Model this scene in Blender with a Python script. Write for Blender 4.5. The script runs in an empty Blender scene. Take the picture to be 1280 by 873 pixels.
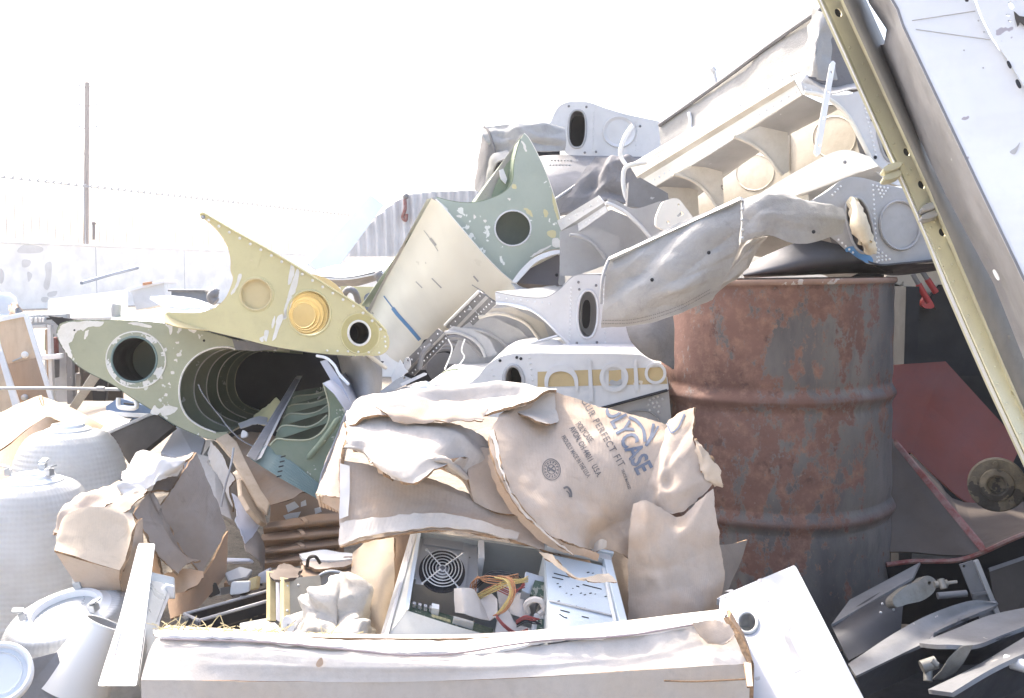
import bpy, bmesh, math, random
from mathutils import Vector, Matrix, noise, geometry
from mathutils.bvhtree import BVHTree

random.seed(7)
R = math.radians
scene = bpy.context.scene
col = scene.collection

# ------------------------------------------------------------------ camera
CAM = Vector((0.0, 0.0, 0.90))
FPX = 1229.0                      # focal length measured in photo pixels
PITCH = math.atan(86.5 / FPX)
FWD = Vector((0, math.cos(PITCH), -math.sin(PITCH)))
UP = Vector((0, math.sin(PITCH), math.cos(PITCH)))
RIGHT = Vector((1, 0, 0))

cam_d = bpy.data.cameras.new('camera')
cam_d.sensor_width = 36.0
cam_d.lens = 36.0 * FPX / 1280.0
cam_d.clip_start = 0.05
cam_d.clip_end = 2000
cam_o = bpy.data.objects.new('camera', cam_d)
cam_o.location = CAM
cam_o.rotation_euler = (math.pi / 2 - PITCH, 0, 0)
col.objects.link(cam_o)
scene.camera = cam_o


def ray(px, py):
    return (FWD + RIGHT * ((px - 640.0) / FPX) + UP * ((436.5 - py) / FPX)).normalized()


def P(px, py, Y):
    d = ray(px, py)
    return CAM + d * (Y / d.y)


class Plane:
    """a real plane in the yard on which a measured outline is laid"""
    def __init__(self, px, py, Y, yaw=0.0, pitch=0.0):
        self.p = P(px, py, Y)
        a, b = R(yaw), R(pitch)
        self.n = Vector((math.sin(a) * math.cos(b), -math.cos(a) * math.cos(b), math.sin(b)))
        self.basis()

    def basis(self):
        up = Vector((0, 0, 1)) if abs(self.n.z) < 0.95 else Vector((0, 1, 0))
        self.e1 = up.cross(self.n).normalized()
        self.e2 = self.n.cross(self.e1).normalized()

    @staticmethod
    def three(a, b, c):
        s = Plane.__new__(Plane)
        A, B, C = P(*a), P(*b), P(*c)
        n = (B - A).cross(C - A).normalized()
        if n.dot(CAM - A) < 0:
            n = -n
        s.p, s.n = A, n
        s.basis()
        return s

    def at(self, px, py):
        d = ray(px, py)
        t = (self.p - CAM).dot(self.n) / d.dot(self.n)
        return CAM + d * t

    def shift(self, v):
        s = Plane.__new__(Plane)
        s.p, s.n, s.e1, s.e2 = self.p + v, self.n, self.e1, self.e2
        return s

    def uv(self, w):
        q = w - self.p
        return Vector((q.dot(self.e1), q.dot(self.e2)))

    def xyz(self, u, v, h=0.0):
        return self.p + self.e1 * u + self.e2 * v + self.n * h


# ------------------------------------------------------------------ objects
def tag(o, label=None, cat=None, group=None, kind=None):
    if label: o['label'] = label
    if cat: o['category'] = cat
    if group: o['group'] = group
    if kind: o['kind'] = kind
    return o


def thing(name, label, cat, group=None):
    o = bpy.data.objects.new(name, None)
    o.empty_display_size = 0.05
    col.objects.link(o)
    return tag(o, label, cat, group)


def obj(name, verts, faces, mats, parent=None, smooth=False, auto=None, matidx=None, uvs=None):
    me = bpy.data.meshes.new(name)
    me.from_pydata([tuple(v) for v in verts], [], faces)
    if not isinstance(mats, (list, tuple)): mats = [mats]
    for m in mats: me.materials.append(m)
    if matidx: me.polygons.foreach_set('material_index', matidx)
    if uvs:
        ul = me.uv_layers.new(name='UVMap')
        for lp in me.loops:
            ul.data[lp.index].uv = uvs[lp.vertex_index]
    if smooth or auto:
        me.polygons.foreach_set('use_smooth', [True] * len(me.polygons))
    me.update()
    if auto:
        me.set_sharp_from_angle(angle=R(auto))
    o = bpy.data.objects.new(name, me)
    col.objects.link(o)
    if parent is not None: o.parent = parent
    return o


def solid(o, th, edge=None, offset=-1.0):
    """give a sheet its real thickness, with crisp cut edges"""
    me = o.data
    n = len(me.vertices)
    co = [v.co.copy() for v in me.vertices]
    no = [v.normal.copy() for v in me.vertices]
    s0 = (offset + 1) * .5 * th
    fr = [c + m * s0 for c, m in zip(co, no)]
    bk = [f - m * th for f, m in zip(fr, no)]
    F = [tuple(p.vertices) for p in me.polygons]
    mi = [p.material_index for p in me.polygons]
    sm = [p.use_smooth for p in me.polygons]
    uvl = me.uv_layers.active
    uvs = {}
    if uvl:
        for lp in me.loops: uvs[lp.vertex_index] = uvl.data[lp.index].uv.copy()
    cnt = {}
    for f in F:
        for i in range(len(f)):
            a, b = f[i], f[(i + 1) % len(f)]
            k = (min(a, b), max(a, b))
            cnt[k] = None if k in cnt else (a, b)
    V = fr + bk
    FF = F + [tuple(n + i for i in reversed(f)) for f in F]
    MI = mi + mi
    SM = sm + sm
    src = list(range(n)) * 2
    mats = list(me.materials)
    ei = 0
    if edge is not None:
        mats.append(edge); ei = len(mats) - 1
    rim = {}
    def rv_(i, back):
        k = (i, back)
        if k not in rim:
            rim[k] = len(V); V.append(bk[i] if back else fr[i]); src.append(i)
        return rim[k]
    for e in cnt.values():
        if e is None: continue
        a, b = e
        FF.append((rv_(b, 0), rv_(a, 0), rv_(a, 1), rv_(b, 1))); MI.append(ei); SM.append(True)
    m2 = bpy.data.meshes.new(me.name)
    m2.from_pydata([tuple(v) for v in V], [], FF)
    for m in mats: m2.materials.append(m)
    m2.polygons.foreach_set('material_index', MI)
    m2.polygons.foreach_set('use_smooth', SM)
    if uvs:
        ul = m2.uv_layers.new(name='UVMap')
        for lp in m2.loops: ul.data[lp.index].uv = uvs[src[lp.vertex_index]]
    m2.update()
    nm = me.name
    o.data = m2
    bpy.data.meshes.remove(me)
    m2.name = nm
    return o


def bev(o, w, seg=2, ang=35):
    m = o.modifiers.new('bevel', 'BEVEL')
    m.width = w
    m.segments = seg
    m.limit_method = 'ANGLE'
    m.angle_limit = R(ang)
    return o


# ------------------------------------------------------------------ curves
def cr(p0, p1, p2, p3, t):
    t2, t3 = t * t, t * t * t
    return 0.5 * ((2 * p1) + (p2 - p0) * t + (2 * p0 - 5 * p1 + 4 * p2 - p3) * t2 + (3 * p1 - p0 - 3 * p2 + p3) * t3)


def spline(pts, n=6, closed=False):
    """Catmull-Rom through the points"""
    pts = [Vector(p) for p in pts]
    out = []
    k = len(pts)
    rng = k if closed else k - 1
    for i in range(rng):
        if closed:
            a, b, c, d = pts[(i - 1) % k], pts[i], pts[(i + 1) % k], pts[(i + 2) % k]
        else:
            b, c = pts[i], pts[i + 1]
            a = pts[i - 1] if i > 0 else b * 2 - c
            d = pts[i + 2] if i + 2 < k else c * 2 - b
        for j in range(n):
            out.append(cr(a, b, c, d, j / n))
    if not closed: out.append(pts[-1])
    return out


def sp(pts, n=6, closed=False):
    return [(p[0], p[1]) for p in spline(pts, n, closed)]


def ell(cx, cy, rx, ry, rot=0.0, n=36):
    c, s = math.cos(R(rot)), math.sin(R(rot))
    o = []
    for i in range(n):
        a = 2 * math.pi * i / n
        x, y = rx * math.cos(a), ry * math.sin(a)
        o.append((cx + x * c - y * s, cy + x * s + y * c))
    return o


def jg(q, n=4, a=1.1, sharp=False):
    """chipped, irregular outline"""
    out = []
    for x, y in sp(q, n, True):
        v = noise.noise_vector(Vector((x * .37, y * .37, 1.7)))
        w = noise.noise_vector(Vector((x * 1.1, y * 1.1, 5.7)))
        out.append((x + a * (v.x + .7 * w.x), y + a * (v.y + .7 * w.y)))
    return out


def slot(cx, cy, rx, ry, rot=0.0, n=36, k=2.6):
    c, s = math.cos(R(rot)), math.sin(R(rot))
    o = []
    for i in range(n):
        a = 2 * math.pi * i / n
        ca, sa = math.cos(a), math.sin(a)
        x = rx * math.copysign(abs(ca) ** (2 / k), ca)
        y = ry * math.copysign(abs(sa) ** (2 / k), sa)
        o.append((cx + x * c - y * s, cy + x * s + y * c))
    return o


# ------------------------------------------------------------------ mesh makers
def plate(name, outline, pl, th, mat, parent=None, holes=(), off=None, edge=None, back=None, bevel=0.0):
    """flat sheet with holes, its front on plane pl, thickness th going away from the viewer"""
    loops = [outline] + list(holes)
    if off is not None:
        base = [[pl.at(*q) + off for q in L] for L in loops]
    else:
        base = [[pl.at(*q) for q in L] for L in loops]
    flat = [[Vector((pl.uv(w).x, pl.uv(w).y, 0)) for w in L] for L in base]
    # drop holes orientation issues: tessellate handles even-odd
    tris = geometry.tessellate_polygon(flat)
    V = [w for L in base for w in L]
    n = len(V)
    verts = V + [w - pl.n * th for w in V]
    faces = []
    for t in tris:
        a, b, c = t
        nn = (V[b] - V[a]).cross(V[c] - V[a])
        if nn.length < 1e-14: continue
        if nn.dot(pl.n) < 0: a, c = c, a
        faces.append((a, b, c))
        faces.append((c + n, b + n, a + n))
    nf = len(faces)
    s = 0
    sides = []
    for L in base:
        m = len(L)
        for i in range(m):
            a, b = s + i, s + (i + 1) % m
            sides.append((a, b, b + n, a + n))
        s += m
    mats = [mat]
    mi = [0] * len(faces)
    if edge is not None:
        mats.append(edge); mi += [1] * len(sides)
    else:
        mi += [0] * len(sides)
    if back is not None:
        mats.append(back)
        for i in range(1, nf, 2): mi[i] = len(mats) - 1
    o = obj(name, verts, faces + sides, mats, parent, matidx=mi)
    bm = bmesh.new(); bm.from_mesh(o.data)
    bmesh.ops.recalc_face_normals(bm, faces=bm.faces)
    if bevel > 0:
        eds = [e for e in bm.edges if len(e.link_faces) == 2 and e.calc_face_angle(0) > 1.2]
        bmesh.ops.bevel(bm, geom=eds, offset=bevel, segments=2, affect='EDGES', clamp_overlap=True)
    bm.to_mesh(o.data); bm.free()
    o.data.update()
    return o


def grid(rows3):
    nv, nu = len(rows3), len(rows3[0])
    V = [p for r in rows3 for p in r]
    F = []
    for j in range(nv - 1):
        for i in range(nu - 1):
            F.append((j * nu + i, j * nu + i + 1, (j + 1) * nu + i + 1, (j + 1) * nu + i))
    uv = [(i / (nu - 1), j / (nv - 1)) for j in range(nv) for i in range(nu)]
    return V, F, uv


def orient(V, F):
    """normals towards the viewer"""
    s = 0.0
    for f in F[::max(1, len(F) // 60)]:
        n = (V[f[1]] - V[f[0]]).cross(V[f[2]] - V[f[0]])
        s += n.dot(CAM - V[f[0]])
    if s < 0: F = [tuple(reversed(f)) for f in F]
    return F


def fbm(p, o=3):
    return noise.fractal(p, 0.9, 2.1, o)


def surf(rows, nu=24, nv=16, smooth_u=True, smooth_v=True, pix=True):
    """control rows of (px,py,Y) -> dense rows of world points"""
    ctl = [[P(*q) if pix else Vector(q) for q in r] for r in rows]
    def res(pts, n, sm):
        k = len(pts) - 1
        out = []
        for i in range(n + 1):
            t = i / n * k
            j = min(int(t), k - 1); f = t - j
            if sm:
                b, c = pts[j], pts[j + 1]
                a = pts[j - 1] if j > 0 else b * 2 - c
                d = pts[j + 2] if j + 2 <= k else c * 2 - b
                out.append(cr(a, b, c, d, f))
            else:
                out.append(pts[j].lerp(pts[j + 1], f))
        return out
    rr = [res(r, nu, smooth_u) for r in ctl]
    cols = [res([r[i] for r in rr], nv, smooth_v) for i in range(nu + 1)]
    return [[cols[i][j] for i in range(nu + 1)] for j in range(nv + 1)]


def sheet(name, rows, mat, parent=None, nu=24, nv=16, th=0.004, wr=(), jag=0.0, edge=None,
          su=True, sv=True, smooth=True, seed=0, pix=True, auto=None, uvs=None, crease=None, folds=None):
    R3 = surf(rows, nu, nv, su, sv, pix)
    V, F, uv = grid(R3)
    F = orient(V, F)
    me = bpy.data.meshes.new('t'); me.from_pydata([tuple(v) for v in V], [], F); me.update()
    N = [v.normal.copy() for v in me.vertices]
    bpy.data.meshes.remove(me)
    so = Vector((seed * 3.7, seed * 1.3, seed * 5.1))
    nu1, nv1 = nu + 1, nv + 1
    FL = []
    if folds:
        rg = random.Random(seed * 31 + 5)
        for q in range(folds[0]):
            a = rg.uniform(0, math.pi)
            FL.append((math.cos(a), math.sin(a), rg.uniform(.1, .9), rg.uniform(.1, .9), rg.choice((-1, 1)) * folds[1] * rg.uniform(.4, 1.2), rg.uniform(.1, .3), rg.uniform(.2, .6)))
    out = []
    for k, v in enumerate(V):
        d = 0.0
        for amp, sc in wr:
            d += amp * fbm(v * sc + so)
        if crease:
            amp, sc = crease
            q = noise.noise(v * sc + so * 2)
            d += amp * (1 - min(1.0, abs(q) * 5)) - amp * 0.2
        i, j = k % nu1, k // nu1
        for cx, sx, u0, v0, am, wd, ln in FL:
            du, dv_ = i / nu - u0, j / nv - v0
            s, l = du * cx + dv_ * sx + .012 * noise.noise(v * 25 + so), -du * sx + dv_ * cx
            if abs(s) < wd and abs(l) < ln:
                d += am * (1 - abs(s) / wd) * (1 - (l / ln) ** 2)
        w = v + N[k] * d
        if jag and (i == 0 or i == nu or j == 0 or j == nv):
            w = w + noise.noise_vector(v * 60 + so) * jag + noise.noise_vector(v * 190 + so) * jag * 0.5
        out.append(w)
    if uvs: uv = [(a * uvs[0], b * uvs[1]) for a, b in uv]
    o = obj(name, out, F, mat, parent, smooth=smooth, uvs=uv, auto=auto)
    if th: solid(o, th, edge)
    return o


def hull_bar(name, ends, mat, parent=None, bevel=0.0, caps=True, closed=True, smooth=False):
    """loft through several cross-sections (lists of world points)"""
    k = len(ends[0])
    V = [p for e in ends for p in e]
    F = []
    for s in range(len(ends) - 1):
        for i in range(k if closed else k - 1):
            a, b = s * k + i, s * k + (i + 1) % k
            F.append((a, b, b + k, a + k))
    if caps and closed:
        F.append(tuple(range(k - 1, -1, -1)))
        F.append(tuple((len(ends) - 1) * k + i for i in range(k)))
    o = obj(name, V, F, mat, parent, smooth=smooth)
    bm = bmesh.new(); bm.from_mesh(o.data)
    bmesh.ops.recalc_face_normals(bm, faces=bm.faces)
    bm.to_mesh(o.data); bm.free()
    if bevel: bev(o, bevel)
    return o


def box_pts(o0, ax, ay, az):
    return [o0, o0 + ax, o0 + ax + ay, o0 + ay], [o0 + az, o0 + ax + az, o0 + ax + ay + az, o0 + ay + az]


def obox(name, o0, ax, ay, az, mat, parent=None, bevel=0.0):
    a, b = box_pts(Vector(o0), Vector(ax), Vector(ay), Vector(az))
    return hull_bar(name, [a, b], mat, parent, bevel)


def quadbox(name, q, th, mat, parent=None, bevel=0.0, n=None):
    """slab from four (px,py,Y) corners, thickness along the outward-back normal"""
    W = [P(*c) for c in q]
    if n is None:
        n = (W[1] - W[0]).cross(W[2] - W[0]).normalized()
        if n.dot(CAM - W[0]) > 0: n = -n
    return hull_bar(name, [W, [w + n * th for w in W]], mat, parent, bevel)


def tube_geo(path, r, seg=8, closed=False):
    path = [Vector(p) for p in path]
    V, F = [], []
    n = len(path)
    prev = None
    for i, p in enumerate(path):
        if closed:
            t = path[(i + 1) % n] - path[(i - 1) % n]
        else:
            t = path[min(i + 1, n - 1)] - path[max(i - 1, 0)]
        if t.length < 1e-9: t = Vector((0, 0, 1))
        t.normalize()
        if prev is None:
            a = Vector((0, 0, 1)) if abs(t.z) < 0.9 else Vector((1, 0, 0))
            u = t.cross(a).normalized()
        else:
            u = (prev - t * prev.dot(t))
            if u.length < 1e-6: u = t.orthogonal()
            u.normalize()
        prev = u
        w = t.cross(u)
        rr = r[i] if isinstance(r, (list, tuple)) else r
        for k in range(seg):
            a = 2 * math.pi * k / seg
            V.append(p + (u * math.cos(a) + w * math.sin(a)) * rr)
    for i in range(n if closed else n - 1):
        for k in range(seg):
            a, b = i * seg + k, i * seg + (k + 1) % seg
            c, d = ((i + 1) % n) * seg + (k + 1) % seg, ((i + 1) % n) * seg + k
            F.append((a, b, c, d))
    if not closed:
        F.append(tuple(range(seg - 1, -1, -1)))
        F.append(tuple((n - 1) * seg + k for k in range(seg)))
    return V, F


def tubes(name, specs, mat, parent=None, seg=8, smooth=True):
    """specs: list of (path, radius, closed)"""
    V, F = [], []
    for s in specs:
        v, f = tube_geo(s[0], s[1], seg, s[2] if len(s) > 2 else False)
        k = len(V)
        V += v
        F += [tuple(a + k for a in q) for q in f]
    return obj(name, V, F, mat, parent, smooth=smooth, auto=50 if smooth else None)


def wpath(pts, n=6):
    return spline([P(*q) for q in pts], n)


def ring_lip(name, loop, pl, r, mat, parent=None, lift=0.0, off=None):
    path = [pl.at(*q) + pl.n * lift + (off or Vector()) for q in loop]
    return tubes(name, [(path, r, True)], mat, parent)


def dish(name, cx, cy, rx, ry, pl, depth, mat, parent=None, rot=0.0, bead=0.004, scale=0.78):
    """pressed round recess with a raised bead"""
    rings = [(1.0, 0.0015), (0.96, bead), (0.9, bead * 0.6), (scale + .04, -depth * .6), (scale, -depth), (0.02, -depth * 1.02)]
    n = 40
    V, F = [], []
    for s, h in rings:
        for q in ell(cx, cy, rx * s, ry * s, rot, n):
            V.append(pl.at(*q) + pl.n * (h + 0.002 + (depth if False else 0)))
    for j in range(len(rings) - 1):
        for i in range(n):
            a, b = j * n + i, j * n + (i + 1) % n
            F.append((a, b, b + n, a + n))
    F.append(tuple((len(rings) - 1) * n + i for i in range(n)))
    F = orient(V, F)
    return obj(name, V, F, mat, parent, smooth=True, auto=40)


def rivets(name, pts, nrm, r, mat, parent=None):
    if len(pts) > 1 and name.split('_')[-1] in ('bolt', 'screw', 'stud', 'eyelet'):
        for p in pts: o = rivets(name, [p], nrm, r, mat, parent)
        return o
    V, F = [], []
    n = nrm.normalized()
    u = n.orthogonal().normalized(); w = n.cross(u)
    for p in pts:
        k = len(V)
        for rr, h in ((1.0, 0.0), (0.75, 0.45)):
            for i in range(7):
                a = 2 * math.pi * i / 7
                V.append(p + (u * math.cos(a) + w * math.sin(a)) * r * rr + n * r * h)
        V.append(p + n * r * 0.65)
        for i in range(7):
            j = (i + 1) % 7
            F.append((k + i, k + j, k + 7 + j, k + 7 + i))
            F.append((k + 7 + i, k + 7 + j, k + 14))
    return obj(name, V, F, mat, parent, smooth=True)


def along(loop, step_px, pl, lift=0.001, inset=None):
    """points every step_px along a pixel polyline"""
    out = []
    acc = 0.0
    for (x0, y0), (x1, y1) in zip(loop[:-1], loop[1:]):
        L = math.hypot(x1 - x0, y1 - y0)
        if L < 1e-6: continue
        t = acc
        while t < L:
            out.append(pl.at(x0 + (x1 - x0) * t / L, y0 + (y1 - y0) * t / L) + pl.n * lift)
            t += step_px
        acc = t - L
    return out


def lathe(name, prof, mat, parent=None, seg=64, M=None, flute=0.0, smooth=True, auto=40, fl=None):
    V, F = [], []
    n = len(prof)
    for j, (r, z) in enumerate(prof):
        for i in range(seg):
            a = 2 * math.pi * i / seg
            f = (1 + (flute if i % 2 else 0)) if (fl is None or fl(z)) else 1.0
            v = Vector((r * f * math.cos(a), r * f * math.sin(a), z))
            V.append(M @ v if M else v)
    for j in range(n - 1):
        for i in range(seg):
            a, b = j * seg + i, j * seg + (i + 1) % seg
            F.append((a, b, b + seg, a + seg))
    return obj(name, V, F, mat, parent, smooth=smooth, auto=auto)


def skin(name, pts_a, pts_b, mat, parent=None, th=0.0015, n=4, bulge=0.0, edge=None):
    """sheet metal between two edge polylines (world points)"""
    rows = []
    for k in range(n + 1):
        t = k / n
        rows.append([a.lerp(b, t) for a, b in zip(pts_a, pts_b)])
    V, F, uv = grid(rows)
    F = orient(V, F)
    o = obj(name, V, F, mat, parent, smooth=True, uvs=uv, auto=35)
    if th: solid(o, th, edge, offset=-1)
    return o


def text_ink(name, txt, org, dirv, upv, size, surfobj, mat, parent, bold=0.0, spacing=1.0, sx=1.0, lift=0.0012):
    """printed lettering laid on a bent sheet: letters become real faces on the sheet's own surface"""
    cu = bpy.data.curves.new('t', 'FONT')
    cu.body = txt
    cu.size = 1.0
    cu.space_character = spacing
    cu.offset = bold
    cu.resolution_u = 3
    to = bpy.data.objects.new('t', cu)
    col.objects.link(to)
    bpy.context.view_layer.update()
    dg = bpy.context.evaluated_depsgraph_get()
    me = bpy.data.meshes.new_from_object(to.evaluated_get(dg))
    bpy.data.objects.remove(to)
    bpy.data.curves.remove(cu)
    bm = bmesh.new(); bm.from_mesh(me)
    bmesh.ops.triangulate(bm, faces=bm.faces)
    long_e = [e for e in bm.edges if e.calc_length() > 0.12]
    bmesh.ops.subdivide_edges(bm, edges=long_e, cuts=2)
    bmesh.ops.triangulate(bm, faces=bm.faces)
    sm = surfobj.data
    bvh = BVHTree.FromPolygons([v.co.copy() for v in sm.vertices], [tuple(p.vertices) for p in sm.polygons])
    V, keep = [], []
    for v in bm.verts:
        x = org[0] + v.co.x * size * sx * dirv[0] + v.co.y * size * upv[0]
        y = org[1] + v.co.x * size * sx * dirv[1] + v.co.y * size * upv[1]
        d = ray(x, y)
        loc, nn, idx, dist = bvh.ray_cast(CAM, d)
        if loc is None:
            V.append(Vector()); keep.append(False)
        else:
            if nn.dot(d) > 0: nn = -nn
            V.append(loc + nn * lift); keep.append(True)
    bm.verts.index_update()
    F = [tuple(v.index for v in f.verts) for f in bm.faces if all(keep[v.index] for v in f.verts)]
    bm.free(); bpy.data.meshes.remove(me)
    F2 = []
    for f in F:
        a, b, c = (V[i] for i in f)
        if max((a - b).length, (b - c).length, (c - a).length) < 0.08:
            F2.append(f)
    return obj(name, V, F2, mat, parent)


def ink_line(name, pts, wpx, surfobj, mat, parent, lift=0.0012):
    sm = surfobj.data
    bvh = BVHTree.FromPolygons([v.co.copy() for v in sm.vertices], [tuple(p.vertices) for p in sm.polygons])
    V, F = [], []
    s = spline([Vector((a, b, 0)) for a, b in pts], 8)
    for i, p in enumerate(s):
        t = s[min(i + 1, len(s) - 1)] - s[max(i - 1, 0)]
        t.normalize()
        for sg in (-0.5, 0.5):
            x, y = p.x - t.y * wpx * sg, p.y + t.x * wpx * sg
            d = ray(x, y)
            loc, nn, idx, dist = bvh.ray_cast(CAM, d)
            if loc is None:
                loc, nn = None, None
            V.append((loc, nn, d))
    for i in range(len(s) - 1):
        q = (2 * i, 2 * i + 1, 2 * i + 3, 2 * i + 2)
        if all(V[k][0] is not None for k in q): F.append(q)
    used = {}
    VV = []
    FF = []
    for f in F:
        g = []
        for k in f:
            if k not in used:
                loc, nn, d = V[k]
                if nn.dot(d) > 0: nn = -nn
                used[k] = len(VV); VV.append(loc + nn * lift)
            g.append(used[k])
        FF.append(tuple(g))
    return obj(name, VV, FF, mat, parent)


LOCAL = set()                      # things built in their own local space


def finalise():
    """put every thing's origin at the foot of the thing"""
    bpy.context.view_layer.update()
    for o in list(col.objects):
        if o.parent or o.type == 'CAMERA' or o.type == 'LIGHT' or o.name in LOCAL: continue
        if o.get('kind') == 'structure': continue
        ms = [c for c in o.children_recursive if c.type == 'MESH'] + ([o] if o.type == 'MESH' else [])
        pts = [v.co for m in ms for v in m.data.vertices]
        if not pts: continue
        b = Vector(((min(p.x for p in pts) + max(p.x for p in pts)) / 2,
                    (min(p.y for p in pts) + max(p.y for p in pts)) / 2, min(p.z for p in pts)))
        if o.type == 'MESH':
            o.data.transform(Matrix.Translation(-b))
        o.location = b
        for c in o.children:
            c.matrix_parent_inverse = Matrix.Translation(-b)


def drop_children_origin(o):
    pass
# ------------------------------------------------------------------ materials
def nt(name):
    m = bpy.data.materials.new(name)
    m.use_nodes = True
    t = m.node_tree
    b = t.nodes['Principled BSDF']
    return m, t, b


def N(t, kind, **kw):
    n = t.nodes.new(kind)
    for k, v in kw.items():
        if k.startswith('i_'):
            n.inputs[k[2:].replace('_', ' ')].default_value = v
        else:
            setattr(n, k, v)
    return n


def c4(c): return (c[0], c[1], c[2], 1.0)


def mixc(t, fac, a, b):
    n = t.nodes.new('ShaderNodeMix')
    n.data_type = 'RGBA'
    L = t.links
    if hasattr(fac, 'node'): L.new(fac, n.inputs[0])
    else: n.inputs[0].default_value = fac
    for s, v in ((6, a), (7, b)):
        if hasattr(v, 'node'): L.new(v, n.inputs[s])
        else: n.inputs[s].default_value = c4(v)
    return n.outputs[2]


def ramp(t, src, lo, hi, a=0.0, b=1.0):
    n = t.nodes.new('ShaderNodeMapRange')
    n.inputs[1].default_value = lo; n.inputs[2].default_value = hi
    n.inputs[3].default_value = a; n.inputs[4].default_value = b
    n.clamp = True
    t.links.new(src, n.inputs[0])
    return n.outputs[0]


def mth(t, op, a, b):
    n = t.nodes.new('ShaderNodeMath'); n.operation = op
    for i, v in enumerate((a, b)):
        if hasattr(v, 'node'): t.links.new(v, n.inputs[i])
        else: n.inputs[i].default_value = v
    return n.outputs[0]


def tex(t, scale, detail=4.0, rough=0.55, stretch=None, off=0.0, src='Object', dist=0.0):
    co = t.nodes.new('ShaderNodeTexCoord')
    mp = t.nodes.new('ShaderNodeMapping')
    mp.inputs['Location'].default_value = (off, off * 0.7, off * 1.3)
    if stretch: mp.inputs['Scale'].default_value = stretch
    n = t.nodes.new('ShaderNodeTexNoise')
    n.inputs['Scale'].default_value = scale
    n.inputs['Detail'].default_value = detail
    n.inputs['Roughness'].default_value = rough
    n.inputs['Distortion'].default_value = dist
    t.links.new(co.outputs[src], mp.inputs[0])
    t.links.new(mp.outputs[0], n.inputs['Vector'])
    return n.outputs[0]


def worn(name, base, dirt=None, damt=0.5, dsc=6.0, chip=None, csc=30.0, cth=0.63, rough=0.5, metal=0.0,
         bump=0.15, bsc=40.0, var=0.12, stretch=None, spec=0.4, streak=0.0):
    m, t, b = nt(name)
    L = t.links
    c = base
    v = tex(t, 2.3, 3.0, off=3.1)
    lo = tuple(x * (1 - var) for x in base); hi = tuple(min(1, x * (1 + var)) for x in base)
    c = mixc(t, ramp(t, v, 0.3, 0.7), lo, hi)
    if dirt:
        d = tex(t, dsc, 6.0, 0.65, stretch=stretch, off=1.7)
        c = mixc(t, ramp(t, d, 0.42, 0.75, 0.0, damt), c, dirt)
        d2 = tex(t, dsc * 7, 5.0, 0.7, off=5.7)
        c = mixc(t, ramp(t, d2, 0.5, 0.8, 0.0, damt * 0.6), c, dirt)
    if streak:
        s = tex(t, 5.0, 4.0, 0.6, stretch=(9, 9, 0.7), off=8.0)
        c = mixc(t, ramp(t, s, 0.5, 0.75, 0.0, streak), c, dirt or (0.1, 0.08, 0.06))
    rg = None
    if chip:
        k = tex(t, csc, 3.0, 0.6, off=9.3)
        k2 = tex(t, csc * 0.13, 2.0, 0.5, off=4.4)
        kk = mth(t, 'ADD', k, mth(t, 'MULTIPLY', mth(t, 'SUBTRACT', k2, 0.5), 0.5))
        msk = ramp(t, kk, cth, cth + 0.015)
        c = mixc(t, msk, c, chip)
    L.new(c, b.inputs['Base Color'])
    rn = tex(t, dsc * 2, 4.0, off=2.2)
    L.new(ramp(t, rn, 0.3, 0.7, max(0.05, rough - 0.12), min(1, rough + 0.15)), b.inputs['Roughness'])
    b.inputs['Metallic'].default_value = metal
    b.inputs['Specular IOR Level'].default_value = spec
    if bump:
        bn = tex(t, bsc, 4.0, 0.6, off=6.1)
        bp = N(t, 'ShaderNodeBump', i_Strength=bump, i_Distance=0.004)
        L.new(bn, bp.inputs['Height'])
        L.new(bp.outputs[0], b.inputs['Normal'])
    return m


def board(name, base, dirt, warm, lines=170.0, axis=0, damt=0.7):
    """corrugated cardboard face: faint flute lines along the sheet, dust, warm damp stains"""
    m, t, b = nt(name)
    L = t.links
    uv = N(t, 'ShaderNodeTexCoord')
    sx = N(t, 'ShaderNodeSeparateXYZ')
    L.new(uv.outputs['UV'], sx.inputs[0])
    wv = mth(t, 'SINE', mth(t, 'MULTIPLY', sx.outputs[axis], lines * 2 * math.pi), 0.0)
    d1 = tex(t, 3.5, 6.0, 0.62, off=1.1)
    c = mixc(t, ramp(t, d1, 0.35, 0.7), base, dirt)
    d2 = tex(t, 5.5, 4.0, 0.6, off=7.7)
    c = mixc(t, ramp(t, d2, 0.47, 0.66, 0.0, damt), c, warm)
    d3 = tex(t, 70, 5.0, 0.75, off=2.7)
    c = mixc(t, ramp(t, d3, 0.45, 0.8, 0.0, 0.25), c, tuple(x * 0.6 for x in dirt))
    d4 = tex(t, 11, 6.0, 0.7, off=12.7, dist=1.5)
    c = mixc(t, ramp(t, d4, 0.58, 0.72, 0.0, 0.4), c, tuple(x * 0.62 for x in base))
    c = mixc(t, ramp(t, wv, -1, 1, 0.0, 0.05), c, tuple(x * 0.6 for x in base))
    L.new(c, b.inputs['Base Color'])
    b.inputs['Roughness'].default_value = 0.9
    b.inputs['Specular IOR Level'].default_value = 0.15
    hb = mth(t, 'ADD', mth(t, 'MULTIPLY', wv, 0.05), tex(t, 38, 5.0, 0.65, off=4.0))
    bp = N(t, 'ShaderNodeBump', i_Strength=0.35, i_Distance=0.004)
    L.new(hb, bp.inputs['Height']); L.new(bp.outputs[0], b.inputs['Normal'])
    return m


def flat(name, base, rough=0.5, metal=0.0, spec=0.4):
    return worn(name, base, None, rough=rough, metal=metal, bump=0.05, var=0.1, spec=spec)


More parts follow.
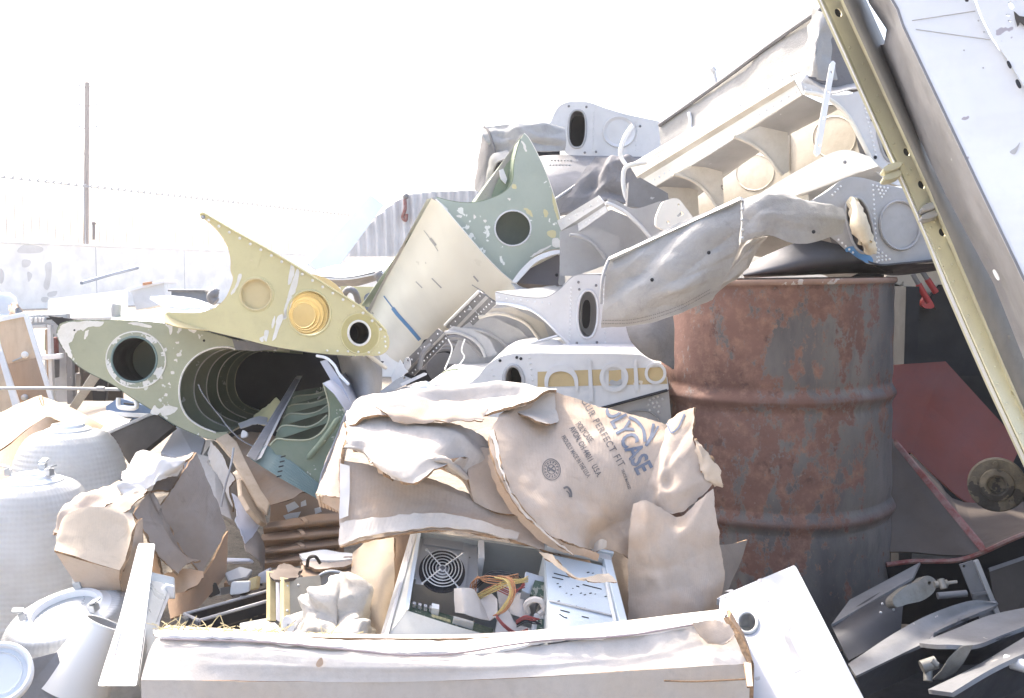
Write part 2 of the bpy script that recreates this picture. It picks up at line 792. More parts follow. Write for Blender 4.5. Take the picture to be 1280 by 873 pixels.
def drum_mat():
    m, t, b = nt('rusty_drum_paint')
    L = t.links
    co = N(t, 'ShaderNodeTexCoord')
    sx = N(t, 'ShaderNodeSeparateXYZ'); L.new(co.outputs['Object'], sx.inputs[0])
    rust = mixc(t, ramp(t, tex(t, 6, 6, 0.65), 0.35, 0.68), (0.195, 0.108, 0.086), (0.125, 0.068, 0.056))
    rust = mixc(t, ramp(t, tex(t, 26, 6, 0.75, off=3), 0.48, 0.7, 0, 0.75), rust, (0.30, 0.18, 0.13))
    rust = mixc(t, ramp(t, tex(t, 16, 5, 0.7, off=13), 0.58, 0.66, 0, 0.75), rust, (0.085, 0.05, 0.045))
    paint = mixc(t, ramp(t, tex(t, 7, 5, 0.6, off=5, stretch=(1, 1, 0.35)), 0.35, 0.65), (0.085, 0.08, 0.082), (0.175, 0.16, 0.152))
    paint = mixc(t, ramp(t, tex(t, 30, 6, 0.7, off=15, stretch=(1, 1, 0.3)), 0.52, 0.7, 0, 0.5), paint, (0.055, 0.056, 0.065))
    # paint survives in big islands, more to the right side and low down
    k = tex(t, 4.5, 8.0, 0.66, off=21.0, stretch=(1.3, 1.3, 0.8))
    k2 = tex(t, 22.0, 7.0, 0.72, off=2.0, stretch=(1, 1, 0.5))
    g = ramp(t, sx.outputs[0], -0.3, 0.3, -0.045, 0.06)
    gz = ramp(t, sx.outputs[2], 0.1, 0.6, 0.05, -0.02)
    k3 = tex(t, 70.0, 4.0, 0.7, off=12.0)
    kk = mth(t, 'ADD', mth(t, 'ADD', mth(t, 'ADD', mth(t, 'ADD', mth(t, 'MULTIPLY', k, 0.5), mth(t, 'MULTIPLY', k2, 0.65)), mth(t, 'MULTIPLY', k3, 0.22)), -0.19), mth(t, 'ADD', g, gz))
    msk = ramp(t, kk, 0.485, 0.51)
    c = mixc(t, msk, rust, paint)
    rim = mth(t, 'MULTIPLY', ramp(t, kk, 0.47, 0.49), mth(t, 'SUBTRACT', 1.0, ramp(t, kk, 0.497, 0.513)))
    c = mixc(t, mth(t, 'MULTIPLY', rim, 0.4), c, (0.2, 0.165, 0.15))
    # rusty hoops
    for z in (0.31, 0.60):
        dz = mth(t, 'ABSOLUTE', mth(t, 'SUBTRACT', sx.outputs[2], z), 0.0)
        hk = ramp(t, mth(t, 'ADD', dz, mth(t, 'MULTIPLY', k2, 0.03)), 0.02, 0.034, 0.6, 0.0)
        c = mixc(t, hk, c, (0.13, 0.07, 0.056))
    orange = ramp(t, tex(t, 9, 4, 0.6, off=31), 0.69, 0.72, 0, 0.8)
    c = mixc(t, orange, c, (0.27, 0.10, 0.05))
    fl = ramp(t, tex(t, 75, 3, 0.6, off=41), 0.71, 0.74, 0, 0.65)
    c = mixc(t, fl, c, (0.28, 0.21, 0.17))
    L.new(c, b.inputs['Base Color'])
    L.new(ramp(t, msk, 0, 1, 0.8, 0.5), b.inputs['Roughness'])
    b.inputs['Specular IOR Level'].default_value = 0.35
    hb = mth(t, 'ADD', mth(t, 'MULTIPLY', msk, 0.3), tex(t, 60, 6, 0.7, off=8))
    bp = N(t, 'ShaderNodeBump', i_Strength=0.45, i_Distance=0.004)
    L.new(hb, bp.inputs['Height']); L.new(bp.outputs[0], b.inputs['Normal'])
    return m


def canvas_mat(name, base, dirt):
    m, t, b = nt(name)
    L = t.links
    c = mixc(t, ramp(t, tex(t, 4, 6, 0.65, off=2), 0.35, 0.7), base, dirt)
    c = mixc(t, ramp(t, tex(t, 13, 6, 0.7, off=4, dist=1.0), 0.52, 0.75, 0, 0.5), c, tuple(x * 0.65 for x in dirt))
    c = mixc(t, ramp(t, tex(t, 150, 3, 0.7, off=5), 0.4, 0.8, 0, 0.3), c, tuple(x * 0.7 for x in base))
    L.new(c, b.inputs['Base Color'])
    b.inputs['Roughness'].default_value = 0.95
    b.inputs['Specular IOR Level'].default_value = 0.1
    hb = mth(t, 'ADD', tex(t, 20, 5, 0.6, off=1), mth(t, 'MULTIPLY', tex(t, 320, 2, 0.6, off=1), 0.4))
    bp = N(t, 'ShaderNodeBump', i_Strength=0.45, i_Distance=0.006)
    L.new(hb, bp.inputs['Height']); L.new(bp.outputs[0], b.inputs['Normal'])
    return m


def shade_glass():
    m, t, b = nt('ribbed_acrylic')
    L = t.links
    co = N(t, 'ShaderNodeTexCoord')
    sx = N(t, 'ShaderNodeSeparateXYZ'); L.new(co.outputs['Object'], sx.inputs[0])
    an = mth(t, 'ARCTAN2', sx.outputs[1], sx.outputs[0])
    fl = mth(t, 'SINE', mth(t, 'MULTIPLY', an, 72.0), 0.0)
    rg = mth(t, 'SINE', mth(t, 'MULTIPLY', sx.outputs[2], 2 * math.pi / 0.013), 0.0)
    h = mth(t, 'ADD', mth(t, 'MULTIPLY', fl, 0.45), rg)
    d = tex(t, 9, 5, 0.6)
    c = mixc(t, ramp(t, d, 0.4, 0.75, 0, 0.5), (0.86, 0.87, 0.88), (0.66, 0.63, 0.58))
    c = mixc(t, ramp(t, h, -1.5, 1.0, 0.16, 0.0), c, (0.62, 0.62, 0.62))  # grooves between ribs darkened in the colour, as refraction would
    L.new(c, b.inputs['Base Color'])
    b.inputs['Roughness'].default_value = 0.2
    b.inputs['Transmission Weight'].default_value = 0.2
    b.inputs['IOR'].default_value = 1.45
    bp = N(t, 'ShaderNodeBump', i_Strength=0.22, i_Distance=0.003)
    L.new(h, bp.inputs['Height']); L.new(bp.outputs[0], b.inputs['Normal'])
    tl = N(t, 'ShaderNodeBsdfTranslucent'); L.new(c, tl.inputs[0]); L.new(bp.outputs[0], tl.inputs['Normal'])
    mx = N(t, 'ShaderNodeMixShader'); mx.inputs[0].default_value = 0.5
    L.new(b.outputs[0], mx.inputs[1]); L.new(tl.outputs[0], mx.inputs[2])
    L.new(mx.outputs[0], t.nodes['Material Output'].inputs[0])
    return m


def ground_mat():
    m, t, b = nt('dirt')
    L = t.links
    c = mixc(t, ramp(t, tex(t, 0.8, 6, 0.6), 0.35, 0.65), (0.20, 0.165, 0.13), (0.30, 0.26, 0.21))
    c = mixc(t, ramp(t, tex(t, 22, 6, 0.75), 0.45, 0.75), c, (0.11, 0.095, 0.08))
    L.new(c, b.inputs['Base Color'])
    b.inputs['Roughness'].default_value = 0.95
    bp = N(t, 'ShaderNodeBump', i_Strength=0.7, i_Distance=0.02)
    L.new(tex(t, 35, 6, 0.7), bp.inputs['Height']); L.new(bp.outputs[0], b.inputs['Normal'])
    return m


M = {}
M['ground'] = ground_mat()
M['drum'] = drum_mat()
M['card'] = board('dusty_cardboard', (0.50, 0.405, 0.325), (0.46, 0.39, 0.335), (0.48, 0.325, 0.20), 60, damt=0.55)
M['card_in'] = board('inner_cardboard', (0.50, 0.36, 0.25), (0.45, 0.36, 0.29), (0.50, 0.31, 0.18), 60)
M['card_brown'] = board('brown_cardboard', (0.36, 0.24, 0.16), (0.33, 0.25, 0.19), (0.40, 0.25, 0.15), 40)
M['card_grey'] = board('weathered_and_shaded_cardboard', (0.27, 0.225, 0.19), (0.31, 0.275, 0.25), (0.23, 0.18, 0.14), 40)  # dark board; also carries the shade of turned-away and inner panels
M['card_pale'] = board('pale_and_sunlit_cardboard', (0.60, 0.49, 0.37), (0.56, 0.47, 0.38), (0.60, 0.44, 0.29), 50, damt=0.35)  # pale board; lit carton panels have the sunlight in this colour
M['card_white'] = board('white_faced_cardboard', (0.58, 0.55, 0.515), (0.48, 0.43, 0.385), (0.50, 0.39, 0.27), 40, damt=0.3)
M['card_edge'] = worn('torn_board_edge', (0.30, 0.195, 0.115), (0.10, 0.065, 0.04), 1.0, 60, bump=0.6, bsc=120, rough=0.95)
M['paper'] = worn('white_paper', (0.62, 0.605, 0.59), (0.46, 0.42, 0.38), 0.4, 5, rough=0.85, bump=0.2)
M['green'] = worn('olive_primer', (0.40, 0.41, 0.29), (0.27, 0.28, 0.20), 0.5, 5, (0.72, 0.72, 0.66), 28, 0.69, rough=0.45, bump=0.15)
M['green_dk'] = worn('dark_olive_primer_and_shade', (0.155, 0.185, 0.135), (0.08, 0.095, 0.07), 0.6, 6, (0.5, 0.5, 0.45), 30, 0.72, rough=0.45)
M['green_mid'] = worn('moss_green_primer', (0.19, 0.235, 0.16), (0.28, 0.29, 0.22), 0.5, 7, (0.5, 0.5, 0.42), 60, 0.72, rough=0.5)
M['green_grey'] = worn('grey_green_primer', (0.38, 0.425, 0.36), (0.29, 0.33, 0.28), 0.5, 5, (0.75, 0.76, 0.70), 24, 0.67, rough=0.45)
M['teal'] = worn('teal_primer', (0.155, 0.225, 0.215), (0.24, 0.28, 0.25), 0.5, 8, rough=0.5)
M['yellow'] = worn('yellow_primer', (0.64, 0.585, 0.33), (0.50, 0.44, 0.25), 0.5, 6, (0.68, 0.60, 0.36), 45, 0.70, rough=0.42, bump=0.12)
M['yellow_in'] = worn('tan_primer', (0.64, 0.54, 0.31), (0.48, 0.39, 0.21), 0.4, 6, rough=0.5)
M['chip'] = worn('scratched_white_paint', (0.80, 0.78, 0.72), (0.55, 0.52, 0.42), 0.4, 30, rough=0.6)
M['cream'] = worn('cream_skin', (0.80, 0.77, 0.685), (0.66, 0.61, 0.53), 0.3, 4, (0.3, 0.28, 0.25), 26, 0.78, rough=0.38, bump=0.1)
M['cream_in'] = worn('cream_interior', (0.64, 0.60, 0.525), (0.43, 0.385, 0.31), 0.7, 7, (0.3, 0.27, 0.22), 40, 0.75, rough=0.55, bump=0.2)
M['wing'] = worn('wing_white_paint', (0.66, 0.66, 0.66), (0.44, 0.43, 0.42), 0.5, 5, (0.25, 0.25, 0.25), 40, 0.78, rough=0.4, bump=0.1)
M['wing_grey'] = worn('wing_grey_paint', (0.40, 0.40, 0.405), (0.25, 0.245, 0.24), 0.6, 6, (0.6, 0.6, 0.6), 40, 0.76, rough=0.42, bump=0.15)
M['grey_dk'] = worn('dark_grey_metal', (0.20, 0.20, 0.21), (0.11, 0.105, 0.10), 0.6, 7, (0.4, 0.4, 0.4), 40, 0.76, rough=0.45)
M['alu'] = worn('aluminium_strip', (0.56, 0.565, 0.565), (0.35, 0.34, 0.32), 0.5, 9, rough=0.38, metal=0.35, bump=0.1)
M['white'] = worn('white_enamel', (0.80, 0.81, 0.82), (0.55, 0.54, 0.54), 0.35, 4, (0.42, 0.42, 0.43), 22, 0.76, rough=0.35, bump=0.06)
M['skinwhite'] = worn('white_wing_skin', (0.66, 0.685, 0.71), (0.50, 0.50, 0.52), 0.35, 4, (0.35, 0.33, 0.36), 20, 0.775, rough=0.35, bump=0.08, stretch=(1, 1, 3))
M['blue_stain'] = flat('blue_paint', (0.10, 0.25, 0.48))
M['canvas'] = canvas_mat('grey_canvas', (0.42, 0.41, 0.395), (0.31, 0.305, 0.295))
M['canvas_dk'] = canvas_mat('dark_grey_canvas', (0.235, 0.23, 0.235), (0.165, 0.16, 0.165))
M['beamweb'] = worn('yellow_green_chromate', (0.72, 0.69, 0.50), (0.58, 0.54, 0.41), 0.6, 8, (0.25, 0.2, 0.12), 35, 0.72, rough=0.4, streak=0.3)
M['beamgrey'] = worn('beam_grey', (0.20, 0.195, 0.178), (0.13, 0.123, 0.11), 0.7, 5, rough=0.55, bump=0.2, stretch=(4,4,1), spec=.3)
M['beamlip'] = worn('pale_beam_lip', (0.62, 0.60, 0.43), (0.40, 0.37, 0.28), 0.4, 12, rough=0.4)
M['red'] = worn('dull_red_paint', (0.17, 0.04, 0.026), (0.10, 0.04, 0.036), 0.6, 4, (0.33, 0.22, 0.19), 40, 0.76, rough=0.55)
M['redlip'] = worn('scuffed_red_edge', (0.22, 0.06, 0.05), (0.32, 0.27, 0.25), 0.8, 25, rough=0.6)
M['brownsheet'] = worn('dusty_brown_steel', (0.12, 0.095, 0.08), (0.08, 0.065, 0.055), 0.6, 6, rough=0.8)
M['black'] = worn('black_paint_and_shade', (0.012, 0.013, 0.017), (0.03, 0.03, 0.033), 0.5, 5, rough=0.7)  # also gives hole ends and hollow interiors their deep shade
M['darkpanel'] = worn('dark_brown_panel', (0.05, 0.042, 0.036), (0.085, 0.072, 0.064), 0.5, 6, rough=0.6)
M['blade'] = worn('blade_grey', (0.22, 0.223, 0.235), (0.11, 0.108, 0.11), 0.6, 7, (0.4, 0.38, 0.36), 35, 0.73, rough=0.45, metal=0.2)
M['blade_dk'] = worn('blade_underside_shade', (0.065, 0.066, 0.075), (0.04, 0.04, 0.042), 0.5, 7, rough=0.45, metal=0.2)  # darker copy of the blade grey, shade of undersides put into colour
M['cast'] = worn('cast_aluminium', (0.22, 0.215, 0.20), (0.10, 0.09, 0.07), 0.7, 20, rough=0.5, metal=0.4, bump=0.3)
M['rustiron'] = worn('rusty_iron', (0.05, 0.042, 0.033), (0.13, 0.11, 0.075), 0.8, 22, (0.02, 0.018, 0.016), 30, 0.52, rough=0.75, bump=0.8, bsc=60)
M['steel'] = worn('galvanised_steel', (0.45, 0.47, 0.49), (0.33, 0.34, 0.36), 0.5, 10, rough=0.35, metal=0.5)
M['pcgrey'] = worn('case_inside_grey', (0.36, 0.385, 0.395), (0.27, 0.27, 0.26), 0.5, 6, rough=0.5)
M['pcblue'] = worn('drive_cage_steel', (0.52, 0.585, 0.64), (0.43, 0.46, 0.49), 0.4, 6, rough=0.4, metal=0.2)
M['beige'] = worn('beige_plastic', (0.66, 0.63, 0.55), (0.42, 0.38, 0.31), 0.55, 6, rough=0.55)
M['pcb'] = worn('circuit_board', (0.03, 0.065, 0.042), (0.10, 0.11, 0.08), 0.8, 90, (0.25, 0.25, 0.2), 140, 0.62, rough=0.45)
M['dark'] = flat('dark_slot', (0.02, 0.02, 0.023), 0.6)
M['ribbon'] = worn('ribbon_cable', (0.47, 0.44, 0.415), (0.37, 0.34, 0.32), 0.5, 10, rough=0.6)
M['plastic_w'] = flat('white_plastic', (0.74, 0.73, 0.70), 0.45)
M['ink'] = worn('blue_print_ink', (0.115, 0.145, 0.205), (0.25, 0.24, 0.25), 0.6, 30, rough=0.85, bump=0)
M['ink_dk'] = worn('grey_print_ink', (0.125, 0.12, 0.125), (0.25, 0.22, 0.2), 0.6, 40, rough=0.85, bump=0)
M['wood_pale'] = worn('pale_wood', (0.62, 0.485, 0.35), (0.46, 0.33, 0.21), 0.6, 6, rough=0.65, stretch=(6, 6, 0.8), bump=0.2)
M['wood_mid'] = worn('mid_wood', (0.36, 0.265, 0.19), (0.27, 0.19, 0.13), 0.6, 6, rough=0.6, stretch=(6, 6, 0.6), bump=0.2)
M['wood_grey'] = worn('grey_plank', (0.40, 0.375, 0.33), (0.22, 0.19, 0.16), 0.7, 9, rough=0.8, bump=0.4)
M['cloth'] = canvas_mat('dirty_white_cloth', (0.50, 0.475, 0.44), (0.40, 0.36, 0.305))
M['olivegrey'] = worn('olive_grey_enamel', (0.33, 0.32, 0.28), (0.24, 0.225, 0.19), 0.5, 7, (0.12, 0.11, 0.09), 40, 0.74, rough=0.5)
M['wall'] = worn('whitewashed_concrete', (0.86, 0.84, 0.80), (0.66, 0.63, 0.60), 0.3, 0.7, rough=0.9, bump=0.3, bsc=8)
M['corr'] = worn('corrugated_iron', (0.60, 0.61, 0.63), (0.40, 0.39, 0.38), 0.5, 1.5, rough=0.5, streak=0.5)
M['pole'] = worn('weathered_pole', (0.07, 0.05, 0.06), (0.12, 0.095, 0.10), 0.5, 3, rough=0.85)
M['wire'] = flat('galvanised_wire', (0.22, 0.24, 0.28), 0.5, 0.0)
M['pale_blue'] = worn('pale_blue_panel', (0.80, 0.83, 0.86), (0.72, 0.75, 0.78), 0.4, 3, rough=0.5)
M['bluecase'] = worn('blue_plastic', (0.13, 0.20, 0.33), (0.2, 0.25, 0.33), 0.5, 8, rough=0.5)
M['navy'] = worn('slate_blue_board', (0.17, 0.20, 0.25), (0.26, 0.27, 0.28), 0.6, 7, rough=0.6)
M['orange'] = flat('orange_plastic', (0.50, 0.23, 0.11))
M['lav'] = worn('pale_lavender_carton', (0.50, 0.52, 0.60), (0.42, 0.42, 0.46), 0.5, 5, rough=0.75)
M['straw'] = worn('dry_straw', (0.55, 0.46, 0.26), (0.38, 0.30, 0.15), 0.5, 20, rough=0.8)
M['glass'] = shade_glass()
M['wire_y'] = flat('yellow_wire', (0.45, 0.34, 0.13), 0.5)
M['wire_r'] = flat('red_wire', (0.26, 0.06, 0.055), 0.5)
M['wire_o'] = flat('orange_wire', (0.36, 0.17, 0.08), 0.5)
M['wire_k'] = flat('black_wire', (0.03, 0.03, 0.035), 0.45)
M['redtool'] = flat('red_handle', (0.40, 0.045, 0.045), 0.4)
M['foam'] = worn('yellowed_foam', (0.68, 0.60, 0.45), (0.5, 0.4, 0.26), 0.5, 30, rough=0.95, bump=0.6)
M['tan_tape'] = worn('tan_primer_band', (0.52, 0.40, 0.21), (0.42, 0.31, 0.17), 0.5, 14, (0.66, 0.6, 0.5), 30, 0.66, rough=0.6)
M['stain'] = worn('old_wall_stain', (0.56, 0.545, 0.53), (0.66, 0.64, 0.62), 0.6, 2, rough=.9)
M['canvas_lt'] = canvas_mat('pale_canvas', (0.42, 0.40, 0.375), (0.33, 0.315, 0.29))
M['enamel'] = worn('chipped_white_enamel', (0.42, 0.43, 0.46), (0.34, 0.335, 0.335), 0.45, 4, (0.33, 0.33, 0.34), 20, 0.75, rough=0.4, bump=0.1)
# ------------------------------------------------------------------ light
SUN_AZ, SUN_EL = -38.0, 50.0        # azimuth from +Y (away from the viewer), negative = left
w = bpy.data.worlds.new('World'); scene.world = w; w.use_nodes = True
wt = w.node_tree
bg = wt.nodes['Background']
sky = wt.nodes.new('ShaderNodeTexSky')
sky.sky_type = 'NISHITA'; sky.sun_disc = False
sky.sun_elevation = R(SUN_EL); sky.sun_rotation = R(SUN_AZ)
sky.air_density = 1.0; sky.dust_density = 6.0; sky.ozone_density = 1.0
wt.links.new(sky.outputs[0], bg.inputs[0])
bg.inputs[1].default_value = 0.15
sd = bpy.data.lights.new('sun', 'SUN'); sd.energy = 2.2; sd.angle = R(2.5); sd.color = (1.0, 0.92, 0.81)
so = bpy.data.objects.new('sun', sd); col.objects.link(so)
tosun = Vector((math.sin(R(SUN_AZ)) * math.cos(R(SUN_EL)), math.cos(R(SUN_AZ)) * math.cos(R(SUN_EL)), math.sin(R(SUN_EL))))
so.rotation_euler = tosun.to_track_quat('Z', 'Y').to_euler()
so.location = (0, 0, 8)
vs = scene.view_settings
vs.view_transform = 'Standard'; vs.look = 'None'; vs.exposure = 2.05; vs.gamma = 1.0; vs.use_curve_mapping = False
scene.cycles.max_bounces = 8
scene.cycles.diffuse_bounces = 4

# ------------------------------------------------------------------ haze
hz = obox('haze', (-90, -20, -1.0), (180, 0, 0), (0, 120, 0), (0, 0, 15.0), flat('haze_air', (1, 1, 1)))
tag(hz, 'thin pale haze filling the air of the yard', 'haze', kind='stuff')
hm = bpy.data.materials.new('air'); hm.use_nodes = True
hn = hm.node_tree
hn.nodes.remove(hn.nodes['Principled BSDF'])
pv = hn.nodes.new('ShaderNodeVolumePrincipled')
pv.inputs['Color'].default_value = (0.97, 0.98, 1, 1)
pv.inputs['Density'].default_value = 0.0032
pv.inputs['Anisotropy'].default_value = 0.3
hn.links.new(pv.outputs[0], hn.nodes['Material Output'].inputs['Volume'])
hz.data.materials.clear(); hz.data.materials.append(hm)

# ------------------------------------------------------------------ ground
def hgt(x, y):
    d = math.hypot(x, y - 3)
    return 0.0 if d > 9 else 0.012 * fbm(Vector((x * 2.2, y * 2.2, 0))) * (1 - d / 9)
xs = [-400, -120, -40, -15, -9] + [-6 + 0.2 * i for i in range(61)] + [9, 15, 40, 120, 400]
ys = [-100, -30, -8, -3] + [-1 + 0.2 * i for i in range(46)] + [10, 14, 20, 40, 90, 200, 500]
V = [Vector((x, y, hgt(x, y))) for y in ys for x in xs]
F = []
nx = len(xs)
for j in range(len(ys) - 1):
    for i in range(nx - 1):
        F.append((j * nx + i, j * nx + i + 1, (j + 1) * nx + i + 1, (j + 1) * nx + i))
tag(obj('ground', V, F, M['ground'], smooth=True), kind='structure')

# ------------------------------------------------------------------ yard wall, fence, pole
wl = thing('yard_wall', 'long whitewashed concrete yard wall with grey stains far behind the scrap, below the barbed wire', 'wall')
A, B = Vector((-19.5, 20.0, 0)), Vector((3.0, 72.0, 0))
dirw = (B - A).normalized(); nw = Vector((dirw.y, -dirw.x, 0))
if nw.dot(CAM - A) < 0: nw = -nw
obox('wall_body', A, B - A, -nw * 0.22, (0, 0, 2.0), M['wall'], wl, 0.01)
obox('coping', A + Vector((0, 0, 2.003)) + nw * 0.03, B - A, -nw * 0.28, (0, 0, 0.07), M['wall'], wl, 0.01)
k = 0
st = []
while True:
    a = A + dirw * (1.5 + 4.2 * k) + nw * 0.004
    if (a - A).length > (B - A).length: break
    st.append(a); k += 1
V, F = [], []
for a in st:
    n0 = len(V)
    V += [a, a + dirw * 0.03, a + dirw * 0.03 + Vector((0, 0, 1.98)), a + Vector((0, 0, 1.98))]
    F.append((n0, n0 + 1, n0 + 2, n0 + 3))
obj('expansion_joint', V, F, M['wing_grey'], wl)
# old stains with a shape of their own
def wallpt(px, py):
    d = ray(px, py)
    t = (A - CAM).dot(nw) / d.dot(nw)
    return CAM + d * t + nw * 0.006
for q in ([(30, 306), (52, 309), (50, 316), (22, 316)], [(28, 325), (38, 326), (36, 333), (28, 334)],
          [(56, 331), (64, 328), (64, 345), (60, 362), (54, 358), (57, 345)], [(34, 340), (40, 343), (38, 350), (35, 352)],
          [(60, 366), (71, 364), (69, 370), (60, 371)], [(52, 372), (60, 372), (58, 378), (52, 377)], [(0, 336), (5, 342), (4, 352), (0, 354)]):
    s = sp(q, 4, True)
    W = [wallpt(*c) for c in s]
    obj('stain', W, [tuple(range(len(W)))], M['stain'], wl)

fence = thing('picket_fence', 'thin pale steel picket fence with a barbed strand along the top of the yard wall', 'fence')
rl = []
pick = []
for i in range(0, 100):
    a = A + dirw * (0.3 + 0.30 * i) - nw * 0.1
    if (a - A).length > 34: break
    pick.append(([a + Vector((0, 0, 2.07)), a + Vector((0, 0, 4.15))], 0.017, False))
tubes('picket', pick, M['wire'], fence, 5)['kind'] = 'stuff'
a0 = A - nw * 0.1 + Vector((0, 0, 3.97)); b0 = a0 + dirw * 52
tubes('barbed_strand', [([a0, b0], 0.022, False), ([a0 + Vector((0, 0, .05)), b0 + Vector((0, 0, .05))], 0.010, False)], M['wire'], fence, 5)
bb = []
for i in range(170):
    c = a0 + dirw * (0.3 * i)
    bb.append(([c + Vector((0, 0, -0.09)), c + Vector((0.0, 0, 0.15))], 0.014, False))
    bb.append(([c - dirw * 0.08, c + dirw * 0.08 + Vector((0, 0, .08))], 0.02, False))
tubes('barb', bb, M['wire'], fence, 4)['kind'] = 'stuff'

up = thing('utility_pole', 'tall dark wooden utility pole rising behind the yard wall', 'utility pole')
pb, ptop = P(107.5, 300, 45), P(109, 103, 45)
tubes('pole', [([Vector((pb.x, 45, 0)), pb, ptop], [0.135, 0.125, 0.105], False)], M['pole'], up, 12)
for y in (108, 132, 160):
    c = P(108, y, 45)
    obox('crossarm', c + Vector((-0.62, 0.125, -0.045)), (1.24, 0, 0.03), (0, 0.09, 0), (0, 0, 0.07), M['wall'], up)  # pale colour stands in for glare washing out the arms
    for sx_ in (-0.5, -0.38, 0.38, 0.5):
        q = c + Vector((sx_, 0.17, 0.03))
        tubes('insulator', [([q, q + Vector((0, 0, 0.06)), q + Vector((0, 0, 0.10))], [0.045, 0.05, 0.03], False)], M['wire'], up, 8)
c = P(107, 195, 45)
tubes('bracket', [([c + Vector((-0.35, -0.1, 0.4)), c, c + Vector((0.33, -0.1, -0.15))], 0.03, False)], M['pole'], up, 6)
sp_ = thing('fence_post', 'short dark post standing on the wall just right of the utility pole', 'post')
pp = [P(117, 300, 32), P(117.5, 290, 32), P(117.5, 281, 32)]
tubes('post', [(pp, 0.045, False)], M['pole'], sp_, 8)
tubes('cap', [([pp[2], pp[2] + Vector((0, 0, .06)), pp[2] + Vector((0, 0, .1))], [0.075, 0.075, .02], False)], M['pole'], sp_, 8)

# corrugated sheet and panels at mid distance
pl = Plane(540, 290, 9.0, -8, 0)
outl = [(430, 321), (440, 306), (456, 287), (472, 270), (489, 256), (508, 244), (540, 240), (600, 238), (640, 240), (640, 321)]
cs = thing('corrugated_sheet', 'pale corrugated iron sheet with a cut curved corner behind the cream wing', 'metal sheet')
def corr_panel(outl, pl, name, mat, parent, pitch=0.085, amp=0.018):
    W = [pl.uv(pl.at(*q)) for q in outl]
    x0, x1 = min(w.x for w in W), max(w.x for w in W)
    nseg = int((x1 - x0) / pitch * 8)
    def span(x):
        ys_ = []
        for i in range(len(W)):
            a, b = W[i], W[(i + 1) % len(W)]
            if (a.x - x) * (b.x - x) <= 0 and abs(a.x - b.x) > 1e-9:
                t = (x - a.x) / (b.x - a.x); ys_.append(a.y + (b.y - a.y) * t)
        return (min(ys_), max(ys_)) if len(ys_) > 1 else (0, 0)
    r0, r1 = [], []
    for i in range(nseg + 1):
        x = x0 + 1e-4 + (x1 - x0 - 2e-4) * i / nseg
        lo, hi = span(x)
        h = amp * math.cos(2 * math.pi * x / pitch)
        r0.append(pl.xyz(x, lo, h)); r1.append(pl.xyz(x, hi, h))
    V, F, uv = grid([r0, r1])
    F = orient(V, F)
    o = obj(name, V, F, mat, parent, smooth=True)
    solid(o, 0.002)
    return o
corr_panel(outl, pl, 'ribbed_panel', M['corr'], cs)
obox('footing', pl.at(425, 321) - pl.n * .06, pl.at(642, 321) - pl.at(425, 321), -pl.n * .12, (0, 0, -(pl.at(430, 321).z)), M['wall'], cs)
tubes('rusty_hook', [(spline([pl.at(507, 250) + pl.n * .03, pl.at(508, 262) + pl.n * .05, pl.at(505, 272) + pl.n * .05, pl.at(509, 276) + pl.n * .05, pl.at(510, 268) + pl.n * .05], 5), 0.016, False)], M['redlip'], cs)
rivets('cap_bolt', [pl.at(508, 246) + pl.n * .02], pl.n, 0.03, M['grey_dk'], cs)

pb2 = thing('fuselage_panel', 'pale blue-white flat panel leaning beyond the yellow section', 'panel')
quadbox('panel_face', [(385, 330, 8.0), (412, 349, 8.0), (480, 256, 8.6), (463, 243, 8.6)], 0.02, M['pale_blue'], pb2, 0.004)
wp = thing('wing_skin', 'pale wing skin with a dark curved underside, behind the yellow section', 'wing panel')
sheet('upper_skin', [[(395, 338, 6.4), (430, 330, 6.5), (500, 322, 6.6)], [(400, 347, 6.1), (435, 348, 6.1), (478, 340, 6.1)]], M['pale_blue'], wp, 14, 5, 0.01)
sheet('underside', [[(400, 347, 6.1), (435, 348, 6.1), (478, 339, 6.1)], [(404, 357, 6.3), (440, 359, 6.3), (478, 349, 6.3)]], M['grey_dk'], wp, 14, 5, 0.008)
rivets('hinge_bolt', [P(473, 345, 6.0), P(476, 350, 6.0)], Vector((0, -1, 0)), 0.03, M['grey_dk'], wp)
yb = thing('yellow_sheet', 'small yellow-green wing panel with a dark hole showing above the yellow section', 'panel')
pl = Plane(450, 368, 5.6, 5, 0)
plate('panel_plate', [(425, 358), (478, 359), (470, 385), (462, 400), (440, 400), (432, 380)], pl, 0.03, M['yellow'], yb, [slot(440, 372, 6, 8)], bevel=0.003)
tubes('hose', [(wpath([(430, 368, 5.5), (436, 362, 5.45), (444, 366, 5.45), (448, 378, 5.5)]), 0.018, False)], M['grey_dk'], yb)
plate('blue_fairing', sp([(455, 372), (462, 366), (470, 368), (468, 384), (458, 388)], 4, True), pl.shift(pl.n * .03), 0.02, M['navy'], yb)

